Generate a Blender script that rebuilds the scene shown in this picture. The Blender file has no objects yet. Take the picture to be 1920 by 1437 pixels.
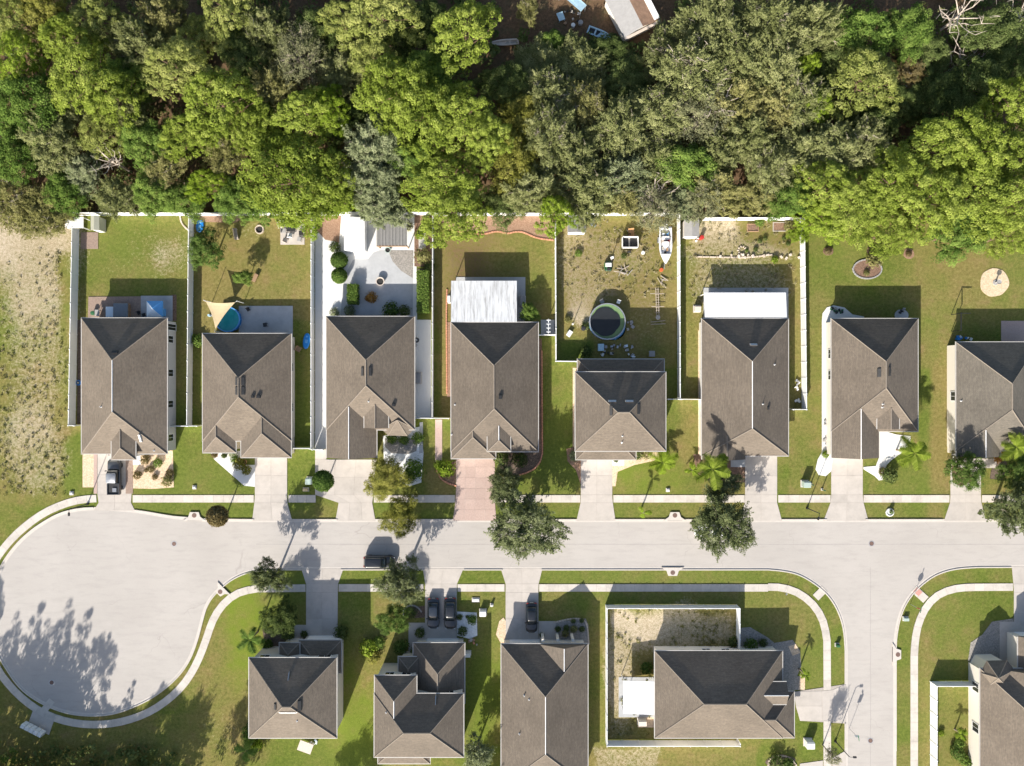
import bpy, bmesh, math, random
import numpy as np
from mathutils import Vector, Matrix, geometry
random.seed(7); rng = np.random.default_rng(7)
S = bpy.context.scene
COL = S.collection
R = math.radians

# ------------------------------------------------------------ camera, sky, sun, exposure
CAM_H = 110.0            # metres above the street
PXM = 12.0               # photograph pixels per metre on the ground
cd = bpy.data.cameras.new('camera'); cam = bpy.data.objects.new('camera', cd); COL.objects.link(cam)
cam.location = (0, 0, CAM_H); cam.rotation_euler = (0, 0, 0)
cd.sensor_width = 36.0; cd.lens = 36.0 * CAM_H / (1920 / PXM); cd.clip_start = 0.5; cd.clip_end = 6000
S.camera = cam
SUN_EL, SUN_AZ = 27.0, 21.0      # elevation; shadows run to the north, this far to the east
W = bpy.data.worlds.new('World'); S.world = W; W.use_nodes = True
wn = W.node_tree.nodes; wl = W.node_tree.links
sky = wn.new('ShaderNodeTexSky'); sky.sky_type = 'NISHITA'; sky.sun_disc = False
sky.sun_elevation = R(SUN_EL); sky.sun_rotation = R(180 + SUN_AZ); sky.air_density = 1.0; sky.dust_density = 2.0
wn['Background'].inputs['Strength'].default_value = 0.10
wl.new(sky.outputs[0], wn['Background'].inputs['Color'])
sd = bpy.data.lights.new('sun', 'SUN'); sd.energy = 5.0; sd.angle = R(0.55); sd.color = (1.0, 0.945, 0.855)
sun = bpy.data.objects.new('sun', sd); COL.objects.link(sun)
ldir = Vector((math.sin(R(SUN_AZ)) * math.cos(R(SUN_EL)), math.cos(R(SUN_AZ)) * math.cos(R(SUN_EL)), -math.sin(R(SUN_EL))))
sun.rotation_euler = ldir.to_track_quat('-Z', 'Y').to_euler(); sun.location = (-40, -90, 60)
S.view_settings.view_transform = 'Standard'; S.view_settings.look = 'None'
S.view_settings.exposure = 1.02; S.view_settings.gamma = 1.0; S.view_settings.use_curve_mapping = False
S.cycles.max_bounces = 6; S.cycles.diffuse_bounces = 3; S.cycles.glossy_bounces = 3; S.cycles.transmission_bounces = 4; S.cycles.transparent_max_bounces = 6
try:
    S.cycles.use_denoising = True
except Exception: pass

# ------------------------------------------------------------ measuring and mesh helpers
def P(px, py, z=0.0):
    """world x, y of the point at height z that stands at photograph pixel px, py"""
    k = (CAM_H - z) / CAM_H / PXM
    return ((px - 960.0) * k, (718.5 - py) * k)
def P3(px, py, z=0.0):
    x, y = P(px, py, z); return (x, y, z)

class MB:
    """collects faces and links them as one mesh object"""
    def __init__(s): s.v = []; s.f = []; s.uv = {}
    def poly(s, pts, uv=None):
        b = len(s.v); s.v += [tuple(p) for p in pts]; s.f.append(tuple(range(b, b + len(pts))))
        if uv: s.uv[len(s.f) - 1] = uv
        return s
    def box(s, x0, y0, z0, x1, y1, z1):
        b = len(s.v)
        s.v += [(x0,y0,z0),(x1,y0,z0),(x1,y1,z0),(x0,y1,z0),(x0,y0,z1),(x1,y0,z1),(x1,y1,z1),(x0,y1,z1)]
        for q in ((0,3,2,1),(4,5,6,7),(0,1,5,4),(1,2,6,5),(2,3,7,6),(3,0,4,7)): s.f.append(tuple(b+i for i in q))
        return s
    def cbox(s, cx, cy, cz, sx, sy, sz, bev=0.0):
        if bev <= 0: return s.box(cx-sx/2, cy-sy/2, cz-sz/2, cx+sx/2, cy+sy/2, cz+sz/2)
        pts = []
        hx, hy = sx/2, sy/2; b_ = bev
        for (ax, ay, a0) in ((hx-b_, hy-b_, 0), (-hx+b_, hy-b_, 90), (-hx+b_, -hy+b_, 180), (hx-b_, -hy+b_, 270)):
            for k in range(4): a = R(a0 + 30*k); pts.append((cx+ax+b_*math.cos(a), cy+ay+b_*math.sin(a)))
        n = len(pts); sh = [(cx+(p[0]-cx)*(1-1.2*b_/max(sx,sy)), cy+(p[1]-cy)*(1-1.2*b_/max(sx,sy))) for p in pts]
        zt, zb = cz+sz/2, cz-sz/2
        b = len(s.v)
        for ring, z in ((pts, zb), (pts, zt-b_*.6), (sh, zt)): s.v += [(p[0], p[1], z) for p in ring]
        for k in range(2):
            for i in range(n): j=(i+1)%n; s.f.append((b+k*n+i, b+k*n+j, b+(k+1)*n+j, b+(k+1)*n+i))
        s.f.append(tuple(b+2*n+i for i in range(n))); s.f.append(tuple(b+i for i in reversed(range(n))))
        return s
    def prism(s, pts, z0, z1):
        """extruded polygon; pts counter-clockwise or not"""
        a = sum(pts[i][0]*pts[(i+1)%len(pts)][1]-pts[(i+1)%len(pts)][0]*pts[i][1] for i in range(len(pts)))
        if a < 0: pts = list(reversed(pts))
        n = len(pts); b = len(s.v)
        s.v += [(p[0], p[1], z0) for p in pts] + [(p[0], p[1], z1) for p in pts]
        for i in range(n): j=(i+1)%n; s.f.append((b+i, b+j, b+n+j, b+n+i))
        tri = geometry.tessellate_polygon([[Vector((p[0], p[1], 0)) for p in pts]])
        for t in tri:
            v = [Vector((*pts[i], 0)) for i in t]
            if (v[1]-v[0]).cross(v[2]-v[0]).z < 0: t = (t[0], t[2], t[1])
            s.f.append(tuple(b+n+i for i in t)); s.f.append((b+t[2], b+t[1], b+t[0]))
        return s
    def lathe(s, prof, n=16, cx=0, cy=0, close=True):
        """prof: list of (r, z) bottom to top"""
        b = len(s.v)
        for r, z in prof:
            for i in range(n):
                a = 2*math.pi*i/n; s.v.append((cx+r*math.cos(a), cy+r*math.sin(a), z))
        for k in range(len(prof)-1):
            for i in range(n):
                j=(i+1)%n; s.f.append((b+k*n+i, b+k*n+j, b+(k+1)*n+j, b+(k+1)*n+i))
        if close:
            s.f.append(tuple(b+i for i in reversed(range(n)))); s.f.append(tuple(b+(len(prof)-1)*n+i for i in range(n)))
        return s
    def tube(s, pts, rad, n=6, cap=True):
        """round bar along points; rad one number or one per point"""
        pts = [Vector(p) for p in pts]; m = len(pts)
        if not hasattr(rad, '__len__'): rad = [rad]*m
        b = len(s.v)
        for k in range(m):
            d = (pts[min(k+1, m-1)] - pts[max(k-1, 0)])
            d = d.normalized() if d.length > 1e-9 else Vector((0,0,1))
            u = d.cross(Vector((0,0,1)) if abs(d.z) < .9 else Vector((1,0,0))).normalized(); w = d.cross(u)
            for i in range(n):
                a = 2*math.pi*i/n; p = pts[k] + (u*math.cos(a) + w*math.sin(a))*rad[k]; s.v.append(tuple(p))
        for k in range(m-1):
            for i in range(n): j=(i+1)%n; s.f.append((b+k*n+i, b+k*n+j, b+(k+1)*n+j, b+(k+1)*n+i))
        if cap: s.f.append(tuple(b+i for i in range(n))); s.f.append(tuple(b+(m-1)*n+i for i in reversed(range(n))))
        return s
    def loft(s, rings, cap=True):
        b = len(s.v); n = len(rings[0])
        for r_ in rings: s.v += [tuple(p) for p in r_]
        for k in range(len(rings)-1):
            for i in range(n): j=(i+1)%n; s.f.append((b+k*n+i, b+k*n+j, b+(k+1)*n+j, b+(k+1)*n+i))
        if cap: s.f.append(tuple(b+i for i in reversed(range(n)))); s.f.append(tuple(b+(len(rings)-1)*n+i for i in range(n)))
        return s
    def mesh(s, name, off=(0,0,0)):
        me = bpy.data.meshes.new(name)
        me.from_pydata([(v[0]-off[0], v[1]-off[1], v[2]-off[2]) for v in s.v], [], s.f)
        if s.uv:
            ul = me.uv_layers.new(name='UVMap')
            for p in me.polygons:
                u = s.uv.get(p.index)
                if u:
                    for k, li in enumerate(p.loop_indices): ul.data[li].uv = u[k]
        return me
    def build(s, name, mat, parent=None, smooth=False, world=False, fix=True):
        off = parent.location if (parent is not None and world) else (0,0,0)
        me = s.mesh(name, off)
        if fix:
            bm = bmesh.new(); bm.from_mesh(me); bmesh.ops.recalc_face_normals(bm, faces=bm.faces); bm.to_mesh(me); bm.free()
        return link(name, me, mat, parent, smooth)

def link(name, me, mat, parent=None, smooth=False):
    if mat is not None and not me.materials: me.materials.append(mat)
    if smooth: me.polygons.foreach_set('use_smooth', [True]*len(me.polygons))
    o = bpy.data.objects.new(name, me); COL.objects.link(o)
    if parent is not None: o.parent = parent
    return o
def tag(o, label, cat, group=None):
    o['label'] = label; o['category'] = cat
    if group: o['group'] = group
    return o
def structure(o): o['kind'] = 'structure'; return o
def thing(name, label, cat, loc, rz=0.0, group=None):
    o = bpy.data.objects.new(name, None); COL.objects.link(o); o.empty_display_size = .3
    o.location = loc; o.rotation_euler = (0, 0, rz)
    return tag(o, label, cat, group)
def at(px, py, z=0.0): return P3(px, py, z)
def copy_tree(o, parent=None):
    c = o.copy(); COL.objects.link(c)
    if parent is not None: c.parent = parent
    for ch in list(o.children): copy_tree(ch, c)
    return c

# ------------------------------------------------------------ materials
def nodes_of(name):
    m = bpy.data.materials.new(name); m.use_nodes = True
    nt = m.node_tree; return m, nt, nt.nodes, nt.links, nt.nodes['Principled BSDF']
def c4(c): return (c[0], c[1], c[2], 1.0)
def noise_node(nt, co, scale, detail=4, rough=.6, vec_scale=None):
    n = nt.nodes.new('ShaderNodeTexNoise'); n.inputs['Scale'].default_value = scale
    n.inputs['Detail'].default_value = detail; n.inputs['Roughness'].default_value = rough
    if vec_scale:
        mp = nt.nodes.new('ShaderNodeMapping'); mp.inputs['Scale'].default_value = vec_scale
        nt.links.new(co, mp.inputs['Vector']); co = mp.outputs[0]
    nt.links.new(co, n.inputs['Vector']); return n.outputs['Fac']
def rng_node(nt, fac, a, b, lo=0.0, hi=1.0):
    n = nt.nodes.new('ShaderNodeMapRange'); n.inputs['From Min'].default_value = a; n.inputs['From Max'].default_value = b
    n.inputs['To Min'].default_value = lo; n.inputs['To Max'].default_value = hi; nt.links.new(fac, n.inputs['Value']); return n.outputs[0]
def mixc(nt, fac, a, b, mode='MIX'):
    n = nt.nodes.new('ShaderNodeMix'); n.data_type = 'RGBA'; n.blend_type = mode
    for k, v in ((0, fac), (6, a), (7, b)):
        if isinstance(v, (int, float)): n.inputs[k].default_value = v
        elif isinstance(v, tuple): n.inputs[k].default_value = c4(v)
        else: nt.links.new(v, n.inputs[k])
    return n.outputs[2]
def math_node(nt, op, a, b=None, c=None):
    n = nt.nodes.new('ShaderNodeMath'); n.operation = op
    for k, v in enumerate((a, b, c)):
        if v is None: continue
        if isinstance(v, (int, float)): n.inputs[k].default_value = v
        else: nt.links.new(v, n.inputs[k])
    return n.outputs[0]
def bump(nt, bsdf, height, strength, dist=.02):
    b = nt.nodes.new('ShaderNodeBump'); b.inputs['Strength'].default_value = strength; b.inputs['Distance'].default_value = dist
    nt.links.new(height, b.inputs['Height']); nt.links.new(b.outputs[0], bsdf.inputs['Normal'])
def coords(nt, kind='Object'): return nt.nodes.new('ShaderNodeTexCoord').outputs[kind]

def plain(name, col, rough=.7, metal=0.0, var=.12, scale=3.0, coat=0.0, dirt=None, dirt_scale=.8, vec=None, objvar=0.0, bmp=.0):
    """base colour broken up by noise, optional dirt patches and a shift from object to object"""
    m, nt, N, L, b = nodes_of(name)
    co = coords(nt)
    f = noise_node(nt, co, scale, 5, .65, vec)
    lo = tuple(max(0, c*(1-var)) for c in col); hi = tuple(min(1, c*(1+var)) for c in col)
    cc = mixc(nt, rng_node(nt, f, .3, .7), lo, hi)
    if dirt:
        f2 = noise_node(nt, co, dirt_scale, 6, .7)
        cc = mixc(nt, rng_node(nt, f2, .48, .75, 0, .8), cc, dirt)
    if objvar:
        oi = N.new('ShaderNodeObjectInfo'); hv = rng_node(nt, oi.outputs['Random'], 0, 1, 1-objvar, 1+objvar)
        cb = N.new('ShaderNodeCombineColor')
        for k in range(3): L.new(hv, cb.inputs[k])
        cc = mixc(nt, 1.0, cc, cb.outputs[0], 'MULTIPLY')
    L.new(cc, b.inputs['Base Color']); b.inputs['Roughness'].default_value = rough; b.inputs['Metallic'].default_value = metal
    if coat: b.inputs['Coat Weight'].default_value = coat; b.inputs['Coat Roughness'].default_value = .05
    if bmp: bump(nt, b, f, bmp)
    return m

M = {}
M['white_vinyl'] = plain('white_vinyl', (.80,.80,.79), .45, var=.04, dirt=(.60,.60,.56), dirt_scale=.35)
M['white_paint'] = plain('white_paint', (.78,.77,.75), .5, var=.05)
M['white_metal'] = plain('white_metal', (.70,.705,.71), .42, var=.03, scale=1.2)
M['concrete'] = plain('concrete', (0.443,0.401,0.359), .9, var=.06, scale=.9, dirt=(.335,.305,.27), dirt_scale=.35, objvar=.05, bmp=.05)
M['walk_concrete'] = plain('walk_concrete', (0.517,0.471,0.415), .9, var=.07, scale=1.1, dirt=(.335,.305,.27), dirt_scale=.4, objvar=.055, bmp=.05)
M['white_concrete'] = plain('white_concrete', (0.633,0.625,0.599), .85, var=.05, scale=1.0, dirt=(.60,.60,.58), dirt_scale=.5)
M['grey_slab'] = plain('grey_slab', (.40,.405,.41), .85, var=.07, scale=1.0, dirt=(.31,.315,.32), dirt_scale=.6)
M['joint'] = plain('joint', (.36,.32,.28), .95, var=.15, scale=5)
M['kerb'] = plain('kerb', (0.499,0.455,0.408), .85, var=.07, scale=1.5, dirt=(.47,.43,.385), dirt_scale=.5)
M['pink_paver'] = plain('pink_paver', (0.399,0.293,0.251), .9, var=.12, scale=5, dirt=(.42,.32,.275), dirt_scale=.4, objvar=.06)
M['brown_paver'] = plain('brown_paver', (.26,.19,.15), .9, var=.2, scale=4, objvar=.1)
M['stucco_beige'] = plain('stucco_beige', (.60,.54,.46), .9, var=.04, scale=6)
M['stucco_cream'] = plain('stucco_cream', (.66,.61,.53), .9, var=.04, scale=6)
M['stucco_grey'] = plain('stucco_grey', (.50,.48,.45), .9, var=.04, scale=6)
M['trim'] = plain('trim', (0.648,0.639,0.621), .6, var=.04)
M['gutter'] = plain('gutter', (.46,.435,.40), .5, var=.06)
M['soffit'] = plain('soffit', (.55,.53,.50), .8, var=.04)
M['ridge'] = plain('ridge', (.205,.171,.136), .9, var=.12, scale=4)
M['ridge_white'] = plain('ridge_white', (.68,.67,.66), .6, var=.08, scale=4)
M['dark_vent'] = plain('dark_vent', (.035,.034,.034), .7, var=.2)
M['pipe_grey'] = plain('pipe_grey', (.4,.4,.4), .6)
M['black_plastic'] = plain('black_plastic', (.02,.02,.021), .6, var=.2)
M['rubber'] = plain('rubber', (.018,.018,.018), .85, var=.2)
M['rim'] = plain('rim', (.35,.35,.36), .35, .8)
M['paint_black'] = plain('paint_black', (.006,.007,.009), .3, 0.0, var=.05, coat=1.0)
M['paint_navy'] = plain('paint_navy', (.012,.018,.028), .3, 0.0, var=.05, coat=1.0)
M['paint_grey'] = plain('paint_grey', (.055,.058,.062), .35, .3, var=.05, coat=.8)
M['paint_silver'] = plain('paint_silver', (.27,.28,.30), .4, .3, var=.04, coat=.6)
M['paint_white'] = plain('paint_white', (.78,.78,.78), .35, 0, var=.03, coat=.8)
M['lamp_clear'] = plain('lamp_clear', (.55,.57,.58), .15, .2, var=.05)
M['lamp_red'] = plain('lamp_red', (.25,.01,.01), .2, 0, var=.05)
M['iron'] = plain('iron', (.16,.10,.08), .75, .2, var=.25, scale=8)
M['pole'] = plain('pole', (.035,.035,.036), .45, .5, var=.15)
M['galvanised'] = plain('galvanised', (.42,.43,.44), .45, .6, var=.12, scale=5)
M['wood'] = plain('wood', (.30,.19,.11), .85, var=.25, scale=3, vec=(1,8,1))
M['ply'] = plain('ply', (.46,.25,.11), .85, var=.2, scale=2, vec=(1,6,1))
M['wood_grey'] = plain('wood_grey', (.36,.33,.29), .9, var=.25, scale=3, vec=(1,8,1))
M['rust_roof'] = plain('rust_roof', (.31,.185,.115), .85, var=.2, scale=1.5, dirt=(.16,.10,.07), dirt_scale=.5)
M['blue_plastic'] = plain('blue_plastic', (.012,.19,.56), .35, var=.12, scale=4)
M['blue_tarp'] = plain('blue_tarp', (.09,.27,.52), .5, var=.08)
M['pale_tarp'] = plain('pale_tarp', (.36,.52,.60), .6, var=.12, scale=2)
M['canopy_white'] = plain('canopy_white', (.66,.74,.80), .6, var=.05)
M['canopy_blue'] = plain('canopy_blue', (.10,.33,.66), .6, var=.08)
M['sail'] = plain('sail', (.52,.405,.235), .8, var=.07, scale=2)
M['red_plastic'] = plain('red_plastic', (.42,.03,.025), .45)
M['orange_plastic'] = plain('orange_plastic', (.55,.10,.03), .5)
M['brick_edge'] = plain('brick_edge', (.50,.235,.145), .9, var=.2, scale=6, objvar=.12)
M['stone_edge'] = plain('stone_edge', (.50,.42,.34), .9, var=.2, scale=6, objvar=.12)
M['terracotta'] = plain('terracotta', (.45,.20,.11), .85, var=.12)
M['pot_pale'] = plain('pot_pale', (.55,.47,.40), .85, var=.12)
M['soil'] = plain('soil', (.06,.042,.03), .95, var=.3)
M['shed_grey'] = plain('shed_grey', (.30,.29,.28), .75, var=.1, scale=2)
M['shed_roof'] = plain('shed_roof', (.185,.18,.175), .8, var=.12, scale=3)
M['shed_sage'] = plain('shed_sage', (.33,.33,.26), .7, var=.06)
M['green_box'] = plain('green_box', (.36,.44,.39), .55, var=.06)
M['pale_box'] = plain('pale_box', (.66,.66,.62), .6, var=.06)
M['deep_green'] = plain('deep_green', (.03,.11,.045), .45)
M['spa_cover'] = plain('spa_cover', (.165,.185,.205), .6, var=.07)
M['fire'] = plain('fire', (.03,.028,.026), .95)
M['cover_black'] = plain('cover_black', (.012,.014,.016), .55, var=.25, scale=1.0)
M['liner_green'] = plain('liner_green', (.15,.225,.09), .5, var=.15)
M['dead_wood'] = plain('dead_wood', (.40,.34,.28), .9, var=.15, scale=3)
M['bark_pale'] = plain('bark_pale', (.30,.255,.20), .9, var=.25, scale=4)
M['bark_brown'] = plain('bark_brown', (.14,.085,.055), .9, var=.3, scale=4)
M['palm_trunk'] = plain('palm_trunk', (.25,.20,.15), .9, var=.25, scale=4)
M['mailbox'] = plain('mailbox', (.70,.69,.66), .5, var=.05)
M['sign_red'] = plain('sign_red', (.5,.02,.02), .4, var=.04)
M['sign_green'] = plain('sign_green', (.02,.16,.06), .4, var=.04)
M['tactile'] = plain('tactile', (.48,.25,.21), .9, var=.12)
M['flower_pink'] = plain('flower_pink', (.6,.12,.2), .8, var=.2)

def glass_dark(name, col):
    m, nt, N, L, b = nodes_of(name); b.inputs['Base Color'].default_value = c4(col); b.inputs['Roughness'].default_value = .04
    b.inputs['Specular IOR Level'].default_value = .8; return m
M['glass'] = glass_dark('glass', (.02,.024,.028)); M['car_glass'] = glass_dark('car_glass', (.012,.018,.02))
def water(name, col, deep):
    m, nt, N, L, b = nodes_of(name); co = coords(nt)
    f = noise_node(nt, co, 1.4, 3); L.new(mixc(nt, rng_node(nt, f, .3, .7), col, deep), b.inputs['Base Color'])
    b.inputs['Roughness'].default_value = .06; bump(nt, b, noise_node(nt, co, 5, 3), .15); return m
M['pool_water'] = water('pool_water', (.02,.27,.29), (.03,.34,.35))

def granular(name, a, b_, spot, scale, spot_lo=.56, rough=.95, bmp=.4):
    """mulch, gravel: coarse grain from voronoi cells, spots of a third colour"""
    m, nt, N, L, b = nodes_of(name); co = coords(nt)
    v = N.new('ShaderNodeTexVoronoi'); v.inputs['Scale'].default_value = scale; L.new(co, v.inputs['Vector'])
    sp = N.new('ShaderNodeSeparateColor'); L.new(v.outputs['Color'], sp.inputs[0])
    c = mixc(nt, sp.outputs[0], a, b_)
    f = noise_node(nt, co, scale*.22, 5, .7)
    c = mixc(nt, rng_node(nt, f, spot_lo, spot_lo+.14), c, spot)
    L.new(c, b.inputs['Base Color']); b.inputs['Roughness'].default_value = rough
    bump(nt, b, sp.outputs[1], bmp, .05); return m
M['mulch_brown'] = granular('mulch_brown', (.13,.075,.05), (.24,.15,.10), (.10,.06,.04), 9)
M['mulch_red'] = granular('mulch_red', (.22,.125,.078), (.32,.21,.14), (.19,.12,.08), 9)
M['mulch_dark'] = granular('mulch_dark', (.07,.05,.038), (.16,.115,.085), (.06,.05,.035), 9)
M['gravel_tan'] = granular('gravel_tan', (.50,.36,.235), (.68,.53,.375), (.60,.45,.30), 7)
M['gravel_grey'] = granular('gravel_grey', (.20,.185,.165), (.34,.31,.275), (.24,.22,.2), 7)
M['gravel_pale'] = granular('gravel_pale', (.40,.375,.34), (.58,.55,.51), (.46,.44,.41), 7)
M['sand_ring'] = granular('sand_ring', (.48,.37,.24), (.64,.51,.35), (.56,.44,.29), 6)
M['shell_white'] = granular('shell_white', (.60,.60,.585), (.78,.78,.765), (.55,.55,.54), 8)

def shingle(name, a, b_):
    m, nt, N, L, b = nodes_of(name); uv = coords(nt, 'UV')
    f1 = noise_node(nt, uv, 1.0, 4, .7, (.55, 7.0, 1)); f2 = noise_node(nt, uv, .22, 4, .6); f3 = noise_node(nt, uv, 7.0, 3, .7)
    c = mixc(nt, rng_node(nt, f1, .3, .7), a, b_)
    c = mixc(nt, rng_node(nt, f2, .40, .72, 0, .55), c, tuple(x*.74 for x in a))
    br = N.new('ShaderNodeTexBrick'); br.offset = .5; br.inputs['Scale'].default_value = 1.0
    br.inputs['Brick Width'].default_value = .34; br.inputs['Row Height'].default_value = .145; br.inputs['Mortar Size'].default_value = .012
    br.inputs['Color1'].default_value = (.88,.88,.88,1); br.inputs['Color2'].default_value = (1.12,1.1,1.08,1); br.inputs['Mortar'].default_value = (.68,.68,.68,1)
    L.new(uv, br.inputs['Vector'])
    c = mixc(nt, .8, c, br.outputs['Color'], 'MULTIPLY')
    gv = rng_node(nt, noise_node(nt, uv, 2.6, 5, .8), .3, .7, .80, 1.20); gc = N.new('ShaderNodeCombineColor')
    for k in range(3): L.new(gv, gc.inputs[k])
    c = mixc(nt, 1.0, c, gc.outputs[0], 'MULTIPLY')
    oi = N.new('ShaderNodeObjectInfo'); hv = rng_node(nt, oi.outputs['Random'], 0, 1, .93, 1.07); cb = N.new('ShaderNodeCombineColor')
    for k in range(3): L.new(hv, cb.inputs[k])
    c = mixc(nt, 1.0, c, cb.outputs[0], 'MULTIPLY')
    L.new(c, b.inputs['Base Color']); b.inputs['Roughness'].default_value = .92
    h = math_node(nt, 'ADD', br.outputs['Fac'], math_node(nt, 'MULTIPLY', f3, 1.2)); bump(nt, b, h, -.25, .03)
    return m
M['shingle'] = shingle('shingle', (.110,.089,.068), (.166,.136,.106))
M['shingle_warm'] = shingle('shingle_warm', (.124,.099,.075), (.180,.148,.114))
M['shingle_grey'] = shingle('shingle_grey', (.118,.103,.082), (.172,.151,.122))

def streaked_roof():
    m, nt, N, L, b = nodes_of('painted_metal_worn'); co = coords(nt)
    f = noise_node(nt, co, 1.0, 6, .72, (3.2, .28, 1)); g = noise_node(nt, co, .3, 3)
    c = mixc(nt, rng_node(nt, f, .47, .66, 0, .85), (.60,.61,.62), (.23,.22,.21))
    c = mixc(nt, rng_node(nt, g, .4, .7, 0, .35), c, (.50,.51,.52))
    L.new(c, b.inputs['Base Color']); b.inputs['Roughness'].default_value = .5; return m
M['worn_white_roof'] = streaked_roof()

def leaf_mat(name, dark, mid, bright, trans=.42, scale=.5):
    """each leaf its own shade; clump tone comes from the crown mesh"""
    m, nt, N, L, b = nodes_of(name)
    g = N.new('ShaderNodeNewGeometry'); at_ = N.new('ShaderNodeAttribute'); at_.attribute_name = 'tone'
    oi = N.new('ShaderNodeObjectInfo')
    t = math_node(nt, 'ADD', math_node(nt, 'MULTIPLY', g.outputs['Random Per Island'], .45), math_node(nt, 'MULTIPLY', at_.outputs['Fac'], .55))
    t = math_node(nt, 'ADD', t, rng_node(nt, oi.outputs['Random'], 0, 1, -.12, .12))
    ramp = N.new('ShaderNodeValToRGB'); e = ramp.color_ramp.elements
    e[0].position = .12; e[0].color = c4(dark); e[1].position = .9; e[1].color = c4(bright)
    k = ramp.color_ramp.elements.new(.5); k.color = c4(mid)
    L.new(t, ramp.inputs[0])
    df = N.new('ShaderNodeBsdfDiffuse'); tr = N.new('ShaderNodeBsdfTranslucent'); mx = N.new('ShaderNodeMixShader'); mx.inputs[0].default_value = trans
    L.new(ramp.outputs[0], df.inputs['Color']); L.new(ramp.outputs[0], tr.inputs['Color'])
    L.new(df.outputs[0], mx.inputs[1]); L.new(tr.outputs[0], mx.inputs[2])
    L.new(mx.outputs[0], N['Material Output'].inputs['Surface']); N.remove(b); return m
LF = {
 'pine':   leaf_mat('leaf_pine', (0.105, 0.145, 0.02), (0.225, 0.29, 0.046), (0.37, 0.425, 0.1)),
 'pinelt': leaf_mat('leaf_pine_light', (.125,.150,.032), (.260,.295,.078), (.400,.415,.140)),
 'green':  leaf_mat('leaf_green', (.060,.110,.022), (.140,.220,.045), (.255,.335,.080)),
 'oak':    leaf_mat('leaf_oak', (.098,.114,.040), (.215,.236,.090), (.372,.380,.180)),
 'olive':  leaf_mat('leaf_olive', (0.114, 0.118, 0.037), (0.24, 0.235, 0.084), (0.39, 0.366, 0.16)),
 'dark':   leaf_mat('leaf_dark', (0.046, 0.069, 0.022), (0.109, 0.148, 0.044), (0.207, 0.246, 0.088)),
 'yellow': leaf_mat('leaf_yellow', (.100,.108,.020), (.225,.228,.048), (.360,.345,.100)),
 'lime':   leaf_mat('leaf_lime', (.095,.150,.014), (.215,.300,.032), (.350,.430,.075)),
 'grey':   leaf_mat('leaf_grey', (0.108, 0.118, 0.061), (0.216, 0.223, 0.116), (0.348, 0.342, 0.193)),
 'street': leaf_mat('leaf_street', (0.068, 0.088, 0.034), (0.155, 0.185, 0.08), (0.28, 0.305, 0.16)),
 'moss':   leaf_mat('leaf_ash_green', (0.119, 0.143, 0.071), (0.25, 0.284, 0.149), (0.388, 0.416, 0.241)),
 'palm':   leaf_mat('leaf_palm', (.095,.14,.016), (.200,.265,.034), (.335,.395,.078)),
 'hedge':  leaf_mat('leaf_hedge', (.045,.085,.018), (.100,.165,.036), (.180,.245,.068)),
 'bronze': leaf_mat('leaf_bronze', (.095,.070,.026), (.185,.145,.062), (.270,.235,.120)),
 'orange': leaf_mat('leaf_orange', (.20,.10,.02), (.36,.19,.05), (.48,.30,.10)),
 'grass':  leaf_mat('leaf_dry_grass', (.20,.175,.085), (.32,.285,.165), (.46,.41,.285)),
 'brown':  leaf_mat('leaf_brown', (.10,.05,.022), (.19,.095,.045), (.28,.16,.085)),
}
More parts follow.
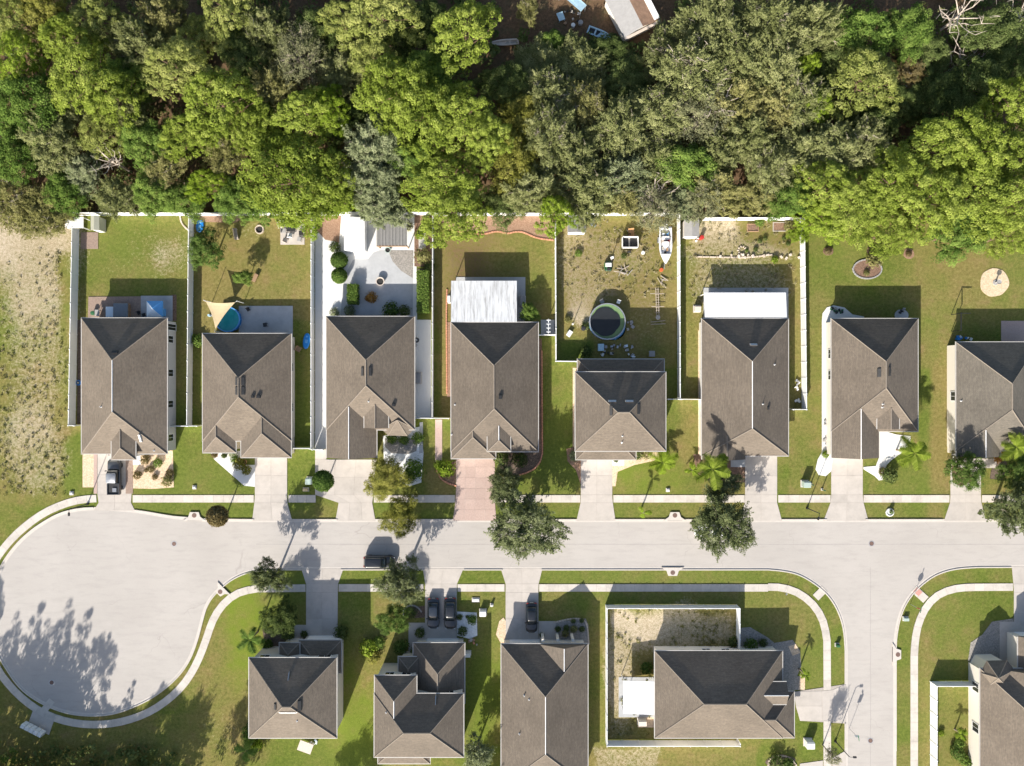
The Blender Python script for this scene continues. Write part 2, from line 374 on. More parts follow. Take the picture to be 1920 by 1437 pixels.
# ------------------------------------------------------------ ground: one sheet, cover painted as weights (dry, sand, litter, lush)
def vnoise(X, Y, cell, seed):
    r_ = np.random.default_rng(seed); n = 512
    t = r_.random((n, n)); gx = X/cell; gy = Y/cell
    ix = np.floor(gx).astype(int); iy = np.floor(gy).astype(int); fx = gx-ix; fy = gy-iy
    fx = fx*fx*(3-2*fx); fy = fy*fy*(3-2*fy)
    a = t[ix % n, iy % n]; b = t[(ix+1) % n, iy % n]; c = t[ix % n, (iy+1) % n]; d = t[(ix+1) % n, (iy+1) % n]
    return (a*(1-fx)+b*fx)*(1-fy) + (c*(1-fx)+d*fx)*fy
def make_ground():
    xs = np.concatenate([[-2500,-900,-350,-160], np.linspace(-100, 100, 401), [160,350,900,2500]])
    ys = np.concatenate([[-2500,-900,-350,-140], np.linspace(-80, 80, 321), [140,350,900,2500]])
    X, Y = np.meshgrid(xs, ys, indexing='ij')
    px = X*PXM+960; py = 718.5-Y*PXM
    nz = .5*vnoise(X, Y, 6, 1)+.3*vnoise(X, Y, 2.3, 2)+.2*vnoise(X, Y, 1.1, 3)
    jx = (vnoise(X, Y, 3, 5)-.5)*22; jy = (vnoise(X, Y, 3, 6)-.5)*22
    dry = np.full(X.shape, .36) + (nz-.5)*.5; sand = np.zeros(X.shape); lit = np.zeros(X.shape); lush = np.zeros(X.shape)
    def sstep(d, w): return np.clip(.5-d/w, 0, 1)
    def rect(x0, y0, x1, y1, w=10, j=0.0):
        qx, qy = px+jx*j, py+jy*j
        d = np.maximum(np.maximum(x0-qx, qx-x1), np.maximum(y0-qy, qy-y1)); return sstep(d, w)
    def ell(cx, cy, rx, ry, w=.8, j=.6):
        qx, qy = px+jx*j, py+jy*j
        d = np.sqrt(((qx-cx)/rx)**2+((qy-cy)/ry)**2)-1; return sstep(d, w)
    def put(a, m, v): a += m*(v-a)
    # the wood
    f = rect(-9000, -9000, 9000, 398, 14, .5); put(lit, f, .92); put(lit, rect(-9e4, -9e4, 9e4, -150, 200), .12)
    put(lit, rect(1505, 380, 9000, 425, 26, 1.0), .25)
    for e in ((620,250,60,40),(930,330,40,60),(1180,330,60,40),(1390,260,40,40),(500,30,40,60),(1700,60,30,80)): put(lit, ell(*e), .78)
    put(sand, ell(1010, 40, 50, 70), .6); put(sand, ell(1160, 20, 60, 60)*.5, .4)
    # empty lot on the left
    put(dry, rect(-900, 400, 134, 945, 20, .6), .66); put(sand, ell(55, 455, 95, 70), .85); put(sand, ell(75, 560, 80, 150, 1.0), .56)
    put(sand, ell(60, 810, 70, 90, 1.0), .55); put(sand, ell(70, 880, 60, 50, 1.0), .46); put(dry, ell(10, 640, 30, 120), .25)
    put(sand, ell(90, 620, 40, 30), .5); put(sand, rect(112, 480, 134, 790, 22, .8), .16); put(dry, rect(110, 480, 134, 790, 24, .8), .42); put(sand, ell(75, 690, 60, 70, 1.2), .42); put(dry, rect(-900, 640, 110, 930, 60, 1.2), .68); put(dry, rect(120, 815, 152, 930, 12, .4), .22)
    # back yards, left to right
    put(dry, rect(146, 404, 362, 596, 6), .42); put(sand, ell(305, 480, 60, 55, 1.6, 1.6), .48); put(sand, ell(220, 500, 40, 20), .25); put(dry, ell(235,445,60,40), .25)
    put(dry, rect(364, 404, 588, 626, 6), .74); put(sand, ell(480, 430, 40, 25), .3); put(dry, rect(548, 600, 586, 840, 10, .3), .2); put(sand, ell(540,545,30,30), .2)
    put(dry, rect(818, 404, 1040, 600, 6), .70); put(dry, ell(1000, 500, 60, 70), .45); put(dry, rect(818, 420, 905, 600, 40, .8), .95); put(lit, rect(818, 430, 930, 600, 70, 1.0)*.9, .52); put(dry, rect(826, 560, 850, 790, 14, .4), .95); put(lit, ell(900,440,90,25)*.5, .4)
    put(dry, rect(1044, 404, 1270, 690, 6), .80); put(sand, ell(1085, 475, 45, 75), .52); put(sand, ell(1110, 545, 50, 30), .5); put(sand, ell(1090, 590, 28, 30), .62); put(sand, ell(1160,480,110,70,1.2), .40); put(sand, ell(1225,560,40,40), .3)
    put(lit, rect(1050, 406, 1266, 600, 30, 1.0)*.9, .36); put(lit, rect(1370,408,1500,480,20,.8)*.9, .38); put(dry, rect(1045, 640, 1110, 690, 14, .5), .18); put(sand, ell(1215, 600, 50, 50)*.8, .33)
    put(dry, rect(1282, 404, 1506, 770, 6), .68); put(sand, ell(1345, 435, 45, 38), .75); put(sand, ell(1350, 475, 65, 26), .60); put(lit, ell(1435,450,60,40)*.6, .35); put(sand, ell(1420, 474, 95, 20), .50); put(sand, ell(1330,540,45,90,1.2), .38); put(sand, ell(1400, 540, 95, 60), .46)
    put(dry, rect(1516, 430, 9000, 900, 10), .44); put(dry, ell(1620,500,70,60), .26); put(dry, ell(1780,520,80,60), .74); put(dry, ell(1530,540,20,120), .42); put(dry, rect(1742, 690, 1785, 930, 14, .5), .78); put(sand, ell(1765,640,16,60), .22); put(dry, rect(1722, 690, 1745, 900, 10, .3), .2)
    # front lawns
    put(dry, rect(325, 800, 480, 930, 4), .18); put(dry, rect(538, 842, 592, 930, 4), .2); put(dry, rect(780, 790, 856, 930, 4), .30); put(dry, ell(830,905,30,30), .95)
    put(dry, rect(1010, 690, 1084, 930, 4), .22); put(dry, rect(1150, 752, 1318, 930, 4), .30); put(dry, ell(1290, 820, 22, 60), .72); put(sand, ell(1275,790,18,24), .2); put(lush, rect(1150,870,1280,930,16,.4)*.8, .6)
    put(dry, rect(1480, 770, 1560, 930, 4), .48); put(dry, rect(1618, 850, 1740, 930, 6), .16)
    put(dry, rect(240, 940, 1150, 980, 3), .22); put(dry, rect(1150, 940, 9000, 980, 3), .34); put(dry, rect(590,940,640,980,3), .42); put(dry, rect(1735,940,1770,975,6), .75)
    # south side
    put(dry, rect(430, 1064, 1480, 1096, 3), .16); put(dry, rect(640, 1110, 700, 1440, 8), .2); put(dry, rect(700, 1110, 770, 1230, 8, .3), .5)
    put(lush, ell(450, 1150, 45, 70), .9); put(lush, ell(450,1250,28,60), .8); put(lush, ell(660,1350,45,80), .6); put(dry, ell(440, 1350, 70, 70), .62); put(sand, ell(410, 1370, 40, 40), .26); put(dry, ell(400,1280,30,60), .6)
    put(lush, rect(640,1230,700,1437,20,.6)*.7, .55); put(dry, rect(870, 1110, 950, 1240, 8), .45); put(lush, ell(915,1330,30,110), .4); put(dry, ell(690,1240,25,60), .5)
    put(dry, rect(1100, 1120, 1134, 1440, 8), .48)
    put(dry, rect(1137, 1136, 1382, 1388, 4), .75); put(sand, ell(1165, 1165, 26, 26, .5), .92); put(sand, rect(1138, 1138, 1300, 1218, 40, 1.0)*.95, .74); put(sand, rect(1260, 1138, 1380, 1218, 40, 1.0)*.95, .58); put(sand, ell(1160, 1270, 28, 90), .58); put(sand, rect(1140,1345,1225,1386,8)*.6,.5)
    put(dry, rect(1385, 1110, 1545, 1300, 6), .34); put(dry, ell(1480,1180,60,40), .55); put(sand, ell(1515,1185,14,8), .3)
    put(dry, rect(1100, 1398, 1420, 1445, 8), .7); put(sand, rect(1110, 1400, 1240, 1445, 14, .8)*.9, .52)
    put(dry, rect(1676, 1064, 9000, 1280, 6), .30); put(dry, rect(1720,1180,1745,1440,8,.3), .55); put(dry, rect(1746, 1280, 1840, 1440, 4), .52); put(lit, ell(1790,1410,40,25)*.6, .4)
    put(dry, rect(-900, 1240, 420, 9000, 40, 1.0)*(py > 1340), .6); put(lit, rect(-900, 1395, 330, 9000, 60, 1.5)*.9, .34)
    put(dry, rect(60,950,176,1010,6), .3)
    dry = dry + .07 + (nz-.5)*.75
    nx, ny = X.shape
    me = bpy.data.meshes.new('ground'); me.vertices.add(nx*ny)
    Z = (vnoise(X, Y, 4, 9)-.5)*.03 - .015; Z[:4] = -.3; Z[-4:] = -.3; Z[:, :4] = -.3; Z[:, -4:] = -.3
    co = np.stack([X, Y, Z], -1).reshape(-1, 3).astype(np.float32); me.vertices.foreach_set('co', co.ravel())
    i = np.arange(nx-1)[:, None]*ny + np.arange(ny-1)[None, :]
    q = np.stack([i, i+ny, i+ny+1, i+1], -1).reshape(-1)
    nf = (nx-1)*(ny-1); me.loops.add(nf*4); me.polygons.add(nf)
    me.loops.foreach_set('vertex_index', q.astype(np.int32)); me.polygons.foreach_set('loop_start', np.arange(0, nf*4, 4, dtype=np.int32))
    me.polygons.foreach_set('use_smooth', np.ones(nf, dtype=bool)); me.update(calc_edges=True)
    at_ = me.color_attributes.new('cover', 'FLOAT_COLOR', 'POINT')
    at_.data.foreach_set('color', np.clip(np.stack([dry, sand, lit, lush], -1), 0, 1).reshape(-1).astype(np.float32))
    m, nt, N, L, b = nodes_of('ground_cover'); pos = coords(nt)
    ca = N.new('ShaderNodeAttribute'); ca.attribute_name = 'cover'; sp = N.new('ShaderNodeSeparateColor'); L.new(ca.outputs['Color'], sp.inputs[0])
    n1 = noise_node(nt, pos, .45, 5, .65); n2 = noise_node(nt, pos, 2.2, 5, .7); n3 = noise_node(nt, pos, 7, 4, .75); n0 = noise_node(nt, pos, .08, 3, .5)
    green = mixc(nt, rng_node(nt, n2, .3, .7), (.066,.096,.017), (.154,.186,.038))
    green = mixc(nt, rng_node(nt, n0, .35, .65, 0, .4), green, (.168,.188,.046))
    green = mixc(nt, ca.outputs['Alpha'], green, (.155,.200,.028))
    dryc = mixc(nt, rng_node(nt, n2, .3, .7), (.135,.116,.036), (.262,.215,.082))
    dryc = mixc(nt, rng_node(nt, n1, .55, .75, 0, .5), dryc, (.25,.165,.088))
    def thr(ch, nz_, k, lo, hi):
        v = math_node(nt, 'ADD', ch, math_node(nt, 'MULTIPLY', math_node(nt, 'SUBTRACT', nz_, .5), k)); return rng_node(nt, v, lo, hi)
    mixn = math_node(nt, 'MULTIPLY_ADD', n3, .5, math_node(nt, 'MULTIPLY', n1, .5))
    c = mixc(nt, thr(sp.outputs[0], mixn, 1.7, .22, .88), green, dryc)
    sandc = mixc(nt, rng_node(nt, n3, .3, .7), (.38,.305,.212), (.55,.47,.36))
    c = mixc(nt, thr(sp.outputs[1], math_node(nt, 'MULTIPLY_ADD', n3, .35, math_node(nt, 'MULTIPLY', n2, .65)), 1.5, .34, .80), c, sandc)
    litc = mixc(nt, rng_node(nt, n2, .3, .7), (.085,.058,.034), (.190,.118,.070))
    litc = mixc(nt, rng_node(nt, n1, .5, .7, 0, .7), litc, (.10,.095,.05))
    c = mixc(nt, thr(sp.outputs[2], n2, 1.0, .3, .62), c, litc)
    v = rng_node(nt, n3, .25, .75, .80, 1.18); cb = N.new('ShaderNodeCombineColor')
    for k in range(3): L.new(v, cb.inputs[k])
    c = mixc(nt, 1.0, c, cb.outputs[0], 'MULTIPLY')
    L.new(c, b.inputs['Base Color']); b.inputs['Roughness'].default_value = 1.0; b.inputs['Specular IOR Level'].default_value = .0
    bump(nt, b, math_node(nt, 'ADD', n3, n2), .40, .10)
    return structure(link('ground', me, m))
ground = make_ground()

# ------------------------------------------------------------ road, kerbs
TOP = [(1960,979),(476,979),(386,978),(325,973),(300,969),(275,964.5),(250,961),(210,957.5),(185,956.5),(160,957),(135,960.5),(110,968),(85,982),(60,999),(35,1022),(12,1052),(-5,1085),(-14,1118),(-18,1150),(-14,1185),(0,1225),(12,1246),(38,1285),(63,1305),(88,1319),(113,1329),(138,1335.5),(175,1338.5),(213,1335),(250,1322),(288,1303),(326,1272.5),(351,1240),(366,1202),(376,1162),(383,1137),(396,1115),(426,1087),(455,1072),(483,1066),(524,1064),(566,1064),(1440,1064),(1465,1066),(1492,1071),(1514,1081),(1539,1098),(1556,1114),(1570,1134),(1581,1159),(1587,1186),(1589,1220),(1589,1480)]
RGT = [(1675,1480),(1675,1240),(1675,1206),(1677.5,1184),(1682,1161),(1690.5,1137),(1704,1115),(1721,1097),(1743,1079.5),(1765,1069),(1793,1062),(1831,1059.5),(1960,1059)]
def smooth(pts, it=2):
    for _ in range(it):
        q = [pts[0]]
        for a, b in zip(pts[:-1], pts[1:]):
            if math.hypot(b[0]-a[0], b[1]-a[1]) > 60: q += [a, b]; continue
            q += [(a[0]*.75+b[0]*.25, a[1]*.75+b[1]*.25), (a[0]*.25+b[0]*.75, a[1]*.25+b[1]*.75)]
        pts = q + [pts[-1]]
    out = [pts[0]]
    for p in pts[1:]:
        if math.hypot(p[0]-out[-1][0], p[1]-out[-1][1]) > .5: out.append(p)
    return out
TOP = smooth(TOP); RGT = smooth(RGT)
tw = [P(*p) for p in TOP]; rw = [P(*p) for p in RGT]
def road_material():
    m, nt, N, L, b = nodes_of('road_surface'); pos = coords(nt)
    f1 = noise_node(nt, pos, .10, 4, .55); f2 = noise_node(nt, pos, .9, 5, .7, (.35, 1.6, 1)); f3 = noise_node(nt, pos, 9, 4, .8)
    c = mixc(nt, rng_node(nt, f1, .3, .7), (.378,.347,.316), (.420,.387,.354))
    c = mixc(nt, rng_node(nt, f2, .48, .76, 0, .6), c, (.315,.290,.264))
    c = mixc(nt, rng_node(nt, noise_node(nt, pos, .33, 6, .75), .57, .72, 0, .45), c, (.435,.40,.370))
    v = rng_node(nt, f3, .25, .75, .93, 1.06); cb = N.new('ShaderNodeCombineColor')
    for k in range(3): L.new(v, cb.inputs[k])
    c = mixc(nt, 1.0, c, cb.outputs[0], 'MULTIPLY')
    vo = N.new('ShaderNodeTexVoronoi'); vo.feature = 'DISTANCE_TO_EDGE'; vo.inputs['Scale'].default_value = .085
    mp = N.new('ShaderNodeMapping'); nn = N.new('ShaderNodeTexNoise'); nn.inputs['Scale'].default_value = .6; L.new(pos, nn.inputs['Vector'])
    va = N.new('ShaderNodeVectorMath'); va.operation = 'MULTIPLY_ADD'; L.new(nn.outputs['Color'], va.inputs[0]); va.inputs[1].default_value = (2.4,2.4,0); L.new(pos, va.inputs[2])
    L.new(va.outputs[0], vo.inputs['Vector'])
    cr = rng_node(nt, vo.outputs['Distance'], .0, .005, .42, 0)
    cr = math_node(nt, 'MULTIPLY', cr, rng_node(nt, noise_node(nt, pos, .12, 2), .5, .62))
    c = mixc(nt, cr, c, (.24,.215,.195))
    L.new(c, b.inputs['Base Color']); b.inputs['Roughness'].default_value = .9; bump(nt, b, f3, .12, .02); return m
mb = MB(); poly = tw + rw
mb.prism(poly, .0, .022)
road = structure(mb.build('road', road_material(), fix=False))
def offset(pts, d):
    """shift a world polyline to its left by d"""
    out = []
    for i in range(len(pts)):
        a = Vector(pts[max(i-1, 0)]); b = Vector(pts[min(i+1, len(pts)-1)]); t = (b-a).normalized(); n = Vector((-t.y, t.x))
        out.append((pts[i][0]+n.x*d, pts[i][1]+n.y*d))
    return out
def strip(mb, a, b, z0, z1):
    for i in range(len(a)-1):
        A, B, C, D = a[i], a[i+1], b[i+1], b[i]
        mb.poly([(*A,z1),(*B,z1),(*C,z1),(*D,z1)]); mb.poly([(*A,z0),(*B,z0),(*B,z1),(*A,z1)]); mb.poly([(*D,z1),(*C,z1),(*C,z0),(*D,z0)])
# dropped kerbs where a drive meets the road (photograph x ranges on the north and south kerb)
GAPS_N = [(176,254),(474,548),(629,703),(850,930),(1082,1153),(1388,1465),(1545,1627),(1771,1847)]
GAPS_S = [(566,643),(793,868),(940,1016),(1898,1990)]
def kerb_run(name, pts, side):
    """gutter pan plus upright kerb outside the road edge"""
    dense = []
    for a, b in zip(pts[:-1], pts[1:]):
        n = max(1, int(math.hypot(b[0]-a[0], b[1]-a[1])/12))
        dense += [(a[0]+(b[0]-a[0])*k/n, a[1]+(b[1]-a[1])*k/n) for k in range(n)]
    dense.append(pts[-1])
    w = [P(*p) for p in dense]
    g = offset(w, side*.30); k1 = offset(w, side*.46); inn = offset(w, -side*.03)
    mbx = MB(); strip(mbx, inn, g, 0, .030)
    def low(i):
        x, y = (dense[i][0]+dense[i+1][0])/2, (dense[i][1]+dense[i+1][1])/2
        if y < 1000: return any(a <= x <= b for a, b in GAPS_N)
        if y < 1075: return any(a <= x <= b for a, b in GAPS_S)
        return (abs(x-1589) < 8 and 1283 < y < 1356) or y > 1405
    for i in range(len(w)-1):
        strip(mbx, g[i:i+2], k1[i:i+2], 0, .034 if low(i) else .125)
    return structure(mbx.build(name, M['kerb']))
kerb_run('kerb', TOP, -1); kerb_run('kerb', RGT, -1)

# ------------------------------------------------------------ sidewalks and drives of single slabs
WALK_Z = .055
def inset(q, d):
    c = Vector((sum(p[0] for p in q)/len(q), sum(p[1] for p in q)/len(q)))
    out = []
    n = len(q)
    for i in range(n):
        p = Vector(q[i]); a = (Vector(q[i-1])-p).normalized(); b = (Vector(q[(i+1) % n])-p).normalized()
        out.append(tuple(p + (a+b)*d))
    return out
def slab(parent, q, z, mat):
    pts = inset(q, .012); a = sum(pts[i][0]*pts[(i+1)%4][1]-pts[(i+1)%4][0]*pts[i][1] for i in range(4))
    if a < 0: pts = list(reversed(pts))
    zz = z+random.uniform(-.003, .003)
    m_ = MB(); m_.v = [(p[0], p[1], z-.045) for p in pts]+[(p[0], p[1], zz) for p in pts]
    m_.f = [(4,5,6,7)]+[(i, (i+1)%4, 4+(i+1)%4, 4+i) for i in range(4)]
    o = link('slab', m_.mesh('slab'), mat, parent); return o
def walk(pts_px, width_px=14.0, step=1.52, skip=()):
    """a run of sidewalk: a bed with one slab after another; skip holds photograph x ranges of drives that cross it"""
    w = [P(*p) for p in smooth(pts_px)]
    L_ = [0]
    for a, b in zip(w[:-1], w[1:]): L_.append(L_[-1]+math.hypot(b[0]-a[0], b[1]-a[1]))
    def pt(s):
        i = max(0, min(len(L_)-2, int(np.searchsorted(L_, s))-1)); t = (s-L_[i])/max(1e-6, L_[i+1]-L_[i])
        return (w[i][0]+(w[i+1][0]-w[i][0])*t, w[i][1]+(w[i+1][1]-w[i][1])*t)
    n = max(1, round(L_[-1]/step)); mid = [pt(L_[-1]*k/n) for k in range(n+1)]
    h = width_px/PXM/2; a, b = offset(mid, h), offset(mid, -h)
    m_ = MB(); strip(m_, a, b, -.03, WALK_Z-.02); bed = structure(m_.build('sidewalk', M['joint']))
    for k in range(n):
        cx = (mid[k][0]+mid[k+1][0])/2*PXM+960
        slab(bed, [a[k], a[k+1], b[k+1], b[k]], WALK_Z, M['walk_concrete'])
    return bed
walk([(181,935),(160,936),(135,940.5),(110,949),(82,962),(56,980),(30,1002),(10,1024),(-10,1052),(-30,1090)])
for a, b in ((249,476),(541,592),(701,853),(926,1088),(1150,1396),(1459,1557),(1619,1780),(1841,1960)): walk([(a,935.5),(b,935.5)])
walk([(-30,1205),(0,1263),(25,1294),(50,1317),(75,1334),(100,1346),(138,1356.5),(175,1359.5),(213,1357),(250,1348),(288,1332),(326,1304),(351,1276),(371,1241),(386,1202),(398,1164),(413,1139),(431,1121),(451,1109.5),(480,1104),(573,1103)])
for a, b in ((635,794),(858,946),(1011,1440)): walk([(a,1102.5),(b,1102.5)])
walk([(1440,1101),(1462,1101),(1487,1107),(1509,1119),(1531,1140),(1545,1167),(1550.5,1200),(1551,1294)])
walk([(1551,1352),(1551,1470)])
walk([(1714,1480),(1714,1230),(1716,1195),(1724,1161),(1740,1132),(1760,1114),(1787,1104),(1815,1101.5),(1899,1101)])
walk([(78,1338),(98,1313)], 13, 1.3); walk([(1529,1121),(1546,1104)], 15, 1.4); walk([(1736,1125),(1713,1104)], 15, 1.4)
def drive(rows, mat='concrete', nx=2, z=.050, bed='joint'):
    """rows: (y, x left, x right) in photograph pixels from top to bottom; one slab per cell"""
    L_ = [P(r_[1], r_[0]) for r_ in rows]; Rr = [P(r_[2], r_[0]) for r_ in rows]
    m_ = MB(); strip(m_, L_, Rr, -.03, z-.02); o = structure(m_.build('driveway', M[bed]))
    for i in range(len(rows)-1):
        for k in range(nx):
            t0, t1 = k/nx, (k+1)/nx
            def lerp(a, b, t): return (a[0]+(b[0]-a[0])*t, a[1]+(b[1]-a[1])*t)
            slab(o, [lerp(L_[i], Rr[i], t0), lerp(L_[i], Rr[i], t1), lerp(L_[i+1], Rr[i+1], t1), lerp(L_[i+1], Rr[i+1], t0)], z, M[mat])
    return o
drive([(846,183,247),(890,183,247),(928,183,247),(943,185,246),(957.5,176,253)])
drive([(850,478,538.5),(892,478,538.5),(928,478,538.5),(943,477,539),(976.5,473,548)])
drive([(843,591,612),(862,591,612)], nx=1); drive([(862,591,706),(895,591,702),(928,591,700),(943,635,698),(976.5,629,704)], nx=3)
drive([(856,855,928),(876,855,928),(896,855,928),(916,855,928),(936,854,928),(956,852,929),(976.5,849,931)], 'pink_paver', nx=4)
drive([(850,1089,1148),(892,1089,1148),(928,1089,1148),(943,1088.5,1149),(976.5,1081,1154)])
drive([(845,1397,1457),(892,1397,1457),(928,1397,1457),(943,1396,1457),(976.5,1388,1466)])
drive([(850,1558.5,1617.5),(892,1558.5,1617.5),(928,1558.5,1617.5),(943,1557,1619),(976.5,1544,1628)])
drive([(860,1790,1870),(878,1784,1866)]); drive([(878,1782,1839),(928,1782,1839),(943,1781,1840),(976.5,1770,1848)])
drive([(1066.5,565,644),(1095,574,634),(1111,574,633.5),(1160,574,633),(1215,574,633)])
drive([(1066.5,793,869),(1095,797,857),(1111,797,856.5),(1150,797,856.5),(1215,797,856.5)])
drive([(1066.5,939,1017),(1095,948,1010),(1111,948,1009.5),(1160,948,1009.5),(1225,948,1009.5)])
drive([(1062,1897,1960),(1095,1900,1960),(1111,1901,1960),(1150,1901,1960),(1220,1901,1960)])
def drive_poly(name, pts, z, mat): # a drive or apron that runs across the picture
    return structure(MB().prism([P(*p) for p in pts], -.02, z).build(name, M[mat], fix=False))
o = drive_poly('driveway', [(1492,1297),(1586.5,1283),(1586.5,1357),(1505,1352)], .030, 'joint')
for q in ([(1488,1297),(1541,1296),(1541,1324),(1492,1324)], [(1492,1324),(1541,1324),(1542,1351.5),(1500,1352)], [(1541,1296),(1560,1294),(1561,1352),(1542,1351.5)], [(1560,1294),(1586.5,1283),(1586.5,1357),(1561,1352)]):
    slab(o, [P(*p) for p in q], .05, M['concrete'])
o = drive_poly('driveway', [(1556,1424),(1586.5,1407),(1586.5,1480),(1530,1480)], .030, 'joint')
slab(o, [P(*p) for p in [(1556,1424),(1586.5,1407),(1586.5,1480),(1550,1480)]], .05, M['concrete']); slab(o, [P(*p) for p in [(1500,1432),(1543,1426),(1543,1480),(1490,1480)]], .05, M['concrete'])

# flat patches: patios, mulch and gravel beds (each a shallow slab with its own thickness)
def wob(cx, cy, rx, ry, n=22, amp=.06, seed=1):
    r_ = random.Random(seed); ph = [r_.uniform(0, 6.28) for _ in range(4)]
    return [(cx+rx*(1+amp*math.sin(3*a+ph[0])+amp*.6*math.sin(5*a+ph[1]))*math.cos(a), cy+ry*(1+amp*math.sin(2*a+ph[2])+amp*.6*math.sin(7*a+ph[3]))*math.sin(a)) for a in [2*math.pi*i/n for i in range(n)]]
PZ = [0.022]
def bed(name, pts, mat, z=None):
    if z is None: PZ[0] += .0012; z = PZ[0]
    return structure(MB().prism([P(*p) for p in pts], -.04, z).build(name, M[mat], fix=False))
def rect_px(x0, y0, x1, y1): return [(x0,y0),(x1,y0),(x1,y1),(x0,y1)]
# first house
bed('gravel_bed', rect_px(155,845,181,914), 'gravel_tan'); bed('gravel_bed', [(249,845),(324,845),(326,914),(288,917),(249,916)], 'gravel_tan')
bed('garden_path', rect_px(249,850,264,872), 'white_concrete', .05); bed('paver_strip', rect_px(176,845,182.4,926), 'pink_paver', .045); bed('paver_strip', rect_px(236,846,249.4,926), 'brown_paver', .056)
bed('patio', [(166,557),(268,556),(268,602),(165,602)], 'brown_paver', .05); bed('patio', rect_px(264.5,555,324,602), 'grey_slab', .062); bed('planting_strip', rect_px(322,553,331,602), 'mulch_brown', .05)
bed('paver_pad', rect_px(152,436,184,467), 'brown_paver', .05)
bed('gravel_strip', rect_px(145,600,160,796), 'mulch_dark')
# second house
bed('patio', rect_px(448,574,549,632), 'grey_slab', .07)
bed('garden_path', [(394,846),(450,846),(450,872),(478,872),(478,913),(458,911),(402,862)], 'white_concrete', .045)
bed('furniture_pad', rect_px(526,421,571,459), 'concrete', .06); bed('mulch_bed', [(364,405),(470,405),(440,418),(372,416)], 'mulch_red')
# third house: white court
bed('courtyard', [(591,404),(780,404),(782,600),(808,600),(808,784),(776,784),(776,604),(612,604),(612,842),(591,842)], 'white_concrete', .035)
bed('patio', [(645,520),(662,488),(712,470),(775,470),(774,600),(638,600),(641,560)], 'grey_slab', .048)
bed('patio', [(728,470),(775,470),(774,522),(752,508),(736,490)], 'gravel_grey', .060)
bed('mulch_bed', [(592,405),(640,405),(636,455),(610,450),(592,430)], 'mulch_red', .05); bed('garden_path', [(684,470),(700,448),(706,432),(712,434),(712,460),(690,486),(660,486)], 'white_concrete', .052)
bed('planting_strip', rect_px(777,404,812,500), 'mulch_brown', .05); bed('garden_path', rect_px(785,432,798,468), 'gravel_pale', .056)
bed('planting_strip', rect_px(782,505,804,588), 'mulch_dark', .055)
bed('gravel_bed', [(718,818),(788,800),(794,850),(790,905),(768,912),(752,906),(745,880),(720,866)], 'shell_white', .045)
bed('gravel_bed', [(722,822),(784,822),(781,846),(766,852),(734,850),(722,838)], 'gravel_grey', .052)
bed('garden_path', [(787,792),(793,792),(793,850),(786,850)], 'grey_slab', .055)
bed('garden_path', rect_px(816,787,829,866), 'pink_paver', .045); bed('mulch_bed', [(818,866),(854,866),(854,912),(838,905),(824,888)], 'mulch_brown')
# fourth house
bed('mulch_bed', [(820,405),(1038,405),(1038,452),(1012,449),(990,438),(970,435),(950,440),(935,434),(900,440),(860,430),(835,436),(822,434)], 'mulch_red', .02)
bed('mulch_strip', rect_px(838,604,848,745), 'mulch_red'); bed('mulch_strip', rect_px(1009,635,1016,850), 'mulch_brown')
bed('mulch_bed', [(930,845),(1014,838),(1016,862),(1000,880),(972,892),(940,890)], 'mulch_dark', .03); bed('patio', rect_px(855,520,985,612), 'grey_slab', .05); bed('paver_pad', rect_px(1014,600,1040,630), 'grey_slab', .05)
# fifth house
bed('gravel_strip', rect_px(1074,690,1084,845), 'gravel_tan'); bed('gravel_bed', [(1062,842),(1078,838),(1092,862),(1089,910),(1080,882),(1064,865)], 'mulch_red')
bed('gravel_bed', [(1146,850),(1234,848),(1236,862),(1190,872),(1158,885),(1154,912),(1147,912)], 'gravel_tan'); bed('garden_path', rect_px(1146,848,1170,873), 'white_concrete', .05)
# sixth house
bed('patio', rect_px(1319,540,1478,602), 'grey_slab', .05); bed('gravel_strip', rect_px(1309,620,1318,852), 'gravel_tan'); bed('mulch_bed', [(1300,852),(1372,852),(1397,862),(1397,905),(1340,905),(1306,890)], 'mulch_brown'); bed('garden_path', rect_px(1370,860,1397,876), 'grey_slab', .05)
bed('paver_pad', rect_px(1300,572,1314,586), 'concrete', .06)
# seventh house: white painted walk all round
bed('garden_path', [(1541,602),(1542,588),(1550,577),(1563,573),(1583,577),(1598,590),(1620,594),(1620,606),(1562,606),(1562,852),(1558,884),(1548,893),(1535,891),(1529,880),(1533,862),(1541,848)], 'white_concrete', .06)
bed('garden_path', [(1648,806),(1680,815),(1707,818),(1706,834),(1690,850),(1672,862),(1662,872),(1656,900),(1648,901),(1640,893),(1619,880),(1619,876),(1642,874),(1648,858)], 'white_concrete', .06)
bed('paver_pad', wob(1690,592,13,12,18,.03,3), 'grey_slab', .05)
for k, (x, y, rx, ry, mt) in enumerate(((1553,471,9.5,8.5,'mulch_brown'),(1633,470,8,8,'mulch_red'),(1704,476,10,10,'mulch_red'),(1626,505,27,18,'mulch_brown'),(1864,530,27,27,'sand_ring'))):
    bed('mulch_ring', wob(x,y,rx,ry,26,.03,k), mt, .05)
# eighth house
bed('garden_path', rect_px(1784,880,1796,642+10), 'white_concrete', .04); bed('patio', rect_px(1877,602,1960,650), 'pink_paver', .05); bed('gravel_strip', rect_px(1783,650,1794,842), 'white_concrete', .05)
bed('mulch_bed', [(1784,872),(1812,880),(1830,900),(1800,912),(1786,905)], 'mulch_brown', .06); bed('mulch_bed', [(1870,850),(1885,850),(1888,880),(1880,900),(1856,898),(1858,884)], 'mulch_dark')
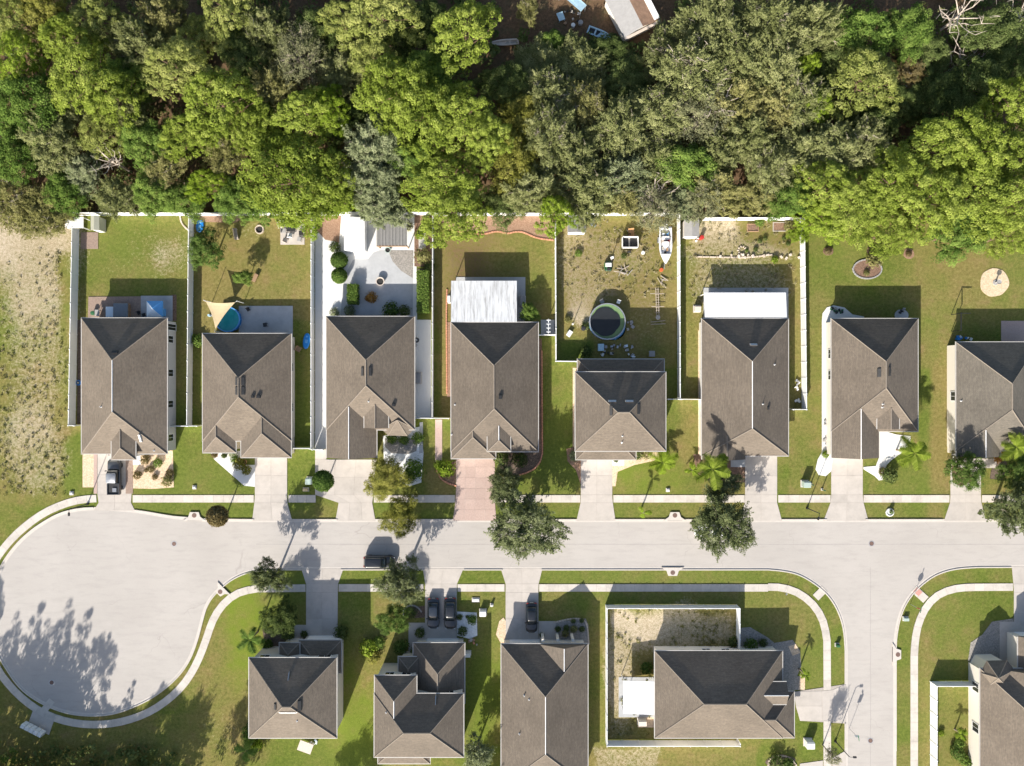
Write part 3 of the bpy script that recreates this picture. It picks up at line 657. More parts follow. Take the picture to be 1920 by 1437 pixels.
# south side
bed('planting_bed', [(758,1140),(797,1136),(797,1158),(766,1160)], 'mulch_dark'); bed('garden_path', rect_px(766,1168,798,1240), 'concrete', .04); bed('gravel_bed', [(857,1147),(894,1149),(895,1192),(880,1198),(857,1192)], 'shell_white', .045)
bed('gravel_bed', [(936,1165),(944,1158),(949,1166),(948,1205),(940,1208),(930,1190)], 'gravel_tan'); bed('garden_path', rect_px(1010,1165,1042,1215), 'concrete', .045); bed('gravel_bed', [(1040,1167),(1098,1160),(1103,1172),(1103,1212),(1040,1212)], 'gravel_grey', .04)
bed('garden_path', rect_px(552,1172,575,1225), 'concrete', .045); bed('planting_bed', [(492,1180),(552,1175),(552,1232),(500,1232)], 'mulch_dark', .03)
bed('gravel_bed', [(1388,1178),(1406,1176),(1440,1196),(1452,1206),(1486,1200),(1500,1220),(1502,1250),(1494,1268),(1509,1270),(1509,1294),(1490,1294),(1440,1296),(1400,1240),(1388,1225)], 'gravel_grey', .04)
bed('gravel_bed', [(1478,1212),(1492,1208),(1500,1224),(1486,1230)], 'gravel_tan', .046); bed('gravel_strip', [(1500,1262),(1509,1272),(1509,1293),(1497,1293)], 'gravel_tan', .047)
bed('patio', rect_px(1160,1270,1228,1345), 'grey_slab', .05); bed('paver_pad', rect_px(1196,1340,1230,1364), 'gravel_tan', .045)
bed('gravel_bed', [(1815,1240),(1820,1205),(1842,1190),(1860,1166),(1900,1160),(1900,1240)], 'gravel_grey', .04); bed('garden_path', rect_px(1874,1166,1901,1240), 'concrete', .055)
bed('planting_bed', wob(1465,1430,28,14,24,.06,5), 'mulch_dark', .03)
bed('mailbox_pad', [(62,1332),(101,1352),(92,1378),(52,1360)], 'concrete', .03)

# faint construction joints in the road surface
M['seam'] = plain('seam', (.315,.292,.272), .9, var=.12, scale=2)
for a, b in (((480,1021),(1960,1021)), ((1632,1064),(1632,1480))):
    (xa, ya), (xb, yb) = P(*a), P(*b); n = 24; r_ = random.Random(int(a[0])); m_ = MB()
    pts = [(xa+(xb-xa)*k/n+r_.uniform(-.05,.05), ya+(yb-ya)*k/n+r_.uniform(-.05,.05)) for k in range(n+1)]
    strip(m_, offset(pts, .035), offset(pts, -.035), .010, .026); structure(m_.build('road_joint', M['seam']))
# ------------------------------------------------------------ houses
PITCH = .50
class House:
    def __init__(s, label, px, py, wall='stucco_beige', roof='shingle', name='house', cat='house'):
        s.root = thing(name, label, cat, at(px, py)); s.wall = wall; s.roof = roof; s.blocks = []
    def block(s, x0, y0, x1, y1, ze=2.9, axis='y', lo='hip', hi='hip', pitch=PITCH, ov=.38, zb=0.0, caps='ridge', wall=True, part='roof', roof=None, gutter=True, world=None, lo_run=1.0):
        """a roof over walls; x0..y1 are the eave lines in photograph pixels; lo is the south or west end"""
        if world: wx0, wy0, wx1, wy1 = world
        else: wx0, wy1 = P(x0, y0, ze); wx1, wy0 = P(x1, y1, ze)
        if axis == 'y': a0, a1, b0, b1 = wx0, wx1, wy0, wy1
        else: a0, a1, b0, b1 = wy0, wy1, wx0, wx1
        T = (lambda a, b, z: (a, b, z)) if axis == 'y' else (lambda a, b, z: (b, a, z))
        half = (a1-a0)/2; ac = (a0+a1)/2; zr = ze+pitch*half; sl = math.hypot(1, pitch)
        r0 = b0+half*lo_run if lo == 'hip' else b0; r1 = b1-half if hi == 'hip' else b1
        if r0 > r1: r0 = r1 = (r0+r1)/2
        q = random.uniform(0, 40)
        def face(mb, pts, along):
            uv = []
            for (a, b, z) in pts: uv.append(((b if along else a)+q, (z-ze)/pitch*sl+q*.7))
            mb.poly([T(*p) for p in pts], uv)
        m_ = MB()
        face(m_, [(a0,b0,ze),(a0,b1,ze),(ac,r1,zr),(ac,r0,zr)], True); face(m_, [(a1,b0,ze),(a1,b1,ze),(ac,r1,zr),(ac,r0,zr)], True)
        if lo == 'hip': face(m_, [(a0,b0,ze),(a1,b0,ze),(ac,r0,zr)], False)
        if hi == 'hip': face(m_, [(a0,b1,ze),(a1,b1,ze),(ac,r1,zr)], False)
        ft = .17; C = [(a0,b0),(a1,b0),(a1,b1),(a0,b1)]
        for i in range(4):
            A, B = C[i], C[(i+1)%4]; m_.poly([T(*A,ze),T(*B,ze),T(*B,ze-ft),T(*A,ze-ft)])
        m_.poly([T(*c,ze-ft) for c in C])
        if lo != 'hip': m_.poly([T(a0,b0,ze),T(a1,b0,ze),T(ac,r0,zr)])
        if hi != 'hip': m_.poly([T(a0,b1,ze),T(a1,b1,ze),T(ac,r1,zr)])
        ro = m_.build(part, M[roof or s.roof], s.root, world=True)
        off = s.root.location
        # caps along hips and ridge
        e = []
        c0_, c1_ = r0, r1   # a buried ridge keeps its cap only where it stands clear of the roofs it runs into
        if 'bury' in (lo, hi):
            vis = [b for b in np.linspace(r0, r1, 60) if s.zat(*T(ac, b, 0)[:2])[0] < zr-.02]
            if vis: c0_, c1_ = min(vis), max(vis)
        if c1_-c0_ > .3: e.append(('ridge', (ac,c0_,zr), (ac,c1_,zr)))
        if lo == 'hip': e += [('hip', (a0,b0,ze), (ac,r0,zr)), ('hip', (a1,b0,ze), (ac,r0,zr))]
        if hi == 'hip': e += [('hip', (a0,b1,ze), (ac,r1,zr)), ('hip', (a1,b1,ze), (ac,r1,zr))]
        for kind, p, q_ in e:
            white = kind == 'ridge' and caps == 'white'
            c_ = MB().tube([T(*p), T(*q_)], .085 if kind == 'hip' else (.075 if white else .11), 5).build('ridge_cap', M['ridge_white' if white else 'ridge'], ro, world=False)
            for v in c_.data.vertices: v.co -= off
        if gutter:
            w_ = .11
            ed = [(a0,b0,a0,b1),(a1,b0,a1,b1)] + ([(a0,b0,a1,b0)] if lo == 'hip' else []) + ([(a0,b1,a1,b1)] if hi == 'hip' else [])
            for (ax, bx, ay, by) in ed:
                if ax == ay: sg = -1 if ax == a0 else 1; A0, A1, B0, B1 = ax, ax+sg*w_, bx, by
                else: sg = -1 if bx == b0 else 1; A0, A1, B0, B1 = ax-w_, ay+w_, bx, bx+sg*w_
                p0 = T(min(A0,A1), min(B0,B1), ze-.15); p1 = T(max(A0,A1), max(B0,B1), ze-.012); MB().box(*p0, *p1).build('gutter', M['gutter'], s.root, world=True)
        if wall:
            wv = MB(); k = random.uniform(0, .015); o_ = ov+k
            p0 = T(a0+o_, b0+o_, 0); p1 = T(a1-o_, b1-o_, 0)
            wv.box(p0[0], p0[1], zb-.05, p1[0], p1[1], ze-ft-.004)
            for end, bb, sg in ((lo, b0, 1), (hi, b1, -1)):
                if end == 'gable':
                    y_, y2 = bb+sg*o_, bb+sg*(o_+.15); i0, i1 = a0+o_, a1-o_; zt = ze+pitch*o_-.03
                    A = [T(i0,y_,ze-ft-.01),T(i1,y_,ze-ft-.01),T(ac,y_,zr-.03)]; B = [T(i0,y2,ze-ft-.01),T(i1,y2,ze-ft-.01),T(ac,y2,zr-.03)]
                    wv.poly(A); wv.poly(B); wv.poly([A[0],A[2],B[2],B[0]]); wv.poly([A[1],A[2],B[2],B[1]])
            wv.build('wall', M[s.wall], s.root, world=True)
        s.blocks.append(dict(w=(wx0,wy0,wx1,wy1), ze=ze, axis=axis, lo=lo, hi=hi, pitch=pitch, ov=ov, zb=zb, a=(a0,a1,b0,b1)))
        return ro
    def zat(s, x, y):
        best = (0, (0,0,1))
        for B in s.blocks:
            x0, y0, x1, y1 = B['w']
            if not (x0 <= x <= x1 and y0 <= y <= y1): continue
            c = []
            if B['axis'] == 'y' or B['lo'] == 'hip': c.append((x-x0, (-B['pitch'],0,1)))
            if B['axis'] == 'y' or B['hi'] == 'hip': c.append((x1-x, (B['pitch'],0,1)))
            if B['axis'] == 'x' or B['lo'] == 'hip': c.append((y-y0, (0,-B['pitch'],1)))
            if B['axis'] == 'x' or B['hi'] == 'hip': c.append((y1-y, (0,B['pitch'],1)))
            d, n = min(c, key=lambda t: t[0]); z = B['ze']+B['pitch']*d
            if z > best[0]: best = (z, n)
        return best
    def onroof(s, px, py):
        z = 4.0
        for _ in range(12): x, y = P(px, py, z); z, n = s.zat(x, y)
        return x, y, z, n
    def vent(s, px, py, w=.45, l=1.3, h=.22, mat='dark_vent', name='roof_vent'):
        x, y, z, n = s.onroof(px, py); m_ = MB()
        sx = n[0]; sy = n[1]   # keep the box level with the slope
        hx, hy = w/2, l/2
        pts = [(-hx,-hy),(hx,-hy),(hx,hy),(-hx,hy)]
        b = [(p[0], p[1], -(sx*p[0]+sy*p[1])-.03) for p in pts]; t = [(p[0]*.8, p[1]*.9, -(sx*p[0]+sy*p[1])+h) for p in pts]
        m_.v = b+t; m_.f = [(0,1,5,4),(1,2,6,5),(2,3,7,6),(3,0,4,7),(4,5,6,7)]
        m_.v = [(v[0]+x, v[1]+y, v[2]+z) for v in m_.v]
        return m_.build(name, M[mat], s.root, world=True)
    def pipe(s, px, py, h=.45, r=.055, mat='pipe_grey'):
        x, y, z, n = s.onroof(px, py); m_ = MB(); m_.lathe([(.16, z-.06), (.14, z+.06), (r, z+.10), (r, z+h)], 8, x, y)
        return m_.build('vent_pipe', M[mat], s.root, world=True)
    def opening(s, bi, side, t, w, z0, z1, kind='window'):
        """window or door on one wall of block bi; t runs along the wall from west or south"""
        B = s.blocks[bi]; x0, y0, x1, y1 = B['w']; o_ = B['ov']
        fx = {'W': x0+o_, 'E': x1-o_}.get(side); fy = {'S': y0+o_, 'N': y1-o_}.get(side)
        sg = -1 if side in 'WS' else 1
        if fx is not None: c = y0+o_+(y1-y0-2*o_)*t
        else: c = x0+o_+(x1-x0-2*o_)*t
        def bx(m_, u0, u1, za, zb_, d0, d1):
            d0, d1 = sorted((sg*d0, sg*d1))
            if fx is not None: m_.box(fx+d0, c+u0, za, fx+d1, c+u1, zb_)
            else: m_.box(c+u0, fy+d0, za, c+u1, fy+d1, zb_)
        f = MB(); h = w/2; e = .09
        bx(f, -h-e, -h, z0-e, z1+e, -.02, .05); bx(f, h, h+e, z0-e, z1+e, -.02, .05); bx(f, -h, h, z1, z1+e, -.02, .05); bx(f, -h, h, z0-e, z0, -.02, .07)
        if kind == 'window': bx(f, -.025, .025, z0, z1, -.02, .045)
        fo = f.build(kind, M['trim'], s.root, world=True)
        p = MB()
        if kind == 'garage_door':
            n = 4
            for k in range(n): bx(p, -h+.01, h-.01, z0+(z1-z0)*k/n+.01, z0+(z1-z0)*(k+1)/n-.01, -.02, .025)
            po = p.build('door_panel', M['white_paint'], fo)
        elif kind == 'front_door': bx(p, -h+.005, h-.005, z0, z1, -.02, .03); po = p.build('door_leaf', M['wood'], fo)
        else: bx(p, -h, h, z0, z1, -.02, .022); po = p.build('pane', M['glass'], fo)
        for v in po.data.vertices: v.co -= s.root.location
        return fo
    def patio_roof(s, x0, y0, x1, y1, zh, zl, mat, ribs=0, posts=True, side='N'):
        """low metal roof; zh is the edge against the house"""
        wx0, wy1 = P(x0, y0, zl if side == 'N' else zh); wx1, wy0 = P(x1, y1, zh)
        if side == 'N': z4 = (zh, zh, zl, zl)      # corners sw se ne nw
        else: z4 = (zl, zh, zh, zl)
        c = [(wx0,wy0),(wx1,wy0),(wx1,wy1),(wx0,wy1)]; m_ = MB()
        m_.v = [(*c[i], z4[i]) for i in range(4)]+[(*c[i], z4[i]+.1) for i in range(4)]
        m_.f = [(3,2,1,0),(4,5,6,7),(0,1,5,4),(1,2,6,5),(2,3,7,6),(3,0,4,7)]
        ro = m_.build('patio_roof', M[mat], s.root, world=True); off = s.root.location
        if ribs:
            for k in range(1, ribs):
                x = wx0+(wx1-wx0)*k/ribs
                r_ = MB(); r_.v = [(x-.03,wy0,z4[0]+.10),(x+.03,wy0,z4[0]+.10),(x+.03,wy1,z4[2]+.10),(x-.03,wy1,z4[2]+.10),(x-.02,wy0,z4[0]+.128),(x+.02,wy0,z4[0]+.128),(x+.02,wy1,z4[2]+.128),(x-.02,wy1,z4[2]+.128)]
                r_.f = [(4,5,6,7),(0,1,5,4),(1,2,6,5),(2,3,7,6),(3,0,4,7)]
                o = r_.build('rib', M[mat], ro)
                for v in o.data.vertices: v.co -= off
        if posts:
            far = [(wx0+.15, wy1-.15, zl), (wx1-.15, wy1-.15, zl), ((wx0+wx1)/2, wy1-.15, zl)] if side == 'N' else [(wx0+.15, wy0+.15, zl), (wx0+.15, wy1-.15, zl)]
            for x, y, z in far: MB().box(x-.05, y-.05, 0, x+.05, y+.05, z+.02).build('post', M['white_paint'], s.root, world=True)
        return ro
HS = {}
# north row, left to right
h = HS[1] = House('tan shingled house at far left with gravel front yard and parked pickup', 245, 720, 'stucco_grey', 'shingle_warm')
h.block(153, 597, 313, 851, 3.5, caps='white', ov=.30)
h.block(209, 770, 254, 862, 4.5, hi='bury')
for t in (.10, .36, .60, .86): h.opening(0, 'E', t, 1.0, 1.0, 2.5)
h.opening(0, 'E', .955, .9, .1, 2.6, 'window'); h.opening(0, 'S', .78, 1.6, .9, 2.3); h.opening(1, 'S', .5, 2.2, .05, 2.3, 'garage_door'); h.opening(0, 'S', .2, 2.6, .05, 2.3, 'garage_door')
h.vent(216, 660, 1.0, .4); h.pipe(190, 763); h.vent(264, 822, .3, 1.2, .35, 'trim', 'roof_step'); h.pipe(289, 845, .3)
h = HS[2] = House('tan shingled house behind a round blue pool with shade sail', 462, 735, 'stucco_beige', 'shingle_warm')
h.block(380, 626, 546, 827, 3.0)
h.block(452, 770, 545.5, 858, 2.97, hi='bury'); h.block(380.5, 788, 442, 849, 2.96, hi='bury')
for x, w in ((443.5, .45), (456, .5)):
    for y in (715, 733): h.vent(x, y, w, 1.25, .14)
h.vent(485, 744, .5, .45, .3); h.vent(474, 744, .4, .4, .25); h.opening(1, 'S', .5, 4.6, .05, 2.3, 'garage_door'); h.opening(0, 'E', .3, 1.2, 1, 2.3); h.opening(0, 'E', .7, 1.2, 1, 2.3); h.opening(2, 'S', .5, 1.4, .9, 2.3); h.opening(0, 'N', .6, 2.6, .1, 2.3); h.opening(0, 'W', .5, 1.2, 1, 2.3)
h = HS[3] = House('tan shingled house with white paved courtyard and six-sided bay roof', 695, 720, 'stucco_cream', 'shingle_warm')
h.block(612, 594, 777, 806, 2.95)
h.block(612.5, 740, 706, 859, 2.92, lo='gable', hi='bury', caps='white'); h.block(683, 740, 728, 803, 4.0, lo='gable', hi='bury')
def bay(h, pts, apex, ze, zr):
    m_ = MB(); W_ = [(*P(*p, ze), ze) for p in pts]; A = (*P(*apex, zr), zr)
    for i in range(len(W_)):
        a, b = W_[i], W_[(i+1) % len(W_)]; L_ = math.dist(a, b)
        m_.poly([a, b, A], [(0,0),(L_,0),(L_/2, 2.0)])
    m_.poly(list(reversed(W_)))
    ro = m_.build('bay_roof', M[h.roof], h.root, world=True)
    c = (sum(w[0] for w in W_)/len(W_), sum(w[1] for w in W_)/len(W_))
    MB().prism([(c[0]+(w[0]-c[0])*.84, c[1]+(w[1]-c[1])*.84) for w in W_], -.02, ze-.02).build('bay_wall', M[h.wall], h.root, world=True)
    for w in W_:
        o = MB().tube([w, A], .07, 5).build('ridge_cap', M['ridge'], ro)
        for v in o.data.vertices: v.co -= h.root.location
bay(h, [(714,804),(728,817),(764,818),(777,804),(765,790),(728,790)], (745,788), 2.7, 4.1)
h.vent(679.5, 697, .42, 1.35, .16); h.vent(694.5, 697, .42, 1.35, .2); h.pipe(691, 753); h.vent(738, 760, .5, .4, .3); h.opening(1, 'S', .5, 4.8, .05, 2.3, 'garage_door'); h.opening(0, 'N', .35, 2.6, .1, 2.3); h.opening(0, 'N', .75, 1.4, .9, 2.3); h.opening(0, 'E', .5, 1.2, 1, 2.3); h.opening(0, 'W', .4, 1.2, 1, 2.3); h.opening(0, 'S', .95, 1.2, .9, 2.3)
h = HS[4] = House('tan shingled house with worn white patio roof and pink paver drive', 927, 730, 'stucco_cream', 'shingle')
h.block(846, 605, 1009, 847, 3.0); h.block(846.5, 760, 929, 860, 2.97, hi='bury'); h.block(914, 770, 957, 846.5, 4.2, hi='bury', caps='white')
h.patio_roof(846, 527, 969, 604, 2.95, 2.55, 'worn_white_roof'); h.vent(938, 745, .5, .6, .3); h.pipe(853, 759, .3); h.pipe(847, 815, .3)
h.opening(1, 'S', .5, 4.6, .05, 2.3, 'garage_door'); h.opening(0, 'N', .4, 2.6, .1, 2.3); h.opening(0, 'E', .4, 1.2, 1, 2.3); h.opening(0, 'W', .5, 1.2, 1, 2.3); h.opening(2, 'S', .5, 1.0, .05, 2.2, 'front_door')
h = HS[5] = House('square two-storey house behind round pool with black cover', 1164, 770, 'stucco_beige', 'shingle')
h.block(1079, 698, 1248, 846, 5.5, axis='x', ov=.3)
h.block(1083, 674, 1245, 716, 2.75, axis='x', lo='hip', hi='hip', pitch=.40, roof='shingle', part='porch_roof')
h.block(1080, 820, 1192, 862, 3.0, axis='x', pitch=.36, part='garage_roof')
h.vent(1148, 752, 1.3, .3, .2, 'galvanised'); h.vent(1180, 752, 1.3, .3, .2, 'galvanised'); h.vent(1145.5, 770, .4, 1.5, .2); h.vent(1197, 767, .45, 1.6, .2); h.pipe(1167, 818, .4); h.pipe(1166, 830, .5, .06, 'white_paint')
h.opening(2, 'S', .4, 4.8, .05, 2.3, 'garage_door'); h.opening(0, 'N', .3, 1.4, 3.7, 5); h.opening(0, 'N', .7, 1.4, 3.7, 5); h.opening(0, 'W', .5, 1.2, 3.7, 5); h.opening(0, 'E', .5, 1.2, 3.7, 5); h.opening(0, 'S', .3, 1.4, 3.7, 5); h.opening(0, 'S', .75, 1.4, 3.7, 5); h.opening(1, 'N', .5, 2.4, .1, 2.2)
h = HS[6] = House('tan shingled house with ribbed white patio roof and palm shadow on it', 1397, 725, 'stucco_cream', 'shingle')
h.block(1316, 598, 1478, 855, 3.0, caps='white', lo_run=.66); h.block(1316.5, 790, 1398, 862, 2.97, lo='gable', hi='bury')
h.patio_roof(1320, 549, 1475, 595.5, 2.9, 2.5, 'white_metal', ribs=26); h.vent(1413, 646, 1.2, .3, .2, 'galvanised'); h.pipe(1452, 684); h.vent(1440, 766, .35, .4, .3); h.pipe(1430, 758)
h.opening(0, 'S', .78, 4.6, .05, 2.3, 'garage_door'); h.opening(1, 'S', .5, 1.6, .9, 2.3); h.opening(0, 'N', .5, 2.6, .1, 2.3); h.opening(0, 'W', .6, 1.3, 1, 2.3); h.opening(0, 'W', .3, 1.3, 1, 2.3); h.opening(0, 'E', .5, 1.2, 1, 2.3)
h = HS[7] = House('tan shingled house ringed by a bright white painted walk', 1640, 725, 'stucco_cream', 'shingle')
h.block(1559, 598, 1721, 809, 2.9); h.block(1559.5, 745, 1648, 859, 2.87, lo='gable', hi='bury', caps='white'); h.block(1645, 745, 1686, 805, 3.9, lo='gable', hi='bury')
h.vent(1648, 699, .45, 1.35, .16); h.vent(1667.5, 697, .4, 1.4, .22); h.pipe(1655, 758); h.pipe(1654, 764)
h.opening(1, 'S', .5, 4.8, .05, 2.3, 'garage_door'); h.opening(0, 'N', .45, 2.6, .1, 2.3); h.opening(0, 'W', .5, 1.3, 1, 2.3); h.opening(0, 'W', .7, 1.3, 1, 2.3); h.opening(0, 'E', .5, 1.2, 1, 2.3); h.opening(2, 'S', .5, 1.0, .05, 2.2, 'front_door')
h = HS[8] = House('grey shingled house cut by the right edge with tree shadow on roof', 1870, 750, 'stucco_cream', 'shingle_grey')
h.block(1793, 642, 1948, 845, 2.9); h.block(1793.5, 765, 1876, 857, 2.87, lo='gable', hi='bury', caps='white'); h.block(1868, 740, 1925, 801, 3.6, lo='gable', hi='bury', caps='white')
h.pipe(1802, 752, .3); h.opening(1, 'S', .5, 4.6, .05, 2.3, 'garage_door'); h.opening(0, 'N', .5, 2.6, .1, 2.3); h.opening(0, 'W', .5, 1.3, 1, 2.3)
# south side, left to right
h = HS[9] = House('square two-storey house below the cul-de-sac neck with dark garage roof', 553, 1300, 'stucco_grey', 'shingle')
h.block(467, 1234, 631, 1384, 5.5, axis='x', ov=.32); h.block(561, 1201, 640, 1262, 3.0, axis='x', part='garage_roof', pitch=.42); h.block(524, 1206, 561.5, 1262, 3.3, axis='y', lo='bury', part='entry_roof')
h.vent(516, 1325, .4, .9, .18); h.vent(562, 1323, .55, 1.6, .22); h.vent(540, 1336.5, 2.8, .14, .12, 'ridge_white'); h.vent(542, 1267, .14, 1.1, .3, 'galvanised'); h.pipe(557, 1352, .3)
h.opening(0, 'N', .12, 1.4, 3.6, 5); h.opening(0, 'N', .85, 1.8, 3.6, 5); h.opening(0, 'E', .3, 1.2, 3.6, 5); h.opening(0, 'E', .8, 1.2, 1, 2.3); h.opening(1, 'N', .5, 4.8, .05, 2.3, 'garage_door'); h.opening(0, 'S', .5, 2.4, .1, 2.3)
h = HS[10] = House('two-storey house with stepped front wings behind two parked black cars', 785, 1320, 'stucco_beige', 'shingle')
h.block(702, 1301, 869, 1420, 5.5, axis='x', ov=.3); h.block(702.5, 1267, 781, 1350, 5.47, axis='y', lo='bury', caps='white', ov=.3)
h.block(775, 1206, 871, 1320, 3.0, axis='y', lo='bury', part='garage_roof'); h.block(747, 1232, 786, 1290, 3.3, axis='y', lo='bury', part='entry_roof'); h.block(709, 1395, 806, 1432, 3.0, axis='x', pitch=.34, part='porch_roof')
h.vent(817, 1312, .12, 1.2, .3, 'galvanised'); h.pipe(724, 1336, .3); h.opening(1, 'N', .3, 1.3, 3.6, 5); h.opening(1, 'N', .75, 1.3, 3.6, 5); h.opening(0, 'N', .85, 1.2, 3.6, 5); h.opening(2, 'N', .55, 4.8, .05, 2.3, 'garage_door'); h.opening(0, 'E', .5, 1.2, 3.6, 5); h.opening(0, 'S', .4, 1.4, 3.6, 5)
h.vent(738, 1350, .2, .2, .05)
h = HS[11] = House('long shingled house with porch columns and single car in drive', 1021, 1340, 'stucco_cream', 'shingle')
h.block(940, 1208, 1102, 1475, 3.0, caps='white'); h.block(1011, 1208.5, 1101.5, 1300, 2.97, lo='bury', hi='gable', caps='white')
h.pipe(983, 1304, .45, .08); h.pipe(992, 1312, .3); h.pipe(974, 1376, .4); h.opening(0, 'N', .26, 4.6, .05, 2.3, 'garage_door'); h.opening(1, 'N', .35, 1.0, .05, 2.2, 'front_door'); h.opening(1, 'N', .7, 1.4, .9, 2.3); h.opening(0, 'E', .5, 1.2, 1, 2.3); h.opening(0, 'W', .5, 1.2, 1, 2.3)
for x in (1018, 1046, 1074):
    cx, cy = P(x, 1200, 2.6); MB().box(cx-.2, cy-.2, 0, cx+.2, cy+.2, 2.8).build('column', M['stucco_cream'], h.root, world=True)
h = HS[12] = House('corner house inside white fence with square white patio roof', 1350, 1300, 'stucco_cream', 'shingle')
h.block(1228, 1221, 1467, 1384, 3.0, axis='x', caps='ridge'); h.block(1400, 1297, 1489, 1383.5, 2.97, axis='x', lo='bury', hi='hip'); h.block(1395, 1279, 1475, 1321, 3.9, axis='x', lo='bury', hi='gable', caps='white', zb=2.0)
h.patio_roof(1169, 1278, 1227, 1340, 2.85, 2.5, 'white_metal', side='W'); h.opening(0, 'N', .42, 1.2, 1.2, 2.3); h.opening(0, 'N', .58, 1.2, 1.2, 2.3); h.opening(1, 'E', .5, 4.8, .05, 2.3, 'garage_door'); h.opening(0, 'W', .5, 2.4, .1, 2.3); h.opening(0, 'S', .4, 1.4, .9, 2.3); h.opening(0, 'E', .8, 1.4, .9, 2.3)
h = HS[13] = House('house in the lower right corner with faceted bay and fenced garden', 1920, 1380, 'stucco_cream', 'shingle_warm')
h.block(1838, 1254, 2000, 1520, 3.3, ov=.34); h.block(1909, 1194, 2000, 1300, 3.0, lo='bury', hi='gable'); h.block(1891, 1258, 1960, 1330, 3.6, axis='y', lo='bury', hi='gable')
bay(h, [(1838,1262),(1850,1239),(1888,1238),(1902,1256),(1890,1290),(1850,1290)], (1872,1272), 3.25, 5.0)
h.opening(0, 'W', .55, 1.3, 1, 2.4); h.opening(0, 'W', .85, 1.3, 1, 2.4); h.opening(1, 'N', .5, 4.6, .05, 2.3, 'garage_door')

# ------------------------------------------------------------ white fences: single panels between posts
def fence(label, pts, h=1.83, step=2.42, mat='white_vinyl', group='white vinyl fences round the yards'):
    w = [P(*p) for p in pts]; root = thing('fence', label, 'fence', (w[0][0], w[0][1], 0))
    post = MB().box(-.065,-.065,-.02,.065,.065,h+.06); post.v += [(-.08,-.08,h+.06),(.08,-.08,h+.06),(.08,.08,h+.06),(-.08,.08,h+.06),(0,0,h+.13)]; b = len(post.v)-5
    post.f += [(b,b+1,b+4),(b+1,b+2,b+4),(b+2,b+3,b+4),(b+3,b,b+4)]; pm = post.mesh('post'); pm.materials.append(M[mat])
    first = True
    for a, c in zip(w[:-1], w[1:]):
        L_ = math.dist(a, c); n = max(1, round(L_/step)); s_ = L_/n; ang = math.atan2(c[1]-a[1], c[0]-a[0])
        pn = MB().box(.07,-.02,.10,s_-.07,.02,h-.12).box(.065,-.035,.05,s_-.065,.035,.16).box(.065,-.045,h-.14,s_-.065,.045,h)
        k_ = max(1, int((s_-.14)/.3))
        for j in range(1, k_): u = .07+(s_-.14)*j/k_; pn.box(u-.006,-.024,.16,u+.006,.024,h-.14)
        me = pn.mesh('panel'); me.materials.append(M[mat])
        for k in range(n):
            x, y = a[0]+(c[0]-a[0])*k/n - w[0][0], a[1]+(c[1]-a[1])*k/n - w[0][1]
            o = link('panel', me, None, root); o.location = (x, y, 0); o.rotation_euler = (0, random.uniform(-.004,.004), ang)
            o = link('post', pm, None, root); o.location = (x, y, 0); o.rotation_euler = (0, 0, ang)
        if c is w[-1]: o = link('post', pm, None, root); o.location = (c[0]-w[0][0], c[1]-w[0][1], 0); o.rotation_euler = (0, 0, ang)
    return root
fence('white fence between the empty lot and the far left house', [(153,797.5),(141.5,797),(148.5,431)])
fence('white back fence behind the far left house along the trees', [(150,404.5),(361,404.5)])
fence('white fence dividing the first and second back yards with its front gate run', [(326,798.5),(360,798),(363.5,406)])
fence('short white fence joining the second house to the divider', [(362,798),(379,798)])
fence('white back fence behind the second house under overhanging pines', [(366,405),(588,404)])
fence('white fence beside the white courtyard of the third house', [(589.5,405),(589,840)])
fence('short white fence in front of the gap between second and third houses', [(547,839.5),(586.5,839.5)])
fence('short white fence piece left of the third house garage', [(591.5,841.5),(611,841.5)])
fence('white back fence behind the courtyard of the third house', [(592,403.5),(811,403.5)])
fence('white fence between the third and fourth houses', [(813.5,405),(812.5,783.5),(843,784)])
fence('white fence closing the paved side yard of the third house', [(779,783.5),(810,783.5)])
fence('white back fence behind the fourth house beside the lime tree', [(816,405),(1038,405)])
fence('white fence left of the yard with boat and round pool', [(1040.5,407),(1041.5,678),(1080,678.5)])
fence('short white gate fence beside the fourth house', [(1010,629.5),(1039,629.5)])
fence('white back fence behind the boat yard mostly hidden by oaks', [(1043,404.5),(1268,405)])
fence('white fence between boat yard and sandy yard', [(1269.5,407),(1270.5,748.5)])
fence('short white fence right of the square two-storey house', [(1248,748.5),(1268,748.5)]); fence('short white fence left of the sixth house front', [(1273,748.5),(1316,749)])
fence('white back fence behind the sandy yard', [(1318,413.5),(1498,413.5)])
fence('white fence right of the sandy yard beside open lawn', [(1499.5,416),(1503.5,767.5),(1479,767.5)])
fence('white fence round the corner house back yard', [(1380.5,1219),(1380.5,1134.5),(1135.5,1134.5),(1135.5,1388.5),(1381,1388.5),(1381,1384)])
fence('white fence of the lower right garden beside the side road', [(1832,1278),(1744,1278),(1744,1470)])
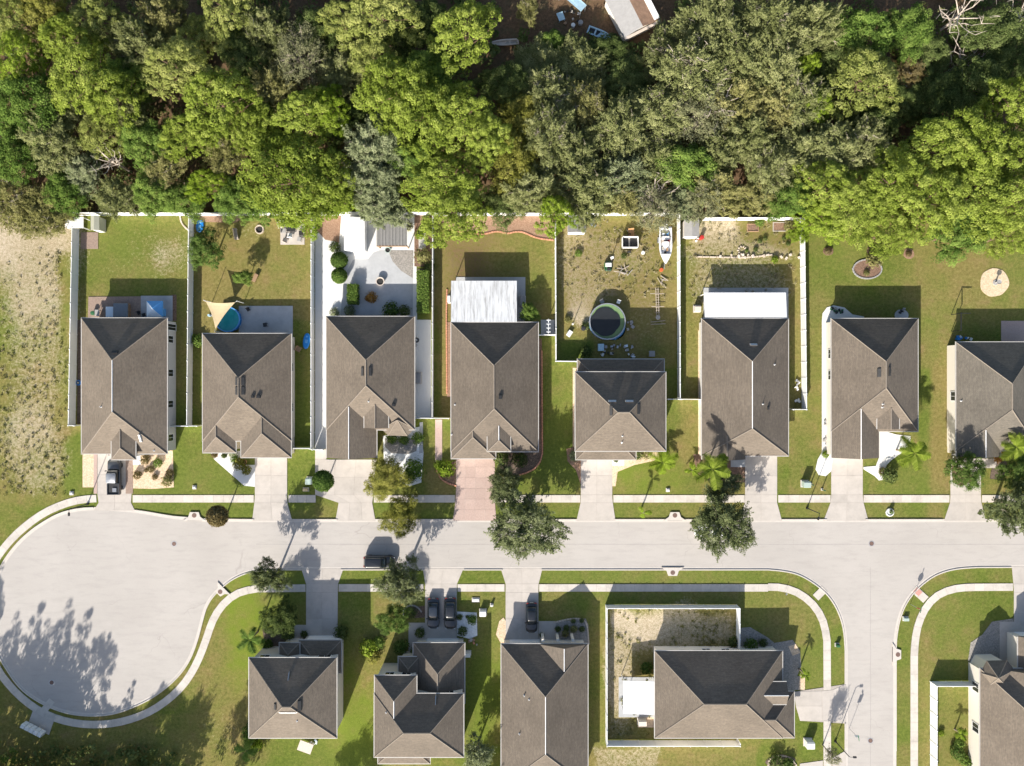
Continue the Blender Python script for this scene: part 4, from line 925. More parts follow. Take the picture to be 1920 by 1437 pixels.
# ------------------------------------------------------------ vegetation
def leafmesh(name, C, Nrm, size, tone, aspect=.62, rs=None):
    """one rhombic leaf per centre, facing roughly along its normal"""
    rs = rs or rng; n = len(C)
    Nrm = Nrm/np.maximum(1e-6, np.linalg.norm(Nrm, axis=1))[:, None]
    r_ = rs.normal(size=(n, 3)); U = np.cross(Nrm, r_); U /= np.maximum(1e-6, np.linalg.norm(U, axis=1))[:, None]; V = np.cross(Nrm, U)
    s = size[:, None]; bend = Nrm*s*.18
    vs = np.stack([C-U*s, C-V*s*aspect+bend, C+U*s, C+V*s*aspect+bend], 1).reshape(-1, 3).astype(np.float32)
    me = bpy.data.meshes.new(name); me.vertices.add(n*4); me.vertices.foreach_set('co', vs.ravel())
    me.loops.add(n*4); me.loops.foreach_set('vertex_index', np.arange(n*4, dtype=np.int32)); me.polygons.add(n)
    me.polygons.foreach_set('loop_start', np.arange(0, n*4, 4, dtype=np.int32)); me.update(calc_edges=True)
    a = me.attributes.new('tone', 'FLOAT', 'POINT'); a.data.foreach_set('value', np.repeat(tone, 4).astype(np.float32))
    me.materials.append(None); return me
def spread(rs, n, R_, outline, tries=14):
    """points in a lobed disc, kept apart"""
    pts = []
    while len(pts) < n:
        best = None; bd = -1
        for _ in range(tries):
            a = rs.uniform(0, 2*math.pi); r_ = math.sqrt(rs.uniform(0, 1))*R_*outline(a)
            p = (r_*math.cos(a), r_*math.sin(a)); d = min([9e9]+[(p[0]-q[0])**2+(p[1]-q[1])**2 for q in pts])
            if d > bd: bd, best = d, p
        pts.append(best)
    return np.array(pts)
def outline_fn(rs, amp):
    ph = rs.uniform(0, 6.28, 5); w = rs.uniform(.4, 1, 5)
    return lambda a: 1+amp*(w[0]*math.sin(2*a+ph[0])+w[1]*math.sin(3*a+ph[1])+.7*w[2]*math.sin(5*a+ph[2])+.5*w[3]*math.sin(8*a+ph[3]))/2
def clumps(rs, K, rad, per, size, up=.55, squash=.75):
    """leaves over the outer side of each clump"""
    n = len(K)*per; d = rs.normal(size=(n, 3)); d /= np.linalg.norm(d, axis=1)[:, None]; d[:, 2] = np.where(rs.random(n) < .8, np.abs(d[:, 2]), d[:, 2])
    rr = np.repeat(rad, per)[:, None]*rs.uniform(.55, 1.0, (n, 1)); off = d*rr; off[:, 2] *= squash
    C = np.repeat(K, per, 0)+off; Nn = d*.8 + np.array([-.1, -.35, up]) + rs.normal(size=(n, 3))*.25
    return C, Nn, rs.uniform(size*.7, size*1.3, n)
def sprays(rs, K, ln, per, size, ctr):
    """twig sprays: leaves strung along a short line that points out and up from the crown centre"""
    n = len(K); out = K-ctr; out /= np.linalg.norm(out, axis=1)[:, None]; out = out+rs.normal(size=(n, 3))*.45; out[:, 2] = out[:, 2]*.5+.15; out /= np.linalg.norm(out, axis=1)[:, None]
    m = n*per; u = rs.random(m); O = np.repeat(out, per, 0); L_ = np.repeat(ln, per)
    C = np.repeat(K, per, 0)+O*((u-.25)*L_)[:, None]+rs.normal(size=(m, 3))*(.20*(1.15-u)*L_*.7)[:, None]
    Nn = rs.normal(size=(m, 3))*.55+O*.25+np.array([-.15, -.55, .75]); return C, Nn, rs.uniform(size*.65, size*1.35, m)
def pine_crown(seed, R_=4.5, H=11.0, nk=100, cone=False):
    rs = np.random.default_rng(seed); o = outline_fn(rs, .34); xy = spread(rs, nk, R_, o, 10)
    rr = np.hypot(xy[:, 0], xy[:, 1])/R_
    lob = np.sin(xy[:, 0]*1.1+rs.uniform(0, 6))*np.cos(xy[:, 1]*1.2+rs.uniform(0, 6))
    z = H - 2.4*rr**1.9 - .7 + lob*.65 + rs.normal(size=nk)*.42
    if cone: z = H-7.0*rr+rs.normal(size=nk)*.35
    K = np.column_stack([xy, z]); rad = rs.uniform(.48, .82, nk)
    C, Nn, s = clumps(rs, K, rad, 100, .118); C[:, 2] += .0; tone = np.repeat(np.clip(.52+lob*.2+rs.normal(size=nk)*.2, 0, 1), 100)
    q = (C-np.repeat(K, 100, 0)); tone = np.clip(tone+.28*q[:, 2]/np.repeat(rad, 100)-.12, 0, 1)  # light from above put into the tone: clump tops lighter, undersides darker
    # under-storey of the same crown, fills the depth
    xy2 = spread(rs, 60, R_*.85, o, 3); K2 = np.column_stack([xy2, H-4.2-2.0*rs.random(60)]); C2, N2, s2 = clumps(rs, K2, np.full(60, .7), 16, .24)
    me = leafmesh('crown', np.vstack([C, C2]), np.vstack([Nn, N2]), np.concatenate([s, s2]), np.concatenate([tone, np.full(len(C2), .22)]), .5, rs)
    return me, K
def oak_crown(seed, R_=4.5, H=9.0, nk=230, sparse=1.0, leaf=.102, tight=.55, spray=True):
    rs = np.random.default_rng(seed); o = outline_fn(rs, .44); xy = spread(rs, nk, R_, o, 4)
    rr = np.hypot(xy[:, 0], xy[:, 1])/R_; lob = np.sin(xy[:, 0]*1.5+rs.uniform(0, 6))*np.cos(xy[:, 1]*1.4+rs.uniform(0, 6))
    z = H - 1.9*rr**2 - .5 + lob*.75 + rs.normal(size=nk)*.5
    K = np.column_stack([xy, z]); per = int(112*sparse); rad = rs.uniform(tight*.55, tight*1.35, nk)
    if spray:   # rounded leaf masses with feathery twigs standing out of them
        p1 = per//2; C, Nn, s = clumps(rs, K, rad*1.25, p1, leaf*1.15, .6, .65); C_, N_, s_ = sprays(rs, K+np.array([0, 0, .25]), rad*2.8, per-p1, leaf, np.array([0, 0, H-4.5]))
        C = np.concatenate([C.reshape(nk, p1, 3), C_.reshape(nk, per-p1, 3)], 1).reshape(-1, 3); Nn = np.concatenate([Nn.reshape(nk, p1, 3), N_.reshape(nk, per-p1, 3)], 1).reshape(-1, 3); s = np.concatenate([s.reshape(nk, p1), s_.reshape(nk, per-p1)], 1).reshape(-1)
    else: C, Nn, s = clumps(rs, K, rad, per, leaf, .35, .9)
    C += rs.normal(size=C.shape)*(.03 if spray else .08)
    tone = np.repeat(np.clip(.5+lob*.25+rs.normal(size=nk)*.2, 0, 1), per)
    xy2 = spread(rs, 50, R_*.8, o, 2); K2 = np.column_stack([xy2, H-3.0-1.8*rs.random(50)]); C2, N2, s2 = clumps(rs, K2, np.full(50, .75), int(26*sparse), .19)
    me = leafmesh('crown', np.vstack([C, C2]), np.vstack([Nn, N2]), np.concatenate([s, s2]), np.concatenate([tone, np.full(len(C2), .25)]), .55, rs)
    return me, K
def limbs(seed, K, H, r0=.24, n=9, base=.45, lift=0.0, twigs=0):
    rs = random.Random(seed); m_ = MB(); lean = (rs.uniform(-.4,.4), rs.uniform(-.4,.4))
    top = H*.82; m_.tube([(0,0,-.1),(lean[0]*.3,lean[1]*.3,top*.35),(lean[0]*.7,lean[1]*.7,top*.7),(lean[0],lean[1],top)], [r0*1.25,r0,r0*.7,r0*.3], 7)
    for k in range(n):
        t = K[rs.randrange(len(K))]; zs = H*rs.uniform(base, .72); f = zs/top
        a = Vector((lean[0]*f, lean[1]*f, zs)); b = Vector((t[0], t[1], t[2]+lift)); mid = a.lerp(b, .5)+Vector((rs.uniform(-.3,.3), rs.uniform(-.3,.3), -.25))
        m_.tube([a, mid, b], [r0*.42, r0*.28, r0*.10], 5)
        for j in range(twigs):
            c = mid.lerp(b, rs.uniform(.2, 1)); e = c+Vector((rs.uniform(-1,1), rs.uniform(-1,1), rs.uniform(-.1,.5))); m_.tube([c, c.lerp(e, .5)+Vector((rs.uniform(-.15,.15),rs.uniform(-.15,.15),0)), e], [r0*.14, r0*.09, r0*.04], 4)
    return m_.mesh('trunk')
PROTO = {}
for k in range(4):
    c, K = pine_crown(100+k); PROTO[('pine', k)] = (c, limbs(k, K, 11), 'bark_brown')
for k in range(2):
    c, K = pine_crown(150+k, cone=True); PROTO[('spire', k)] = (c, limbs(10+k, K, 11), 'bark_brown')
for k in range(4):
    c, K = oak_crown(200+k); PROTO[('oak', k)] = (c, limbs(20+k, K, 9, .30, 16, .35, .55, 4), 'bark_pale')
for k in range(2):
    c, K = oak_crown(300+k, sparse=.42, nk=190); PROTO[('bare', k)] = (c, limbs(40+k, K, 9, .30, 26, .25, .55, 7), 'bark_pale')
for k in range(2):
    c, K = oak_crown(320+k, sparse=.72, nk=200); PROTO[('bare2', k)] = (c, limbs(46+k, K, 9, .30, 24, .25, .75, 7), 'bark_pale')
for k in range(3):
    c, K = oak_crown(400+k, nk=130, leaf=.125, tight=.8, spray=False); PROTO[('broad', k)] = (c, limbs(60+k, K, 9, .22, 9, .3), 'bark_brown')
for v in PROTO.values(): v[1].materials.append(M[v[2]])
SHAPE = {'pine':'pine','pinelt':'pine','green':'broad','oak':'oak','olive':'oak','dark':'broad','yellow':'broad','lime':'pine','grey':'bare','street':'oak','moss':'oak','bronze':'oak'}
PH = {'pine': 11.0, 'spire': 11.0, 'oak': 9.0, 'bare': 9.0, 'bare2': 9.0, 'broad': 9.0}
def setmat(o, mat):
    o.material_slots[0].link = 'OBJECT'; o.material_slots[0].material = mat
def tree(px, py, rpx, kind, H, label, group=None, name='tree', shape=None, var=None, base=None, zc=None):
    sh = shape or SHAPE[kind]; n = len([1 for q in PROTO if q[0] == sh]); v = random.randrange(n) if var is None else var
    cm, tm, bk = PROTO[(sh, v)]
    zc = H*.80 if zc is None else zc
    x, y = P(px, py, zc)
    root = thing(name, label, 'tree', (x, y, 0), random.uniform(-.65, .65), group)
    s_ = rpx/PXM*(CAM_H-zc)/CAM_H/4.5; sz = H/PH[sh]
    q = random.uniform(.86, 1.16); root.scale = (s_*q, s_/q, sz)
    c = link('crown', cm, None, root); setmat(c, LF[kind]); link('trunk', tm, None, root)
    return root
WOOD = '''30,110,46,lime,11|20,28,52,pinelt,10|78,18,44,yellow,10|122,70,48,pine,13|178,35,48,pinelt,11|150,148,64,pine,14|205,180,52,pine,13|262,85,52,oak,10|55,190,58,green,10|88,258,54,oak,9|330,125,58,pinelt,13|405,192,66,pine,14|348,255,46,pine,12|425,12,56,pinelt,12|305,38,48,olive,9|190,245,46,pinelt,9|28,290,46,green,8|18,372,52,olive,6|82,398,50,olive,5|156,322,38,moss,6|272,265,46,green,8|386,345,34,lime,9|287,362,38,green,8|222,372,40,oak,6|342,372,38,green,6|425,285,42,olive,9|455,100,46,dark,9|120,200,40,oak,8|245,215,40,oak,8|20,230,40,green,8|120,360,40,green,6|310,320,44,olive,7|360,75,40,pinelt,9|240,140,42,green,8|445,240,40,pine,11
540,335,88,pine,13|612,330,52,pine,12|572,215,56,pine,12|617,205,40,lime,11|563,105,50,grey,10|512,170,48,olive,9|712,30,64,pinelt,14|702,118,44,pinelt,12|638,40,42,pinelt,11|868,58,60,pine,14|745,172,72,pine,15|795,212,74,pine,14|862,220,60,pine,13|915,260,46,pine,12|705,280,62,moss,10|700,340,56,moss,9|712,384,46,moss,8|832,345,66,pine,12|855,402,58,pine,11|800,140,48,green,10|482,235,42,pine,11|440,370,38,green,7|600,55,44,dark,9|500,60,50,oak,9|640,140,46,oak,8|655,235,38,dark,8|770,300,42,green,9|480,384,34,green,7|560,400,40,lime,8|640,374,32,lime,7|760,60,44,dark,9|800,40,40,dark,8
1012,122,48,oak,4|1085,124,54,oak,4|1030,184,60,oak,7|1102,205,52,olive,7|985,215,46,yellow,7|1032,262,62,oak,9|968,300,52,yellow,8|1080,292,52,oak,8|1165,242,58,oak,9|1178,150,42,dark,4|1250,104,54,oak,5|1300,135,72,oak,10|1342,48,62,oak,10|1390,105,62,oak,10|1242,215,58,oak,9|1312,205,62,grey,9|1382,192,62,olive,9|1400,255,52,oak,9|1000,358,52,oak,8|1100,350,58,oak,8|1162,332,52,moss,8|1232,300,52,oak,8|1290,312,52,green,8|1342,352,48,olive,8|1230,392,42,grey,7|1322,366,38,grey,8|1043,402,35,lime,10|1105,376,40,oak,7|1165,370,38,olive,7|945,160,42,dark,7|945,385,36,dark,5|1140,92,32,dark,3|1350,285,46,oak,8|1275,378,36,moss,6|990,18,24,olive,4|1032,78,24,green,3
1440,42,58,oak,10|1522,52,58,oak,10|1452,122,62,oak,10|1502,190,54,oak,9|1450,195,52,olive,9|1620,152,66,pinelt,12|1512,122,28,lime,9|1618,62,52,green,9|1702,60,46,green,8|1560,282,60,oak,9|1622,272,52,oak,9|1502,292,58,oak,9|1442,322,52,oak,9|1552,348,54,pine,11|1482,372,38,green,8|1602,382,62,pine,11|1682,345,64,pine,12|1762,272,62,pine,13|1832,272,64,pine,13|1902,292,54,pine,12|1742,372,74,pine,12|1832,362,74,pine,12|1902,385,64,pine,12|1802,432,52,green,9|1672,432,46,pine,10|1905,190,48,pine,12|1760,182,50,dark,7|1832,160,54,dark,7|1862,60,54,dark,7|1692,190,38,dark,6|1530,200,34,lime,9|1420,372,38,olive,7|1560,120,40,dark,7|1895,120,44,dark,7|1700,140,36,bronze,6|1545,410,40,lime,8|1895,440,40,pine,9|1740,100,40,dark,6|1640,230,38,dark,7'''
KN = {'pine':'bright green pine','pinelt':'pale yellow-green pine','green':'leafy green tree','oak':'grey-green oak','olive':'olive brown tree','dark':'dark green tree','yellow':'yellowish tree','lime':'fresh lime green tree','grey':'half-bare grey tree','moss':'ash green feathery tree','bronze':'bronze leaved tree'}
def column(x): return ('first house' if x < 365 else 'second house' if x < 590 else 'courtyard house' if x < 815 else 'fourth house' if x < 1040 else 'boat yard' if x < 1270 else 'sandy yard' if x < 1508 else 'seventh house' if x < 1745 else 'right-edge house')
def depth(y): return 'at the top edge' if y < 90 else 'far back' if y < 185 else 'midway back' if y < 290 else 'near the fence'
WT = [(float(a), float(b), float(c), d, float(e)) for a, b, c, d, e in (t.split(',') for t in WOOD.replace('\n', '|').split('|'))]
cells = {}
for t in WT: cells.setdefault((KN[t[3]], column(t[0]), depth(t[1])), []).append(t)
ORD = {1: [''], 2: ['left one of two, ', 'right one of two, '], 3: ['left of three, ', 'middle of three, ', 'right of three, '], 4: ['leftmost of four, ', 'second of four from left, ', 'third of four from left, ', 'rightmost of four, '], 5: ['leftmost of five, ', 'second of five from left, ', 'third of five from left, ', 'fourth of five from left, ', 'rightmost of five, ']}
for (kn, co_, de), ts in cells.items():
    ts.sort()
    for i, t in enumerate(ts):
        tree(t[0], t[1], t[2]*(.90 if t[3] in ('oak','olive','moss') else 1), t[3], t[4]*random.uniform(.93,1.07), f'{kn}, {ORD[len(ts)][i]}{de} behind the {co_}', 'trees of the wood behind the back fences', shape='bare2' if t[3] in ('oak','olive','moss') and random.random() < .34 else None, name={'pine':'pine_tree','pinelt':'pine_tree','oak':'oak_tree'}.get(t[3], 'tree'))
# undergrowth under the wood: nobody could count it
def scatter(name, label, cat, boxes, kind, size, rad, per, tone=(.2,.8)):
    Cs, Ns, Ss, Ts = [], [], [], []
    rs = np.random.default_rng(len(name)+len(boxes))
    for (x0, y0, x1, y1, n, hmin, hmax) in boxes:
        px = rs.uniform(x0, x1, n); py = rs.uniform(y0, y1, n)
        keep = np.ones(n, bool)
        for (ex0, ey0, ex1, ey1) in ((930,-40,1260,75),(1640,-40,1720,110)): keep &= ~((px > ex0) & (px < ex1) & (py > ey0) & (py < ey1))
        px, py = px[keep], py[keep]; n = len(px)
        K = np.column_stack([(px-960)/PXM, (718.5-py)/PXM, rs.uniform(hmin, hmax, n)])
        C, Nn, s = clumps(rs, K, rs.uniform(rad*.5, rad*1.4, n), per, size, .6, .9); C[:, 2] = np.maximum(C[:, 2], .03)
        Cs.append(C); Ns.append(Nn); Ss.append(s); Ts.append(np.repeat(rs.uniform(*tone, n), per))
    me = leafmesh(name, np.vstack(Cs), np.vstack(Ns), np.concatenate(Ss), np.concatenate(Ts), .6, rs); me.materials[0] = LF[kind]
    o = link(name, me, None); o['kind'] = 'stuff'; tag(o, label, cat); return o
scatter('undergrowth', 'dark shrubby undergrowth filling the wood floor between the trees', 'undergrowth', [(-60,-60,1990,385,1500,.3,2.2),(-60,1400,330,1500,160,.3,1.5)], 'dark', .26, .9, 26, (.3,1.0))
scatter('low_scrub', 'olive low scrub scattered under the trees behind the fences', 'scrub', [(-60,-60,1990,392,1100,.2,1.8),(-30,385,130,425,60,.2,1.0)], 'olive', .18, .7, 30)
scatter('dry_weeds', 'pale dry weeds scattered over the empty lot on the left', 'weeds', [(-20,470,115,930,220,.02,.08),(1050,410,1262,560,130,.01,.04),(1290,415,1495,560,110,.01,.04)], 'grass', .10, .34, 14)
scatter('lot_grass', 'green weed tufts scattered over the empty lot on the left', 'weeds', [(-20,620,132,930,180,.02,.14),(1260,1140,1376,1215,70,.01,.05),(1142,1140,1220,1380,60,.01,.05)], 'olive', .10, .34, 14)

def dead_tree(label, px, py, H, R_, seed, lying=None):
    rs = random.Random(seed); x, y = P(px, py, H*.6); root = thing('dead_tree', label, 'tree', (x, y, 0), rs.uniform(0, 6.28)); m_ = MB()
    m_.tube([(0,0,-.1),(.1,.05,H*.4),(-.05,.1,H*.75)], [.22,.17,.10], 7); t = MB()
    for k in range(11):
        a = 2*math.pi*k/11+rs.uniform(-.3,.3); r_ = R_*rs.uniform(.55,1.0); z0 = H*rs.uniform(.4,.74)
        p = [Vector((0,.05,z0))]
        for j in range(1, 5): f = j/4; p.append(Vector((math.cos(a+rs.uniform(-.25,.25))*r_*f, math.sin(a+rs.uniform(-.25,.25))*r_*f, z0+(H-z0)*f*rs.uniform(.6,1))))
        t.tube(p, [.11,.085,.065,.045,.02], 5)
        for j in range(4):
            b = p[rs.randrange(1,5)]; e = b+Vector((rs.uniform(-1,1),rs.uniform(-1,1),rs.uniform(-.1,.6)))*R_*.28; t.tube([b, b.lerp(e,.5)+Vector((0,0,.1)), e], [.045,.03,.012], 4)
    m_.build('trunk', M['dead_wood'], root); t.build('branches', M['dead_wood'], root); return root
dead_tree('bleached dead tree with bare white branches behind the first house', 214, 305, 8, 2.8, 3)
dead_tree('bare pale grey tree reaching in at the top right of the wood', 1790, 35, 9, 5.0, 5); dead_tree('bare grey tree standing in the dark wood near the right edge', 1800, 120, 6, 4.0, 8); dead_tree('brownish bare tree in the top right corner', 1905, 40, 7, 3.4, 9)
dead_tree('bare white-limbed tree behind the sandy yard fence', 1225, 372, 8, 3.2, 11); dead_tree('bare pale tree among oaks midway behind the sandy yard', 1285, 130, 11, 3.4, 12); dead_tree('bare pale crown among oaks further right behind the sandy yard', 1340, 205, 10.5, 3.0, 14)

# trees south of the frame edge whose shadows reach the cul-de-sac, and the ones in the lower left corner
for k, (gx, gy, r_, H, kd, lab) in enumerate(((-72,1440,38,13.4,'spire','pointed tree beyond the lower left corner shading the cul-de-sac'),(-40,1448,42,14.4,'spire','tall pointed tree at the lower left corner'),(-12,1440,36,12.6,'spire','pointed tree just left of the mailboxes'),(14,1452,42,15.0,'spire','tallest pointed tree below the mailboxes'),(54,1450,40,14.0,'spire','pointed tree right of the mailboxes at the bottom edge'),(96,1466,38,12.0,'pine','tall pine at the bottom edge right of the mailboxes'),(186,1452,22,8.0,'spire','small leafy tree at the bottom edge with narrow shadow on the circle'),(-112,1330,40,12.0,'pine','tall pine off the left edge shading the circle rim'),(235,1530,40,10,'green','leafy tree below the bottom edge left of the lawn'),(-40,1530,46,12,'pine','pine far below the lower left corner'),(30,1545,48,11,'green','broad leafy tree below the mailboxes beyond the frame'),(110,1545,46,10,'pine','pine beyond the bottom edge right of the mailboxes'),(180,1552,44,9,'green','leafy tree beyond the bottom edge under the circle'),(300,1520,34,8.5,'oak','oak below the bottom edge beside the dry lawn'),(410,1530,46,12.5,'green','tall leafy tree below the bottom edge shading the first south house lawn'),(620,1570,36,8,'green','leafy tree below the bottom edge behind the square two-storey house'),(880,1560,36,8,'oak','oak below the bottom edge between the south houses'))):
    x, y = P(gx, gy); zc = H*.8; f = CAM_H/(CAM_H-zc)
    tree(960+(gx-960)*f, 718.5+(gy-718.5)*f, r_*f, 'green' if kd == 'spire' else kd, H, lab, 'tall trees along the bottom edge', shape='spire' if kd == 'spire' else None)

# street and garden trees
def garden(px, py, r_, kind, H, label, shape=None, group=None, name='tree', var=None): return tree(px, py, r_, kind, H, label, group, name, shape, var)
garden(985, 988, 60, 'street', 7.5, 'big dark green street oak over the road in front of the pink drive', 'oak', var=0); garden(945, 908, 29, 'street', 5.5, 'smaller oak joined to the big street oak beside pink drive', 'oak', var=1)
garden(1357, 984, 52, 'street', 7.5, 'big dark green street oak over a parked white car', 'oak', var=2); garden(1360, 908, 27, 'street', 5.0, 'dark oak beside the palm at the sixth house drive', 'oak', var=3)
garden(1915, 950, 46, 'street', 7.0, 'dark green street oak cut by the right edge', 'oak', var=1); garden(1915, 890, 34, 'hedge', 5.5, 'deep green tree above the right-edge street oak', 'broad')
garden(722, 897, 36, 'yellow', 4.6, 'yellow-green rounded tree in the third house front yard', 'broad', var=0); garden(750, 968, 35, 'yellow', 4.6, 'yellow-green rounded tree in the verge before the third house', 'broad', var=1)
garden(750, 1094, 38, 'street', 8.0, 'feathery grey-green street tree over the parked black car', 'oak', var=3); garden(737, 1163, 28, 'hedge', 4.6, 'leafy tree beside the walk of the stepped two-storey house', 'broad', var=2)
garden(503, 1083, 29, 'street', 6.8, 'thin grey-green street tree at the cul-de-sac neck', 'oak', var=2); garden(523, 1162, 33, 'dark', 4.6, 'dark glossy tree left of the concrete drive on the south side', 'broad', var=0)
garden(384, 468, 32, 'hedge', 5.5, 'dark small tree in the second house back yard beside the fence', 'broad', var=1); garden(455, 520, 15, 'green', 3.2, 'small bushy tree in the middle of the second house lawn', 'broad'); garden(992, 587, 17, 'green', 2.8, 'bright rounded shrub tree beside the worn patio roof', 'broad')
garden(1500, 438, 18, 'lime', 4.0, 'fresh green sapling at the sandy yard fence corner', 'broad'); garden(1815, 885, 32, 'hedge', 6.5, 'leafy tree hiding the top of the right-edge house drive', 'broad', var=2); garden(1795, 862, 12, 'olive', 3.0, 'small tree against the right-edge house corner', 'broad')
garden(895, 1415, 26, 'moss', 5.0, 'grey-green tree beside the stepped two-storey house at the bottom', 'oak'); garden(1562, 1420, 14, 'grey', 4.5, 'thin bare tree at the sidewalk by the lower corner', 'bare'); garden(1448, 1345, 14, 'grey', .1, 'x', 'bare') if False else None
garden(1560, 1340, 15, 'street', 4.5, 'small street tree at the corner house drive', 'broad') if False else None

# clipped and loose shrubs
def ball_mesh(seed, n=2400, zs=.9, leaf=.085, shag=.06, box=None):
    rs = np.random.default_rng(seed)
    if box is None:
        d = rs.normal(size=(n, 3)); d /= np.linalg.norm(d, axis=1)[:, None]; d[:, 2] = np.abs(d[:, 2])*np.where(rs.random(n) < .85, 1, -1)
        C = d*(1+rs.normal(size=(n, 1))*shag); C[:, 2] = C[:, 2]*zs+zs
        Nn = d+rs.normal(size=(n, 3))*.35
    else:
        bx, by, bz = box; f = rs.random(n); C = np.column_stack([rs.uniform(-bx, bx, n), rs.uniform(-by, by, n), rs.uniform(.05, bz, n)]); Nn = np.zeros((n, 3))
        t = f < .5; C[t, 2] = bz; Nn[t, 2] = 1
        s1 = (f >= .5) & (f < .75); C[s1, 0] = np.sign(C[s1, 0])*bx; Nn[s1, 0] = np.sign(C[s1, 0])
        s2 = f >= .75; C[s2, 1] = np.sign(C[s2, 1])*by; Nn[s2, 1] = np.sign(C[s2, 1])
        C += rs.normal(size=C.shape)*shag; Nn += rs.normal(size=(n, 3))*.4
    return leafmesh('foliage', C, Nn, rs.uniform(leaf*.7, leaf*1.4, n), rs.random(n), .6, rs)
BALL = [ball_mesh(500+k, 2600, .85, .09, .05) for k in range(2)]; LOOSE = [ball_mesh(510+k, 420, .7, .17, .22) for k in range(3)]
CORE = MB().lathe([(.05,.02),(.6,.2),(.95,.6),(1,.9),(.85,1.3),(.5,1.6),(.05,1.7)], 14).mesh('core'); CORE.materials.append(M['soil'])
STEM = MB().tube([(0,0,-.1),(.02,0,.5),(0,.02,1.0)], [.09,.07,.05], 6).mesh('stem'); STEM.materials.append(M['bark_brown'])
def shrub(px, py, rpx, kind, label, h=None, tight=False, stem=0.0, group=None, name='shrub'):
    r_ = rpx/PXM; z = stem; x, y = P(px, py, z+r_*.7)
    root = thing(name, label, 'shrub' if stem == 0 else 'tree', (x, y, 0), random.uniform(0, 6.28), group)
    c = link('foliage', random.choice(BALL if tight else LOOSE), None, root); setmat(c, LF[kind]); c.location = (0, 0, stem); c.scale = (r_, r_, (h or r_*1.3)/1.6)
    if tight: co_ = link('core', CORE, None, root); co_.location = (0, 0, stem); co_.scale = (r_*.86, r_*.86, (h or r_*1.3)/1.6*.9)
    s_ = link('stem', STEM, None, root); s_.scale = (max(.4, r_), max(.4, r_), max(stem+.3, (h or r_)*.6))
    return root
shrub(606, 902, 18.5, 'hedge', 'round clipped topiary tree on a bare stem beside the third house drive', 2.0, True, 2.2, name='topiary_tree'); shrub(410, 967, 18.5, 'bronze', 'round clipped brownish topiary tree in the verge before the second house', 2.6, True, 2.4, name='topiary_tree')
shrub(637, 489, 15, 'hedge', 'upper of two round clipped bushes in the white courtyard', 2.0, True); shrub(637, 518, 14, 'green', 'lower of two round clipped bushes in the white courtyard', 1.9, True)
def hedge(px0, py0, px1, py1, h, kind, label):
    x0, y1 = P(px0, py0, h); x1, y0 = P(px1, py1, h); root = thing('hedge', label, 'hedge', ((x0+x1)/2, (y0+y1)/2, 0)); bx, by = (x1-x0)/2, (y1-y0)/2
    n = int(260*(bx*by*4+2*h*(bx+by)*2)**.9*.6)+200; me = ball_mesh(int(px0), n, .9, .10, .07, (bx, by, h)); c = link('foliage', me, None, root); setmat(c, LF[kind])
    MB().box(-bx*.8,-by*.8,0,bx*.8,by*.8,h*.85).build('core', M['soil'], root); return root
hedge(651, 534, 670, 569, 1.5, 'green', 'short clipped hedge block in the courtyard patio'); hedge(782, 508, 803, 585, 1.6, 'green', 'long clipped hedge strip on the right of the courtyard')
